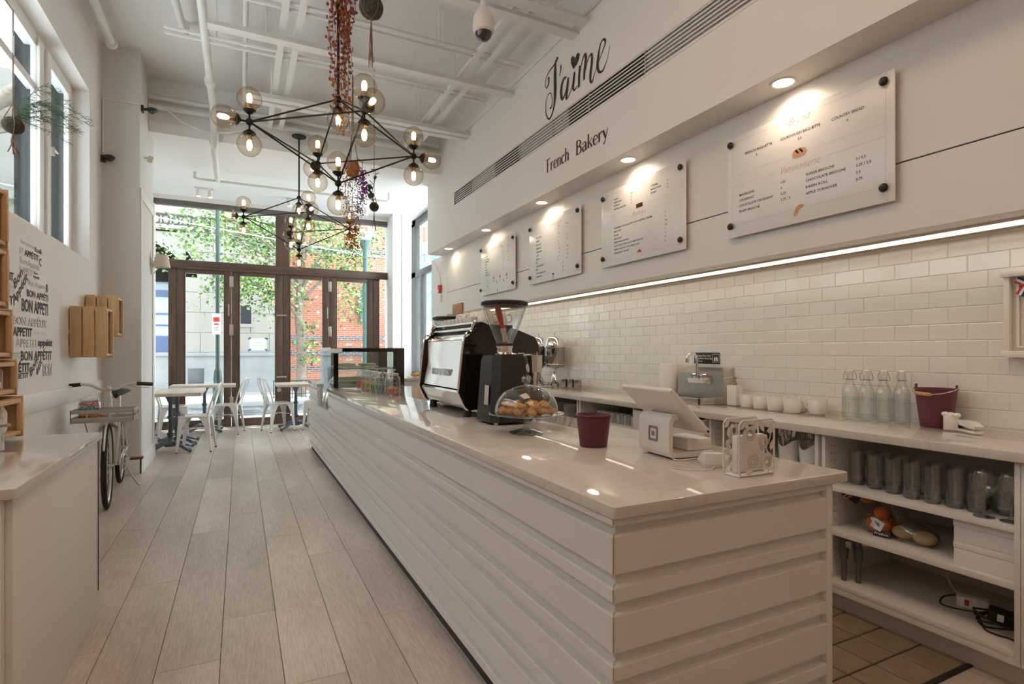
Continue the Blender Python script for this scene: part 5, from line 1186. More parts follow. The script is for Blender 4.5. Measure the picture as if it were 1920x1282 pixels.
# ---- candy jars
CAN = [('pink', (.72, .28, .25)), ('teal', (.20, .40, .40)), ('green', (.28, .44, .14)), ('pale yellow', (.72, .56, .22)), ('orange', (.80, .38, .10)), ('red', (.72, .12, .06))]
jp = thing('candy_jar', 'x', 'jar', group='candy jars in a row on the counter')
MB().lathe([(.0, .002), (.058, .0), (.064, .006), (.066, .02), (.066, .13), (.062, .15), (.050, .163), (.048, .17)], 28, cap=False).build('body', CLEAR, jp)
MB().lathe([(.047, .17), (.053, .172), (.053, .182), (.045, .186), (.018, .190), (.010, .195), (.012, .203), (.024, .209), (.026, .216), (.018, .222), (.0, .223)], 24).build('lid', glass('lid_glass', (.95, .96, .96), 2.0, .07, edge=(.55, .58, .58)), jp)
def candies(loc, r, z0, z1, col, n, seed, label, sz=.009):
    q_ = random.Random(seed); b = MB(); base = bmesh.new()
    unit = [(1, 0, 0), (-1, 0, 0), (0, 1, 0), (0, -1, 0), (0, 0, 1), (0, 0, -1)]; fc = [(0, 2, 4), (2, 1, 4), (1, 3, 4), (3, 0, 4), (2, 0, 5), (1, 2, 5), (3, 1, 5), (0, 3, 5)]
    V, F = [], []
    for _ in range(n):
        a = q_.uniform(0, 2*PI); rr_ = (r-sz)*math.sqrt(q_.uniform(.25, 1)); z = q_.uniform(z0+sz, z1)
        k = len(V); e_ = Euler((q_.uniform(0, 6), q_.uniform(0, 6), 0)).to_matrix()
        V += [tuple(e_ @ (Vector(u)*sz*q_.uniform(.9, 1.25))+Vector((rr_*math.cos(a), rr_*math.sin(a), z))) for u in unit]; F += [tuple(i+k for i in f) for f in fc]
    base.free(); b.bm.free()
    me = bpy.data.meshes.new('candies'); me.from_pydata(V, [], F); me.materials.append(mat('candy_'+label[0], col, .4, noise=.35, nscale=60))
    me.polygons.foreach_set('use_smooth', [True]*len(me.polygons))
    o = inst('candies', me, None, loc); o['kind'] = 'stuff'; o['label'] = label[1]; o['category'] = 'candy'
ordn = ('nearest jar in the row, holding pink candies', 'second jar in the row, holding teal candies', 'third jar in the row, holding green candies', 'fourth jar in the row, holding pale yellow candies', 'fifth jar in the row, holding orange candies', 'farthest jar in the row, holding red candies')
for i, (x, y) in enumerate(((1.185, 4.73), (1.15, 4.95), (1.145, 5.16), (1.14, 5.36), (1.14, 5.56), (1.135, 5.75))):
    place(jp, i, (x, y, CT), 0, 'clear glass candy '+ordn[i])
    candies((x, y, CT+.002), .064, 0, (.06, .075, .07, .08, .085, .075)[i], CAN[i][1], 240, i, (CAN[i][0].replace(' ', '_'), '%s candies filling a glass jar on the counter' % CAN[i][0]))
# ---- return counter with pastry trays at the far end of the aisle
t = thing('return_counter', 'far white return counter beyond the espresso machine', 'counter', (2.2, 7.75, 0))
MB().span(-.48, .52, -.25, .25, 0, .85).build('carcass', CABW, t); MB().span(-.50, .54, -.27, .27, .85, .888, .003).build('top_slab', QUARTZ, t)
for i, (x, lb) in enumerate(((1.83, 'white tray of croissants at the left of the far return counter'), (2.33, 'white tray of golden buns at the right of the far return counter'))):
    t = thing('pastry_platter', lb, 'tray', (x, 7.62, .889))
    MB().box((0, 0, .008), (.36, .26, .016), .005).build('tray', WHITEP, t)
    for k in range(8):
        o = tag(MB().ball((0, 0, 0), .034, 12, (1.25, .9, .8)).build('bun', BREAD, loc=(x-.12+.08*(k % 4), 7.55+.1*(k//4), .889+.042), rot=(0, 0, k)), 'small golden bun on the %s far pastry tray' % ('left', 'right')[i], 'pastry', 'buns on the %s far tray' % ('left', 'right')[i])
# ================================================================== ON AND IN THE BACK COUNTER (top z = .888)
BZ = .8885
# ---- drink dispensers
DSTEEL = mat('dark_reflection_steel', (.40, .375, .35), .10, metal=1)  # base colour darkened to stand in for dark reflections in the steel
def urn(loc, label):
    t = thing('drink_dispenser', label, 'dispenser', loc)
    MB().lathe([(.0, .0), (.115, .0), (.115, .018), (.10, .025), (.055, .06), (.03, .11), (.022, .16), (.035, .19), (.05, .20), (.0, .20)], 28).build('pedestal', CHROME, t)
    MB().lathe([(.0, .2), (.10, .2), (.107, .21), (.107, .40), (.112, .405), (.112, .412), (.0, .412)], 32).build('tank', DSTEEL, t)
    MB().lathe([(.113, .412), (.115, .42), (.105, .47), (.085, .505), (.045, .525), (.012, .532), (.0, .532)], 32).build('dome_lid', CHROME, t)
    MB().lathe([(.006, .53), (.006, .545), (.013, .552), (.008, .563), (.0, .565)], 12).build('lid_knob', CHROME, t)
    MB().tube(circ(.113, 32, .235), .006, 8, closed=True).build('band', CHROME, t)
    b = MB(); b.cyl((-.10, 0, .235), (-.16, 0, .235), .012); b.cyl((-.15, 0, .25), (-.15, 0, .195), .010); b.cyl((-.15, 0, .25), (-.15, 0, .285), .006); b.build('tap', BLACKMAT, t)
    MB().span(-.2, -.09, -.06, .06, 0, .012, .003).build('drip_tray', STEEL, t)
    return t
urn((2.97, 4.985, BZ), 'nearer of two polished steel drink dispensers by the tiled wall')
urn((2.935, 5.26, BZ), 'farther of two polished steel drink dispensers by the tiled wall')
cn = thing('steel_canister', 'x', 'canister', group='steel canisters by the dispensers')
MB().lathe([(.0, 0), (.036, 0), (.038, .004), (.038, .085), (.036, .085), (.034, .006), (.0, .006)], 24, cap=False).build('body', DSTEEL, cn); MB().lathe([(.0, .084), (.039, .084), (.039, .092), (.0, .094)], 24).build('lid', STEEL, cn)
for i, (x, y, w_) in enumerate(((2.95, 4.755, 'left'), (2.97, 4.665, 'middle'), (2.99, 4.575, 'right'))): place(cn, i, (x, y, BZ), 0, '%s one of three small steel canisters beside the dispensers' % w_)
# ---- paper towels, sink, tap, soap
t = thing('paper_towel_roll', 'white paper towel roll standing left of the sink', 'paper towel', (3.03, 3.33, BZ))
MB().lathe([(.02, 0), (.066, .0), (.068, .004), (.068, .268), (.066, .272), (.02, .272)], 32, cap=False).build('roll', mat('towel_paper', (.90, .875, .83), .95, bump=.3, bscale=90), t); MB().lathe([(.02, .27), (.018, .27), (.018, .0), (.02, 0)], 20, cap=False).build('core', TAN, t)
t = thing('hand_sink', 'stainless hand sink with a high sloped splashback', 'sink', (3.0, 3.0, .889))
SP = MB(); y0, y1 = 2.785-3.0, 3.225-3.0
SP.loft([[(.126, y, .0), (.03, y, .0), (.03, y, .208), (.126, y, .252)] for y in (y0, y1)]); SP.build('splashback', STEEL, t, smooth=0)
R_ = MB()
for a in ((-.20, .03, y0, y0+.012, 0, .045), (-.20, .03, y1-.012, y1, 0, .045), (-.20, -.188, y0, y1, 0, .045)): R_.span(*a, .002)
R_.build('rim', STEEL, t)
MB().span(-.188, .03, y0+.012, y1-.012, 0, .004).build('basin_floor', STAINLESS, t); MB().lathe([(.0, .004), (.022, .004), (.024, .006), (.0, .006)], 16, Matrix.Translation((-.08, 0, 0))).build('drain', CHROME, t)
f = thing('sink_tap', 'chrome gooseneck tap with two lever handles on the splashback', 'tap', (3.03, 3.0, 1.045))
MB().loft([[(.0, y, -.022), (-.05, y*.75, -.018), (-.055, y*.75, .012), (.0, y, .022)] for y in (-.095, .095)]).build('valve_body', CHROME, f)
MB().tube(spline([(-.035, 0, .01), (-.035, 0, .10), (-.038, 0, .155), (-.06, 0, .19), (-.095, 0, .195), (-.125, 0, .175), (-.13, 0, .145)], 5), .010, 12).build('gooseneck', CHROME, f); MB().cyl((-.13, 0, .155), (-.13, 0, .13), .013).build('aerator', CHROME, f)
for s_ in (-1, 1):
    h_ = MB(); h_.cyl((-.035, s_*.05, .01), (-.035, s_*.05, .035), .012)
    for k in range(4): a = PI/4+k*PI/2; h_.cyl((-.035, s_*.05, .04), (-.035+.026*math.cos(a), s_*.05+.026*math.sin(a), .044), .006, seg=8)
    h_.build('cross_handle', CHROME, f)
t = thing('hand_washing_sign', 'black sign telling employees to wash hands above the sink', 'sign', (3.128, 3.035, 1.205))
MB().span(-.003, 0, -.125, .125, -.042, .042, .001).build('plate', mat('sign_black', (.02, .02, .02), .4), t)
WI = mat('white_ink', (.8, .78, .75), .7)
x = TX(); x.text('Employees Must Wash', 0, 0, .013, width=.155, bold=.01); x.text('Hands Before Returning', 0, -.02, .013, width=.165, bold=.01); x.text('To Work', 0, -.04, .013, bold=.01); x.build('lettering', WI, t, lambda u, v: (-.0036, .112-u, .012+v))['kind'] = 'stuff'
x = TX(); x.ribbon([(a, c_, .003) for a, c_ in ((-.03, -.03), (.03, -.03), (.03, .03), (-.03, .03), (-.03, -.03))], 1); x.build('pictogram_border', WI, t, lambda u, v: (-.0036, -.09-u, v))
x = TX(); x.poly([(-.02, -.022), (-.004, -.022), (-.002, .0), (-.008, .012), (-.018, .0)]); x.build('hand_pictogram', WI, t, lambda u, v: (-.0036, -.09-u, v)); x = TX(); x.poly([(.02, -.022), (.004, -.022), (.002, .0), (.008, .012), (.018, .0)]); x.build('hand_pictogram', WI, t, lambda u, v: (-.0036, -.09-u, v))
t = thing('soap_dispenser', 'square white marble soap pump right of the sink', 'soap pump', (3.03, 2.69, BZ), .1)
MB().box((0, 0, .068), (.072, .072, .136), .004).build('bottle', mat('white_marble', (.82, .79, .74), .3, noise=.06, nscale=14), t)
GOLD = mat('satin_nickel', (.52, .47, .38), .3, metal=1)
b = MB(); b.lathe([(.018, .136), (.018, .15), (.010, .155), (.010, .175), (.014, .18), (.014, .192), (.0, .193)], 16); b.build('pump', GOLD, t); MB().tube([(0, 0, .186), (-.02, .02, .187), (-.045, .045, .18)], .005, 8).build('spout', GOLD, t)
# ---- creamers
def creamer():
    t = thing('cream_jug', 'x', 'jug', group='white cream jugs in a row')
    b = MB(); n = 28; rings = []
    for z, r in ((0, .040), (.004, .044), (.03, .047), (.055, .045), (.072, .040), (.08, .038)):
        k_ = z/.08; L_ = []
        for i in range(n):
            a = 2*PI*i/n; sp = max(0, math.cos(a))**12*.020*k_**3; hd = max(0, math.cos(a-PI))**6*.008*k_
            L_.append(((r+sp+hd)*math.cos(a), (r)*math.sin(a), z+sp*.7*(1 if z > .07 else 0)+(.006*k_ if abs(a-PI) < .5 else 0)))
        rings.append(L_)
    inner = [[(x*.90, y*.90, z-.001) for x, y, z in rings[-1]], [(x*.88, y*.88, .010) for x, y, z in rings[1]]]
    b.loft(rings+inner); b.build('jug_body', CERAM, t, 50)
    MB().tube(spline([(-.042, 0, .072), (-.058, 0, .066), (-.062, 0, .045), (-.045, 0, .025)], 4), .005, 8).build('handle', CERAM, t)
    return t
cj = creamer()
for i, (x, y, rz, lb) in enumerate(((3.0, 2.555, 2.4, 'first white cream jug, next to the marble soap pump'), (2.99, 2.445, 2.4, 'second white cream jug from the soap pump'), (2.98, 2.33, 2.4, 'third white cream jug from the soap pump'), (2.965, 2.205, 2.5, 'fourth white cream jug from the soap pump'), (3.055, 2.235, 2.5, 'white cream jug tucked behind the fourth one'), (3.03, 2.09, -1.0, 'last white cream jug, turned with its spout to the bottles'))): place(cj, i, (x, y, BZ), rz, lb)
# ---- swing-top bottles
bt = thing('swing_top_bottle', 'x', 'bottle', group='clear swing-top bottles in a row')
MB().lathe([(.0, .002), (.035, .0), (.038, .006), (.038, .135), (.036, .155), (.025, .185), (.0165, .205), (.0145, .225), (.0165, .232), (.0165, .240), (.0145, .243)], 28, cap=False).build('glass_body', glass('bottle_glass', (.97, .98, .975), 1.8, .04, edge=(.58, .63, .63)), bt)
MB().lathe([(.0, .243), (.0165, .243), (.0175, .248), (.0165, .262), (.012, .267), (.0, .268)], 18).build('stopper', CERAM, bt)
WIRE = mat('bottle_wire', (.35, .30, .27), .35, metal=1)
for s_ in (-1, 1): MB().tube(spline([(0, s_*.020, .258), (.004, s_*.030, .235), (-.006, s_*.028, .214), (.0, s_*.018, .212)], 4), .0016, 6).build('wire_bail', WIRE, bt)
MB().tube(circ(.0185, 16, .214), .0016, 6, closed=True).build('wire_collar', WIRE, bt)
MB().lathe([(.0, .008), (.0345, .008), (.0345, .118), (.0, .118)], 24).build('water', glass('water_fill', (.97, .98, .98), .6, .01, edge=(.92, .94, .94)), bt)
for i, (x, y) in enumerate(((2.985, 1.87), (3.005, 1.793), (3.028, 1.718), (3.052, 1.643))): place(bt, i, (x, y, BZ), .5+.3*i, 'clear swing-top bottle, %s in the row beside the plum pail' % ('leftmost', 'second', 'third', 'rightmost')[i])
# ---- plum pail
t = thing('plum_pail', 'plum-coloured metal pail with wire handle and wooden grip', 'pail', (3.03, 1.478, BZ))
PLUM2 = mat('plum_paint', (.14, .034, .048), .42)
MB().lathe([(.0, 0), (.062, 0), (.064, .004), (.084, .178), (.087, .18), (.087, .186), (.083, .186), (.061, .008), (.0, .008)], 40).build('bucket', PLUM2, t)
for s_ in (-1, 1): MB().box((.0, s_*.087, .192), (.02, .003, .026), .001).build('ear', PLUM2, t)
hp = [(-.055*math.sin(PI*k/12), -.092*math.cos(PI*k/12), .195-.030*math.sin(PI*k/12)-.006) for k in range(13)]
hp = [(-.062*math.sin(PI*k/12)-.035*math.sin(PI*k/12), y, z) for k, (x, y, z) in enumerate(hp)]
MB().tube(hp, .0022, 8).build('wire_handle', CHROME, t); MB().cyl(hp[5], hp[8], .0085).build('wooden_grip', mat('turned_wood', (.55, .30, .10), .4), t)
t = thing('paper_block', 'small marbled note box in front of the plum pail', 'box', (2.965, 1.385, BZ), .5)
MB().box((0, 0, .034), (.055, .055, .066), .002).build('carton', mat('white_marble'), t)
for k in range(3): MB().ball((.01-.02*k, .02-.02*k, .072), .016, 10, (1.2, 1, .7)).build('crumpled_receipt', mat('paper'), t, 20)
t = thing('stapler', 'white stapler lying at the near end of the back worktop', 'stapler', (2.94, 1.30, BZ), -2.2)
MB().box((0, 0, .006), (.13, .042, .012), .004).build('base', WHITEP, t); b = MB(); b.loft([[(-.065, y, .03), (.06, y, .022), (.065, y, .034), (.03, y, .05), (-.05, y, .052), (-.066, y, .045)] for y in (-.019, .019)]); b.build('arm', WHITEP, t); MB().box((-.0, 0, .022), (.11, .016, .012), .001).build('staple_rail', GOLD, t); MB().cyl((-.055, -.02, .025), (-.055, .02, .025), .012).build('pivot', BLACKMAT, t)
# ---- framed picture at the right edge
t = thing('wall_frame', 'white shadow-box frame with tricolour ribbon at the right edge', 'picture frame', (RX-.0, 1.02, 1.42))
FRW = mat('cream_frame', (.80, .76, .68), .4)
yL = 1.236-1.02
MB().span(-.05, 0, yL-.022, yL, -.185, .19, .004).build('frame_side', FRW, t); MB().span(-.05, 0, -.22, -.20, -.185, .19, .004).build('frame_side', FRW, t)
MB().span(-.06, 0, -.222, yL+.01, .165, .195, .006).build('frame_top', FRW, t); MB().span(-.062, 0, -.222, yL+.006, -.195, -.165, .006).build('frame_bottom', FRW, t)
MB().span(-.02, -.012, -.2, yL-.022, -.165, .165).build('mount', mat('mount_board', (.70, .65, .58), .7), t)
MB().span(-.035, -.025, -.2, yL-.05, -.15, -.142).build('inner_lip', FRW, t); MB().span(-.035, -.025, yL-.05, yL-.042, -.15, .165).build('inner_lip', FRW, t)
TRI = (mat('ribbon_navy', (.02, .03, .10), .6), mat('ribbon_white', (.8, .8, .8), .6), mat('ribbon_red', (.55, .03, .03), .6))
for (a, y, z, l_) in ((.5, .135, .13, .11), (-1.0, .13, .125, .10)):
    for k in range(3): MB().box((-.04-.002*(a < 0), y, z), (.0015, .010, l_), rot=(a, 0, 0)).build('ribbon', TRI[k], t).location = (0, .010*(k-1)*math.cos(a), .010*(k-1)*math.sin(a))
# ---- glasses on the top shelf of the open cabinet
GLS = glass('tumbler_glass', (.985, .99, .99), 2.2, .03, edge=(.66, .70, .70))
hg = thing('highball_glass', 'x', 'glass', group='highball glasses on the cabinet shelf')
MB().lathe([(.0325, .012), (.0335, .02), (.0345, .155), (.033, .155), (.0315, .022), (.0, .018)], 24, cap=False).build('wall', GLS, hg)
MB().lathe([(.0, .0), (.029, .0), (.0325, .004), (.0325, .015), (.0, .018)], 24).build('thick_base', glass('base_glass', (.82, .84, .84), 1.8, .12, edge=(.6, .62, .62)), hg)
rows = [[(2.70, 1.655), (2.69, 1.565), (2.675, 1.475), (2.655, 1.388), (2.65, 1.305), (2.655, 1.225), (2.655, 1.150), (2.71, 1.078)], [(2.80-.01*k, 1.655-.08*k) for k in range(8)]]
k = 0
for r, row in enumerate(rows):
    for i, (x, y) in enumerate(row):
        place(hg, k, (x, y, .6075), 0, ('tall highball glass in the front row, number %s from the left' % ('one', 'two', 'three', 'four', 'five', 'six', 'seven', 'eight')[i]) if r == 0 else 'tall highball glass in the %s row, number %s from the left' % (('', 'middle', 'rear')[r], ('one', 'two', 'three', 'four', 'five', 'six', 'seven', 'eight')[i])); k += 1
wg = thing('wine_glass', 'x', 'glass', group='wine glasses on the cabinet shelf')
MB().lathe([(.0, .003), (.034, .0), (.034, .002), (.012, .008), (.005, .016), (.0045, .065), (.012, .075), (.034, .095), (.042, .125), (.039, .16), (.034, .178)], 28, cap=False).build('bowl_and_stem', glass('crystal_glass', (.97, .98, .98), 3.0, .06, edge=(.5, .54, .54)), wg)
place(wg, 0, (2.605, 1.105, .6075), 0, 'stemmed wine glass at the right end of the glasses'); place(wg, 1, (2.615, 1.025, .6075), 0, 'stemmed wine glass half hidden by the cabinet post')
# ---- bags of fruit and bread on the middle shelf
SH2 = .3955
ORNG = mat('orange_peel', (.72, .20, .03), .45, bump=.3, bscale=120)
SEE = glass('thin_plastic', (.96, .95, .93), 1.4, .05, edge=(.8, .78, .74))
for i, (x, y, z, r) in enumerate(((2.72, 1.585, .037, .036), (2.695, 1.535, .038, .037), (2.76, 1.545, .037, .036), (2.725, 1.555, .092, .033))):
    o = tag(MB().ball((0, 0, 0), r, 20, (1, 1, .94)).build('orange', ORNG, loc=(x, y, SH2+z)), ('orange at the left in the printed bag', 'orange nearest the front in the printed bag', 'orange at the back of the printed bag', 'uppermost orange in the printed bag')[i], 'orange', 'oranges on the middle shelf')
t = thing('citrus_bag', 'clear produce bag with black and orange print around the oranges', 'bag', (2.725, 1.56, SH2))
def blob(pts, n=16):
    return [[(cx+rx*math.cos(2*PI*k/n)*(1+.10*math.sin(3*k+z*80)), cy+ry*math.sin(2*PI*k/n)*(1+.10*math.cos(4*k+z*60)), z) for k in range(n)] for cx, cy, z, rx, ry in pts]
MB().loft(blob(((0, 0, .002, .06, .055), (0, 0, .03, .082, .080), (0, .005, .075, .075, .07), (0, .02, .11, .05, .05), (.0, .05, .135, .028, .03)))).build('clear_film', SEE, t, 60)
b = MB(); b.loft(blob(((0, .05, .13, .026, .03), (-.005, .075, .15, .04, .03), (-.01, .095, .172, .050, .03), (-.01, .11, .19, .045, .02)))); b.build('gathered_neck', mat('orange_film', (.60, .22, .06), .35), t, 60)
b = MB(); b.box((-.058, .102, .158), (.004, .075, .05), .001, rot=(.5, .0, .15)); lab = b.build('printed_band', mat('black_film', (.02, .018, .015), .35), t)
x = TX(); x.text('Citrus', 0, 0, .024, bold=.02, shear=.2, align='C'); x.build('band_lettering', mat('yellow_print', (.75, .50, .05), .5), t, lambda u, v: (-.0625+.15*u, .102-.88*u, .150+.9*v+.48*u))
b = MB(); b.box((-.075, -.028, .055), (.003, .05, .045), .001, rot=(.4, .15, .1)); b.build('price_label', mat('paper'), t)
b = MB(); b.box((-.07, -.045, .015), (.003, .07, .026), .001, rot=(0, .3, .2)); b.build('printed_foot', mat('black_film'), t)
x = TX(); x.text('Produce', 0, 0, .012, align='C', bold=.01); x.build('foot_lettering', WI, t, lambda u, v: (-.0745+.2*u+.3*v, -.045-u, .010+v))
x = TX()
for k in range(7): x.rect(-.014+.004*k, -.0125+.004*k+.001*(k % 2), -.006, .012)
x.build('barcode', BLACKMAT, t, lambda u, v: (-.0775-.1*u, -.028-.9*u, .056+v*.9-.4*u))
t = thing('bread_bag', 'clear plastic bag of pale rolls on the middle shelf', 'bag', (2.715, 1.41, SH2))
ROLL = mat('pale_roll', (.55, .40, .22), .6, noise=.2, nscale=18, bump=.2, bscale=30)
MB().loft(blob(((0, 0, .002, .055, .085), (0, 0, .03, .062, .10), (0, .005, .06, .055, .09), (0, .02, .08, .04, .06), (0, .06, .105, .022, .03), (-.005, .095, .135, .012, .014), (-.005, .11, .15, .022, .022)))).build('film', SEE, t, 60)
for i, (x, y, rx, ry) in enumerate(((0, .045, .042, .046), (-.005, -.045, .044, .046))):
    tag(MB().ball((0, 0, 0), .04, 20, (rx/.04, ry/.04, .72)).build('bread_roll', ROLL, loc=(2.715+x, 1.41+y, SH2+.033)), ('left pale bread roll in the clear bag', 'right pale bread roll in the clear bag')[i], 'bread roll', 'rolls in the clear bag')
# ---- white boxes
for i, (z, h_) in enumerate(((SH2, .092), (SH2+.0925, .088))):
    t = thing('storage_box', ('lower white lidded storage box on the middle shelf', 'upper white lidded storage box on the middle shelf')[i], 'box', (2.72, 1.096, z))
    MB().span(-.13, .13, -.104, .104, 0, h_-.026, .002).build('box_body', WHITEP, t); MB().span(-.132, .132, -.1055, .1055, h_-.025, h_, .002).build('lid', WHITEP, t)
# ---- adaptor, extension lead, valve pipes on the bottom shelf
SH3 = .1475
t = thing('power_adaptor', 'black power adaptor wrapped in its own cable', 'adaptor', (2.735, 1.10, SH3))
MB().box((0, 0, .045), (.06, .085, .04), .005, rot=(.1, -.15, .3)).build('brick', BLACKMAT, t)
MB().box((-.034, -.008, .047), (.001, .02, .03), rot=(.1, -.15, .3)).build('data_sticker', mat('paper'), t)
for k in range(4): MB().tube([((.065+.006*k)*math.cos(a), (.075+.006*k)*math.sin(a), .012+.010*k+.012*math.sin(2*a+k)) for a in [2*PI*j/18 for j in range(18)]], .0036, 7, closed=True).build('cable_coil', BLACKMAT, t)
MB().tube(spline([(-.05, .05, .02), (-.09, .02, .006), (-.10, -.02, .005), (-.09, -.06, .005), (-.11, -.12, .005)], 5), .0036, 7).build('loose_cable', BLACKMAT, t)
MB().tube(spline([(.0, .07, .03), (-.02, .14, .02), (-.03, .20, .02), (.03, .22, .03), (.06, .19, .045)], 5), .0036, 7).build('loose_cable', BLACKMAT, t)
t = thing('extension_block', 'white extension socket block with a red switch', 'socket', (2.83, 1.24, SH3), .4)
MB().box((0, 0, .024), (.06, .11, .048), .010, 3).build('block', WHITEP, t); MB().box((-.03, .02, .028), (.004, .016, .026), .002).build('switch', mat('red_switch', (.5, .03, .01), .4), t)
tag(MB().tube(spline([(2.85, 1.28, SH3+.02), (2.95, 1.38, SH3+.03), (3.06, 1.46, SH3+.10), (3.085, 1.52, SH3+.22)], 6), .0045, 8).build('white_flex', WHITEP), 'white flex running from the extension block up the cabinet back', 'cable')
t = thing('drain_valve', 'dark grey plastic valve and pipe ends under the middle shelf', 'plumbing', (2.62, 1.64, SH3+.001))
GP = mat('grey_pvc', (.10, .105, .105), .45)
for k, (y, z0) in enumerate(((.03, 0), (-.02, .0))):
    MB().lathe([(.012, z0), (.013, .10), (.019, .105), (.021, .16), (.017, .165), (.017, .215), (.0, .215)], 16, Matrix.Translation((.0+.03*k, y, 0))).build('pipe_end', GP, t)
MB().box((.0, .0, .18), (.03, .03, .03), .004).build('valve_block', STEEL, t); MB().cyl((.02, -.02, .185), (.12, -.08, .188), .010).build('side_pipe', WHITEP, t)
# ---- cutlery tubs
def tub(loc, rz, label):
    t = thing('cutlery_tub', label, 'tub', loc, rz)
    b = MB(); n = 24; hs = [.125-.038*max(0, math.cos(2*PI*k/n-PI))**4 for k in range(n)]
    lo = [(.048*math.cos(2*PI*k/n), .048*math.sin(2*PI*k/n), 0) for k in range(n)]; hi = [(.056*math.cos(2*PI*k/n), .056*math.sin(2*PI*k/n), hs[k]) for k in range(n)]
    hi2 = [(.053*math.cos(2*PI*k/n), .053*math.sin(2*PI*k/n), hs[k]) for k in range(n)]; lo2 = [(.045*math.cos(2*PI*k/n), .045*math.sin(2*PI*k/n), .004) for k in range(n)]
    b.loft([lo, hi, hi2, lo2]); b.build('tub_wall', WHITEP, t, 50)
kn = MB(); kn.loft([[(sx*w_, sy*th_, z) for sx, sy in ((-1, -1), (1, -1), (1, 1), (-1, 1))] for w_, th_, z in ((.008, .001, 0), (.009, .0012, .08), (.004, .002, .095), (.006, .0035, .11), (.008, .0045, .17), (.006, .003, .185))]); knm = kn.mesh('table_knife', STAINLESS, 60)
sp_ = MB(); sp_.tube([(0, 0, 0), (0, 0, .08), (0, .002, .12)], [.004, .003, .002], 8, flat=.5); sp_.ball((0, .003, .145), .016, 14, (.85, .3, 1.5)); spm = sp_.mesh('table_spoon', STAINLESS, 60)
rr = random.Random(11)
for i, (x, y, lb) in enumerate(((2.645, 1.985, 'left'), (2.645, 1.862, 'right'))):
    tub((x, y, .6605), 0, '%s white tub of cutlery in the cabinet under the cream jugs' % lb)
    for k in range(11):
        a = rr.uniform(0, 6.3); q_ = .028*math.sqrt(rr.random())
        nm, me, what = (('table_knife', knm, 'dark-handled table knife') if i == 0 and k < 9 else ('table_spoon', spm, 'steel table spoon'))
        o = inst(nm, me, None, (x+q_*math.cos(a), y+q_*math.sin(a), .6655+(.0 if me is knm else .012)), (rr.uniform(-.22, .22), rr.uniform(-.25, .15), rr.uniform(0, 3)))
        tag(o, '%s standing in the %s cutlery tub' % (what, lb), 'cutlery', 'cutlery in the %s tub' % lb)
# ---- mugs and cups, plates
mg = thing('glass_mug', 'x', 'mug', group='mugs in the open cabinet')
MB().lathe([(.0, 0), (.032, 0), (.036, .004), (.038, .078), (.036, .078), (.033, .006), (.0, .006)], 22, cap=False).build('wall', mat('grey_ceramic', (.58, .60, .60), .25), mg)
MB().tube(spline([(-.035, 0, .066), (-.056, 0, .062), (-.058, 0, .03), (-.035, 0, .016)], 4), .0045, 8, flat=1.6).build('handle', mat('grey_ceramic'), mg)
k = 0
for z, nm in ((.7005, 'upper'), (.6005, 'lower')):
    for j in range(6):
        place(mg, k, (2.625, 3.66-.085*j, z), .5, '%s-shelf grey mug, number %s from the left' % (nm, ('one', 'two', 'three', 'four', 'five', 'six')[j])); k += 1
ORD = ('first', 'second', 'third', 'fourth', 'fifth', 'sixth', 'seventh', 'eighth', 'ninth', 'tenth', 'eleventh', 'twelfth', 'thirteenth')
pm_ = MB().lathe([(.0, 0), (.045, 0), (.05, .003), (.078, .009), (.080, .012), (.076, .0115), (.048, .0055), (.0, .005)], 28).mesh('plate', CERAM)
for s_, (x, y, n_, sc_) in enumerate(((2.645, 4.13, 13, 1.0), (2.66, 4.42, 12, 1.5))):
    for j in range(n_):
        tag(inst('saucer' if s_ == 0 else 'plate', pm_, None, (x+.003*math.sin(j*2.1), y+.003*math.cos(j*1.7), .6605+.0095*j*(1 if s_ == 0 else 1.0)), (0, 0, 0), (sc_, sc_, 1)), ('white %s, %s from the bottom of the %s stack' % (('saucer', 'plate')[s_], ORD[j], ('small saucer', 'large plate')[s_])), 'plate', ('stacked saucers', 'stacked plates')[s_])
# ---- small things on the right-hand wall
t = thing('wooden_plaque', 'small orange-brown wooden plaque on the wall behind the machine', 'plaque', (PX, 7.3, 1.86))
MB().span(-.022, -.002, -.19, .19, -.075, .075, .003).build('board', mat('cherry_wood', (.42, .18, .09), .5, noise=.15, nscale=6), t)
x = TX(); x.ribbon([(-.05, -.02, .008), (0, .02, .008), (.05, -.02, .008)], 4); x.build('burnt_mark', mat('burnt', (.2, .07, .03), .7), t, lambda u, v: (-.0235, -u, v))
t = thing('fire_alarm', 'red fire alarm strobe beside the side window', 'alarm', (2.83, 8.06, 2.22), .0)
RED = mat('alarm_red', (.55, .02, .02), .4)
MB().span(-.10, -.062, -.05, .05, -.06, .06, .006).build('box', RED, t); MB().box((-.108, .0, -.03), (.016, .05, .045), .006).build('strobe_lens', WHITEP, t); MB().span(-.085, -.062, -.03, .03, -.20, -.08, .004).build('junction_box', WHITEP, t)
MB().tube(spline([(-.07, 0, .06), (-.07, 0, .14), (-.085, .03, .26), (-.12, .08, .40), (-.12, .10, .50)], 5), .007, 8).build('conduit', STEELP, t)
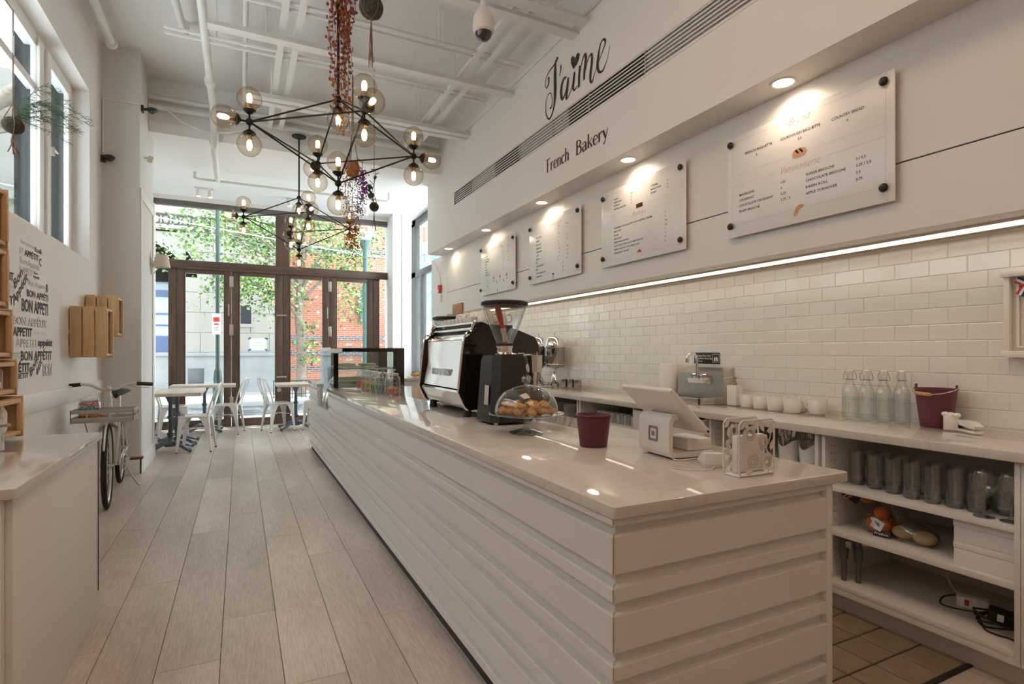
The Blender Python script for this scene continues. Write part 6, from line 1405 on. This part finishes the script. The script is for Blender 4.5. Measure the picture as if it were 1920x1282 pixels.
# ================================================================== SEATING BY THE DOORS
IRON = mat('blue_grey_cast_iron', (.12, .145, .18), .4, metal=.5, noise=.25, nscale=14)
TOP = wood('whitewashed_tabletop', (.58, .50, .42), (.74, .68, .61), axis=0, scale=5, rough=.4, rand=.04)
WCH = mat('white_lacquered_steel', (.80, .81, .82), .22, coat=.3)
def pedestal(t, cx=0., cy=0.):
    MB().lathe([(.07, .06), (.075, .085), (.05, .11), (.034, .13), (.030, .19), (.040, .205), (.040, .225), (.026, .24), (.024, .40), (.036, .415), (.036, .435), (.024, .45), (.022, .60), (.032, .62), (.045, .66), (.06, .685), (.0, .685)], 16, Matrix.Translation((cx, cy, 0))).build('column', IRON, t)
    MB().span(cx-.16, cx+.16, cy-.02, cy+.02, .685, .70).build('top_bracket', IRON, t)
    for k in range(4):
        a = PI/4+k*PI/2; ca, sa = math.cos(a), math.sin(a)
        pts = spline([(.04, .095), (.10, .10), (.19, .065), (.27, .035), (.32, .030)], 4)
        f_ = MB(); f_.tube([(cx+r*ca, cy+r*sa, z) for r, z in pts], [.026-.0006*i for i in range(len(pts))], 8); f_.ball((cx+.325*ca, cy+.325*sa, .026), .026, 10, (1.1, 1.1, 1)); f_.ball((cx+.11*ca, cy+.11*sa, .105), .025, 10); f_.build('claw_foot', IRON, t)
def table(x0, x1, y0, y1, label, peds):
    cx, cy = (x0+x1)/2, (y0+y1)/2
    t = thing('cafe_table', label, 'table', (cx, cy, 0))
    n = max(2, round((x1-x0)/.17)) if (x1-x0) > (y1-y0) else max(3, round((x1-x0)/.17))
    for k in range(n): MB().span(x0-cx+(x1-x0)*k/n+.0006, x0-cx+(x1-x0)*(k+1)/n-.0006, y0-cy, y1-cy, .702, .742, .003).build('top_board', TOP, t)
    for p in peds: pedestal(t, p[0]-cx, p[1]-cy)
    return t
table(-1.16, -.435, 7.90, 9.02, 'long pale-topped cafe table beside the left column', ((-.79, 8.16), (-.77, 8.76)))
table(-.95, -.06, 9.60, 10.14, 'pale-topped cafe table in front of the leftmost door', ((-.5, 9.88),))
table(.52, 1.12, 9.28, 9.98, 'pale-topped cafe table in front of the third door', ((.82, 9.64),))
def chair():
    t = thing('metal_chair', 'x', 'chair', group='white metal cafe chairs')
    # sitter looks along +y
    sw, sd = .185, .18
    b = MB()
    def rr_(w_, d_, z, r=.05):
        return [(sx*(w_-r)+r*math.cos(a+k*PI/8), sy*(d_-r)+r*math.sin(a+k*PI/8), z) for sx, sy, a in ((1, 1, 0), (-1, 1, PI/2), (-1, -1, PI), (1, -1, 1.5*PI)) for k in range(5)]
    b.loft([rr_(sw*.96, sd*.96, .432), rr_(sw, sd, .436), rr_(sw, sd, .447), rr_(sw*.95, sd*.95, .452), rr_(sw*.6, sd*.6, .445), rr_(sw*.1, sd*.1, .444, .01)]); b.build('seat', WCH, t, 50)
    for sx in (-1, 1):
        for sy in (-1, 1):
            l_ = MB(); top = (sx*.150, sy*.145); bot = (sx*.195, sy*(.205 if sy < 0 else .190))
            def ang(c, w1, w2, z): return [(c[0]-sx*w1, c[1], z), (c[0], c[1], z), (c[0], c[1]-sy*w2, z), (c[0]-sx*.004, c[1]-sy*w2, z), (c[0]-sx*.006, c[1]-sy*.006, z), (c[0]-sx*w1, c[1]-sy*.004, z)]
            P_ = lambda f: (top[0]+(bot[0]-top[0])*f+sx*.02*(1-f), top[1]+(bot[1]-top[1])*f+sy*.02*(1-f))
            l_.loft([ang(P_(0), .115, .115, .434), ang(P_(.10), .085, .085, .395), ang(P_(.28), .055, .055, .315), ang(P_(.6), .038, .038, .175), ang(P_(1), .022, .022, .012)]); l_.build('leg', WCH, t, 40)
            MB().box((bot[0]-sx*.010, bot[1]-sy*.010, .007), (.024, .024, .014), .004).build('rubber_foot', BLACKMAT, t)
    hoop = spline([(-.165, -.150, .445), (-.178, -.185, .58), (-.185, -.225, .70), (-.165, -.260, .80), (-.09, -.285, .845), (0, -.290, .852), (.09, -.285, .845), (.165, -.260, .80), (.185, -.225, .70), (.178, -.185, .58), (.165, -.150, .445)], 5)
    MB().tube(hoop, .0105, 10).build('back_hoop', WCH, t)
    s_ = MB(); s_.loft([[(-w_, y, z), (0, y-.012, z), (w_, y, z), (w_, y-.003, z), (0, y-.015, z), (-w_, y-.003, z)] for w_, y, z in ((.075, -.165, .44), (.078, -.20, .56), (.085, -.24, .70), (.092, -.275, .842))]); s_.build('back_splat', WCH, t, 40)
    br = MB(); br.tube([(-.165, -.17, .27), (0, 0, .285), (.165, .165, .27)], .006, 6); br.tube([(.165, -.17, .27), (0, 0, .285), (-.165, .165, .27)], .006, 6); br.build('cross_brace', WCH, t)
    return t
ch = chair()
for i, (x, y, d, lb) in enumerate(((-.50, 8.06, (-1, .12), 'nearest white metal chair, pulled up to the long cafe table'), (-.17, 9.55, (-1, .25), 'white metal chair right of the table before the leftmost door'), (-.90, 9.60, (1, .2), 'white metal chair at the far left by the column'), (.55, 9.50, (1, .35), 'white metal chair left of the table before the third door'), (1.13, 9.52, (-1, .3), 'white metal chair half hidden behind the counter'))):
    place(ch, i, (x, y, 0), math.atan2(d[1], d[0])-PI/2, lb)
# ================================================================== BICYCLE
bk = thing('bicycle', 'cream city bicycle with a front tray parked by the left wall', 'bicycle', (-.99, 5.9, 0), 0)
CREAMB = mat('cream_frame_paint', (.60, .58, .54), .3); TYRE = mat('black_tyre', (.018, .016, .015), .8, bump=.5, bscale=80); GRIP = mat('black_grip', (.02, .018, .017), .7)
FW, RW = Vector((.035, -.50, .335)), Vector((-.04, .50, .335))
ax_ = Vector((1, .075, 0)).normalized(); fd = Vector((.075, -1, 0)).normalized()
def wheel(c, tilt=0.):
    ax2 = Vector((math.cos(tilt), math.sin(tilt), 0)); f2 = Vector((math.sin(tilt), -math.cos(tilt), 0))
    def ring(r, n=40): return [c+f2*r*math.cos(2*PI*k/n)+Vector((0, 0, 1))*r*math.sin(2*PI*k/n) for k in range(n)]
    ty = MB().tube(ring(.318), .019, 10, closed=True).build('tyre', TYRE, bk)
    MB().tube(ring(.297), .010, 8, closed=True).build('rim', STEEL, ty)
    s_ = MB(); R_ = ring(.295, 28)
    for k in range(28): s_.cyl(c+ax2*.025*(1 if k % 2 else -1)+f2*.015*math.cos(k), R_[k], .0013, seg=5)
    o = s_.build('spokes', STEEL, ty); o['kind'] = 'stuff'
    MB().cyl(c-ax2*.045, c+ax2*.045, .018).build('hub', STEEL, ty)
    # mudguard
    def arc(r, a0, a1): return [c+f2*r*math.cos(a0+(a1-a0)*k/16)+Vector((0, 0, 1))*r*math.sin(a0+(a1-a0)*k/16) for k in range(17)]
    return ax2, f2, arc
a2, f2, arc = wheel(FW, .10)
MB().tube(arc(.352, .5, 2.6), .022, 8, flat=.35).build('front_mudguard', CREAMB, bk)
a3, f3, arc3 = wheel(RW, .075)
MB().tube(arc3(.352, .3, 2.9), .022, 8, flat=.35).build('rear_mudguard', CREAMB, bk)
HT, HB = Vector((.015, -.30, .86)), Vector((.022, -.345, .68))
for s_ in (-1, 1):
    MB().tube([HB+Vector((0, -.01, -.02)), FW+a2*.055*s_+Vector((0, .06, .30)), FW+a2*.055*s_], [.014, .013, .009], 8).build('fork_blade', CREAMB, bk)
    MB().cyl(RW+a3*.055*s_, Vector((0, .12, .28))+a3*.03*s_, .009).build('chain_stay', CREAMB, bk); MB().cyl(RW+a3*.055*s_, Vector((-.01, .25, .70))+a3*.02*s_, .008).build('seat_stay', CREAMB, bk)
MB().cyl(HB, HT, .019).build('head_tube', CREAMB, bk); MB().tube(spline([HB+Vector((0, .01, .02)), (.01, -.10, .42), (0, .12, .28)], 6), .018, 10).build('down_tube', CREAMB, bk)
MB().tube(spline([HT+Vector((0, .01, -.05)), (.008, -.05, .62), (.0, .14, .45)], 6), .016, 10).build('top_tube', CREAMB, bk)
MB().cyl((0, .12, .28), (-.012, .27, .76), .015).build('seat_tube', CREAMB, bk); MB().cyl((-.012, .27, .74), (-.015, .295, .86), .012).build('seat_post', STEEL, bk)
sd = MB(); sd.loft([[(-.015-w_, y, z-.02), (-.015-w_*.6, y, z), (-.015+w_*.6, y, z), (-.015+w_, y, z-.02), (-.015+w_*.5, y, z-.04), (-.015-w_*.5, y, z-.04)] for w_, y, z in ((.02, .13, .875), (.03, .18, .89), (.06, .28, .895), (.085, .36, .905), (.06, .40, .90))]); sd.build('saddle', GRIP, bk, 50)
MB().cyl(HT, HT+Vector((-.003, .012, .07)), .012).build('stem', STEEL, bk); MB().ball(HT+Vector((-.003, -.01, .085)), .022, 14).build('stem_clamp', CREAMB, bk)
q0 = HT+Vector((-.003, -.01, .08))
for s_, nm in ((-1, 'left'), (1, 'right')):
    hb = spline([q0, q0+Vector((s_*.06, -.01, .005)), q0+Vector((s_*.12, .0, .035)), q0+Vector((s_*.19, .01, .045)), q0+Vector((s_*.30, .03, .035))], 5)
    MB().tube(hb, .0115, 10).build('handlebar', CREAMB, bk)
    MB().cyl(q0+Vector((s_*.19, .011, .045)), q0+Vector((s_*.305, .031, .034)), .0155).build('hand_grip', GRIP, bk)
    if s_ == 1: MB().tube([q0+Vector((.15, -.01, .03)), q0+Vector((.20, -.035, .02)), q0+Vector((.29, -.03, .01))], .006, 8).build('brake_lever', STEEL, bk)
TRAY = mat('grey_tray_metal', (.40, .385, .365), .4)
tx0, tx1, ty0, ty1, tz = -.185, .225, -.60, -.34, .695
tr_ = MB().span(tx0, tx1, ty0, ty1, tz, tz+.012, .002).build('front_tray', TRAY, bk)
for z in (tz+.028, tz+.088):
    for a in ((tx0, tx1, ty0, ty0+.008), (tx0, tx1, ty1-.008, ty1), (tx0, tx0+.008, ty0, ty1), (tx1-.008, tx1, ty0, ty1)): MB().span(a[0], a[1], a[2], a[3], z-.014, z+.014, .002).build('tray_rail', TRAY, tr_)
for x in (tx0+.004, -.08, .12, tx1-.004):
    for y in (ty0+.004, ty1-.004): MB().cyl((x, y, tz), (x, y, tz+.10), .004, seg=6).build('tray_post', TRAY, tr_)
for s_ in (-1, 1): MB().cyl((s_*.12+.02, -.55, tz), FW+a2*.07*s_, .005, seg=8).build('tray_stay', TRAY, bk)
MB().tube([(.0+.05*math.cos(a), .12+.085*math.cos(a+1.57), .28+.085*math.sin(a+1.57)) for a in [0]]+[(.05, .12+.09*math.cos(2*PI*k/20), .28+.09*math.sin(2*PI*k/20)) for k in range(20)][1:], .006, 6).build('chainring', STEEL, bk)
for s_, z in ((1, .26), (-1, .30)):
    MB().cyl((s_*.05, .12, .28), (s_*.07, .12+s_*.15, z), .008).build('crank_arm', STEEL, bk); MB().box((s_*.125, .12+s_*.15, z), (.10, .075, .022), .004).build('pedal', mat('pedal_brown', (.16, .09, .05), .6), bk)
MB().tube([(.03, .14, .27), (.13, .26, .02), (.15, .27, .008)], .008, 8).build('kickstand', STEEL, bk); MB().span(-.10, -.03, -.56, -.50, .33, .42, .01).build('front_brake_unit', BLACKMAT, bk)
t = thing('bicycle_jar', 'large candy jar standing on the bicycle tray', 'jar', (-1.075, 5.43, .708))
MB().lathe([(.0, .002), (.066, .0), (.072, .006), (.074, .02), (.074, .13), (.066, .15), (.06, .156)], 28, cap=False).build('body', CLEAR, t); MB().lathe([(.0, .156), (.064, .156), (.066, .160), (.064, .172), (.0, .176)], 24).build('lid', glass('lid_glass'), t)
candies((-1.075, 5.43, .71), .07, .0, .045, (.75, .30, .06), 170, 21, ('orange_jar', 'orange candies at the bottom of the bicycle jar'), .010)
candies((-1.075, 5.43, .71), .07, .055, .10, (.22, .42, .38), 190, 22, ('teal_jar', 'teal candies in the middle of the bicycle jar'), .010)
candies((-1.075, 5.43, .71), .07, .105, .145, (.70, .30, .33), 150, 23, ('pink_jar', 'pink candies at the top of the bicycle jar'), .010)
# ================================================================== PINE CRATES
def crate(name, label, c, w_, d_, h_, opening, n=3):
    """pine crate; w along x, d along y, h up; opening 'x' faces the room, 'y' faces the camera"""
    t = thing(name, label, 'crate', c); th = .011
    def pl(x0, x1, y0, y1, z0, z1, nm): return MB().span(x0, x1, y0, y1, z0, z1, .0015).build(nm, PINE, t)
    if opening == 'x':
        for ys in (-d_/2, d_/2-th):
            for k in range(n): pl(-w_/2+w_*k/n+.005, -w_/2+w_*(k+1)/n-.005, ys, ys+th, 0, h_, 'slat')
        for z in (.012, h_-.030):
            for k in range(2): pl(-w_/2+.01, w_/2-.01, -d_/2+th+.001+k*(d_/2-th), -d_/2+th+(k+1)*(d_/2-th)-.004, z, z+.018, 'end_board')
        for k in range(2): pl(-w_/2, -w_/2+th, -d_/2+th+.002, d_/2-th-.002, .04+k*(h_/2-.03), k*(h_/2-.03)+h_/2-.01, 'back_board')
        for ys in (-d_/2+th, d_/2-th-.022):
            pl(w_/2-.022, w_/2, ys, ys+.022, .031, h_-.031, 'corner_cleat')
    else:
        for xs in (-w_/2, w_/2-th):
            for k in range(2): pl(xs, xs+th, -d_/2+d_*k/2+.003, -d_/2+d_*(k+1)/2-.003, th, h_-th, 'slat')
        for z in (0, h_-th):
            for k in range(2): pl(-w_/2, w_/2, -d_/2+d_*k/2+.002, -d_/2+d_*(k+1)/2-.002, z, z+th, 'slat')
        for k in range(2): pl(-w_/2+th, w_/2-th, d_/2-th, d_/2, th+.004+(h_-2*th)*k/2, th+(h_-2*th)*(k+1)/2-.004, 'back_board')
        for xs in (-w_/2+th, w_/2-th-.02):
            for z in (th, h_-th-.022): pl(xs, xs+.02, -d_/2+.006, d_/2-th-.001, z, z+.022, 'corner_cleat')
    return t
crate('wall_crate', 'lower pine crate fixed to the left wall, nearer the camera', (LX+.004+.127, 5.72, 1.207), .254, .275, .419, 'x')
crate('wall_crate', 'upper pine crate fixed to the left wall behind the first', (LX+.004+.124, 6.22, 1.395), .248, .25, .37, 'x')
zz = (.8635, 1.052, 1.218, 1.447, 1.722); hh = (.186, .164, .227, .273, .27); xr = (-.892, -.914, -.930, -.944, -.946)
for k in range(5): crate('shelf_crate', ('lowest', 'second', 'third', 'fourth', 'topmost')[k]+' pine crate in the stack on the left side counter', ((-1.236+xr[k])/2, 2.97, zz[k]), xr[k]+1.236, .62, hh[k], 'x', 2)
t = thing('jam_jar', 'dark jam jar with a chequered lid in a stacked crate', 'jar', (-.955, 3.10, 1.0835))
MB().lathe([(.0, 0), (.026, 0), (.029, .004), (.029, .052), (.024, .062), (.0, .062)], 20).build('glass', mat('jam_purple', (.05, .008, .02), .1, coat=.5), t); MB().lathe([(.0295, .012), (.0298, .038)], 20, cap=False).build('label', mat('paper'), t); MB().lathe([(.0, .062), (.028, .062), (.029, .066), (.028, .076), (.0, .077)], 20).build('lid', mat('red_gingham', (.50, .10, .08), .6, noise=.5, nscale=90), t)
t = thing('house_tag', 'white house-shaped card standing behind the jam jar', 'card', (-.975, 3.19, 1.0835))
b = MB(); b.prism([(-.03, 0), (.03, 0), (.03, .085), (.0, .115), (-.03, .085)], .004, Matrix.Translation((0, .004, 0)) @ Matrix.Rotation(PI/2, 4, 'X')); b.build('card', WHITEP, t); x = TX(); x.text('an', 0, .045, .03, bold=.03, align='C'); x.build('print', INK, t, lambda u, v: (u, -.0006, v))
t = thing('steel_jug', 'polished steel jug on the side counter at the left edge', 'jug', (-.875, 2.83, .8635))
MB().lathe([(.0, 0), (.040, 0), (.042, .004), (.038, .10), (.036, .12), (.038, .125), (.0, .125)], 24).build('body', STAINLESS, t); MB().cyl((.036, .0, .098), (.062, -.02, .10), .007).build('spigot', STEEL, t)
t = thing('white_bottle', 'white faceted bottle inside the lowest stacked crate', 'bottle', (-.945, 3.13, .8955))
MB().lathe([(.0, 0), (.028, 0), (.034, .02), (.034, .09), (.02, .12), (.012, .13), (.0, .13)], 8).build('body', CERAM, t, 20)
# ================================================================== HANGING PLANTS
ROPE = mat('jute_twine', (.20, .13, .085), .95); MOSS = mat('moss', (.055, .05, .03), 1., noise=.5, nscale=40, bump=1., bscale=70)
def kokedama(c, r, ztop, label, fringe=.12, cord=True):
    t = thing('moss_ball_planter', label, 'hanging planter', c)
    MB().ball((0, 0, 0), r, 24, (1, 1, .95)).build('moss_ball', MOSS, t)
    for k in range(4):
        a = k*PI/2+.4; MB().tube([(r*1.01*math.sin(PI*j/8)*math.cos(a), r*1.01*math.sin(PI*j/8)*math.sin(a), r*.96*math.cos(PI*j/8)) for j in range(9)], .003, 6).build('cord_loop', ROPE, t)
        if cord: MB().tube([(r*math.cos(a)*.9, r*math.sin(a)*.9, r*.4), (0, 0, r*2.6)], .0022, 5).build('sling_cord', ROPE, t)
    if cord: MB().cyl((0, 0, r*2.6), (0, 0, ztop-c[2]), .003, seg=6).build('hanging_cord', ROPE, t)
    q_ = random.Random(int(c[0]*100))
    for k in range(7): MB().tube(spline([(0, 0, -r*.95), (q_.uniform(-.01, .01), q_.uniform(-.01, .01), -r-fringe*.4), (q_.uniform(-.025, .025), q_.uniform(-.025, .025), -r-fringe*q_.uniform(.75, 1))], 4), .0028, 5).build('fringe_strand', ROPE, t)
    return t
kokedama((.848, 4.0, 3.735), .086, ZC, 'large moss ball planter with long rope fringe beside the berry garland', .36)
k2 = kokedama((1.32, 6.08, 2.845), .052, ZC, 'small moss ball planter with leaves and purple blossom', .22)
LG = mat('dusky_leaf', (.06, .085, .05), .5); PURP = mat('purple_blossom', (.22, .03, .24), .6); DRY = mat('dried_orange', (.42, .15, .04), .8)
def leafmesh(l, wd, m, nm):
    b = MB(); b.loft([[(x, -w_, .004), (x, 0, -.003), (x, w_, .004)] for x, w_ in ((0, .001), (l*.3, wd), (l*.65, wd*.9), (l, .001))], cap=False, closed=False); return b.mesh(nm, m, 60)
lm = leafmesh(.075, .019, LG, 'leaf')
q_ = random.Random(9)
for br_ in ([(0, 0, .04), (-.02, 0, .16), (.01, 0, .30), (.02, .0, .42)], [(0, 0, .04), (-.06, 0, .20), (-.13, 0, .32), (-.12, 0, .48)], [(0, 0, .05), (-.09, 0, .14), (-.20, .0, .27), (-.26, 0, .42)]):
    sp2 = spline(br_, 5); st = MB().tube(sp2, .003, 6).build('stem', LG, k2)
    for k in range(2, len(sp2), 2):
        inst('leaf', lm, k2, sp2[k], (q_.uniform(-.6, .6), q_.uniform(-.8, .2), q_.uniform(0, 6.3)), (1, 1, 1))
def bloom(par, pts, m, n, sp_r, sz, seed, nm):
    q2 = random.Random(seed); V, F = [], []; P_ = spline(pts, 6)
    for _ in range(n):
        c = P_[q2.randrange(len(P_))]; p = Vector([v+q2.gauss(0, sp_r) for v in c]); e_ = Euler((q2.uniform(0, 6), q2.uniform(0, 6), 0)).to_matrix(); k = len(V)
        V += [tuple(p+e_ @ (Vector(u)*sz*q2.uniform(.7, 1.3))) for u in ((1, 0, 0), (-1, 0, 0), (0, 1, 0), (0, -1, 0), (0, 0, 1), (0, 0, -1))]; F += [tuple(i+k for i in f) for f in ((0, 2, 4), (2, 1, 4), (1, 3, 4), (3, 0, 4), (2, 0, 5), (1, 2, 5), (3, 1, 5), (0, 3, 5))]
    me = bpy.data.meshes.new(nm); me.from_pydata(V, [], F); me.materials.append(m); me.polygons.foreach_set('use_smooth', [True]*len(me.polygons))
    o = inst(nm, me, par); o['kind'] = 'stuff'; return o
bloom(k2, [(-.09, 0, .14), (-.11, 0, .25), (-.13, 0, .38)], PURP, 130, .022, .010, 4, 'blossoms')
hp_ = thing('dried_flower_planter', 'hanging clay planter trailing orange and purple dried flowers', 'hanging planter', (1.03, 5.75, 3.10))
MB().lathe([(.0, -.06), (.055, -.05), (.07, .0), (.072, .05), (.055, .09), (.0, .10)], 20).build('clay_pot', mat('rust_clay', (.34, .13, .05), .85, noise=.4, nscale=30, bump=.6, bscale=40), hp_)
for a in (0, 2.1, 4.2): MB().tube([(.06*math.cos(a), .06*math.sin(a), .05), (.01*math.cos(a), .01*math.sin(a), .4), (0, 0, ZC-3.10)], .004, 6).build('hanging_cord', ROPE, hp_)
for k, (dx, l_) in enumerate(((-.05, .35), (.0, .62), (.04, .75), (.08, .40), (.0, .5))):
    MB().tube(spline([(dx, 0, 0), (dx*1.3, .01, -l_*.5), (dx*.9-.02, 0, -l_)], 4), .0018, 5).build('trailing_stem', DRY, hp_)
bloom(hp_, [(-.05, 0, 0), (-.05, 0, -.3), (-.01, 0, -.62), (-.02, 0, -.78)], DRY, 420, .035, .0075, 5, 'dried_blossoms'); bloom(hp_, [(.06, 0, -.05), (.09, 0, -.25), (.06, 0, -.40)], PURP, 200, .026, .008, 6, 'purple_blossoms')
bloom(hp_, [(.02, 0, -.4), (.02, 0, -.85)], mat('rust_bloom', (.30, .06, .03), .8), 200, .05, .008, 8, 'rust_blossoms')
# berry garland wound round the near chandelier stem
gd = thing('berry_garland', 'red and orange berry garland trailing down the near chandelier stem', 'garland', (.69, 4.36, 4.3))
q_ = random.Random(2); RB = [mat('red_berry', (.30, .055, .028), .4), mat('orange_berry', (.42, .13, .025), .45), mat('olive_berry', (.20, .10, .03), .5)]
allp = []
for k in range(22):
    a = q_.uniform(0, 6.3); r = q_.uniform(.02, .105); end = q_.choice((-.6, -.8, -1.0, -1.15, -1.25, -1.35)); pts = [(r*math.cos(a)*.5, r*math.sin(a)*.5, 0)]
    for j in range(1, 6): pts.append((r*math.cos(a)*(1.0 if j < 4 else .7)+q_.gauss(0, .015), r*math.sin(a)+q_.gauss(0, .015), end*j/5))
    sp3 = spline(pts, 5); allp.append(sp3); MB().tube(sp3, .0016, 5).build('stem', mat('garland_stem', (.13, .05, .03), .8), gd)
big = MB(); V3 = [[], [], []]; F3 = [[], [], []]
base = MB().ball((0, 0, 0), 1, 8, rings=5).mesh('berry', RB[0]); bv = [tuple(v.co) for v in base.vertices]; bf = [tuple(p.vertices) for p in base.polygons]
for sp3 in allp:
    for (x, y, z) in sp3[::1]:
        for _ in range(2):
            if q_.random() < .40: continue
            low = z < -.95; g = q_.choices((0, 1, 2), (1, 6, 3) if low else (8, 1.5, 2))[0]
            p = (x+q_.gauss(0, .012), y+q_.gauss(0, .012), z+q_.gauss(0, .012)); s_ = q_.uniform(.007, .013); n = len(V3[g])
            V3[g] += [(p[0]+v[0]*s_, p[1]+v[1]*s_, p[2]+v[2]*s_) for v in bv]; F3[g] += [tuple(i+n for i in f) for f in bf]
for g in range(3):
    me = bpy.data.meshes.new('berries'); me.from_pydata(V3[g], [], F3[g]); me.materials.append(RB[g]); me.polygons.foreach_set('use_smooth', [True]*len(me.polygons))
    o = inst('berries', me, gd); o['kind'] = 'stuff'
# fern in a moss ball by the high window
fp = kokedama((-1.10, 3.86, 2.475), .047, 3.10, 'small moss ball with feathery fern hanging at the high window', .12)
MB().tube([(0, 0, .62), (-.05, .06, .70), (-.12, .10, .73)], .004, 6).build('hook_cord', ROPE, fp)
FERN = mat('fern_green', (.05, .11, .04), .6)
for k in range(16):
    a = q_.uniform(-.9, 1.0)+.9; l_ = q_.uniform(.18, .36); up_ = q_.uniform(.05, .26)
    d = Vector((math.sin(a)*.55+.10, math.cos(a)*.6+.25, 0)); d.normalize()
    sp3 = spline([(0, 0, .04), tuple(d*l_*.5+Vector((0, 0, up_))), tuple(d*l_+Vector((0, 0, up_*.7)))], 8); f_ = MB(); f_.tube(sp3, .0011, 4)
    for j in range(3, len(sp3)):
        c = Vector(sp3[j]); sd_ = Vector((-d.y, d.x, 0))
        for s_ in (-1, 1):
            tip = c+sd_*s_*q_.uniform(.02, .04)+d*.02+Vector((0, 0, q_.uniform(-.02, .02))); f_.tube([c, tip], [.0012, .0006], 3)
            for m_ in range(2): f_.tube([c.lerp(tip, .4+.3*m_), c.lerp(tip, .4+.3*m_)+d*.014+Vector((0, 0, q_.uniform(-.012, .012)))], .0007, 3)
    f_.build('frond', FERN, fp)
# ================================================================== CAMERAS, SCONCE, SPOTLIGHTS
t = thing('dome_camera', 'egg-shaped white dome security camera hanging from the double beam', 'camera', (1.60, 3.70, 3.64))
MB().lathe([(.064, -.055), (.076, -.045), (.082, .0), (.074, .06), (.05, .11), (.025, .135), (.022, .20), (.035, .205), (.035, .22), (.06, .225), (.06, .265), (.0, .265)], 28).build('housing', mat('camera_white', (.72, .69, .65), .4), t)
MB().lathe([(.0, -.112), (.03, -.106), (.052, -.085), (.063, -.055), (.0, -.052)], 24).build('tinted_dome', mat('tinted_dome', (.03, .025, .025), .05, coat=.6), t)
def bullet(loc, rz, label, dark=True):
    t = thing('security_camera', label, 'camera', loc, rz)
    MB().box((0, 0, 0), (.02, .06, .07), .005).build('wall_plate', BLACKMAT, t); MB().tube([(.01, 0, 0), (.05, 0, .005)], .014, 10).build('arm', BLACKMAT, t)
    MB().lathe([(.0, -.02), (.035, -.018), (.05, .0), (.05, .012), (.03, .024), (.0, .026)], 20, Matrix.Translation((.085, 0, 0))).build('shell', BLACKMAT, t); MB().ball((.085, 0, -.014), .032, 14, (1, 1, .8)).build('lens_dome', mat('tinted_dome'), t)
bullet((-1.232, 6.756, 3.19), -.75, 'small black camera low on the front of the left column')
bullet((-.912, 6.86, 3.79), 0, 'small black camera high on the side of the left column')
bullet((2.526, 7.9, 3.80), PI, 'small black camera at the far end of the soffit')
t = thing('motion_sensor', 'tiny white motion sensor on the side of the left column', 'sensor', (-.925, 7.1, 3.36)); MB().tube([(0, 0, 0), (.03, 0, -.01)], .012, 8).build('mount', WHITEP, t); MB().box((.055, -.02, -.02), (.05, .045, .075), .012, rot=(.3, .3, .2)).build('sensor_body', WHITEP, t)
t = thing('wall_sconce', 'cream cone-shaded wall light on the left column', 'wall lamp', (-.925, 7.58, 2.28))
MB().span(.0, .018, -.03, .03, -.13, .06, .004).build('wall_plate', WHITEP, t); MB().tube([(.018, 0, -.12), (.10, 0, -.01)], .005, 8).build('arm', STEEL, t); MB().tube([(.018, 0, .03), (.10, 0, .0)], .004, 8).build('arm', STEEL, t)
MB().lathe([(.088, -.06), (.062, .085), (.060, .085), (.086, -.06)], 28, Matrix.Translation((.105, 0, .02)), cap=False).build('shade', mat('linen_shade', (.72, .64, .57), .9), t)
for i, (x, y, w_) in enumerate(((-.487, 9.6, 'leftmost'), (.80, 9.6, 'middle'), (1.87, 9.6, 'rightmost'))):
    t = thing('ceiling_spotlight', '%s pair of white spotlights under the lower ceiling' % w_, 'spotlight', (x, y, ZD), group='spotlights under the lower ceiling')
    MB().span(-.13, .13, -.03, .03, -.02, 0, .004).build('track_plate', WHITEP, t)
    for s_ in (-1, 1):
        l_ = MB().lathe([(.03, -.13), (.034, -.12), (.034, -.04), (.012, -.03), (.010, -.02)], 18, Matrix.Translation((s_*.08, 0, 0))).build('spot_head', WHITEP, t); MB().lathe([(.0, -.1305), (.028, -.1305), (.028, -.129), (.0, -.129)], 16, Matrix.Translation((s_*.08, 0, 0))).build('lamp_face', emis('spot_glow', (1, .95, .85), 5), l_)
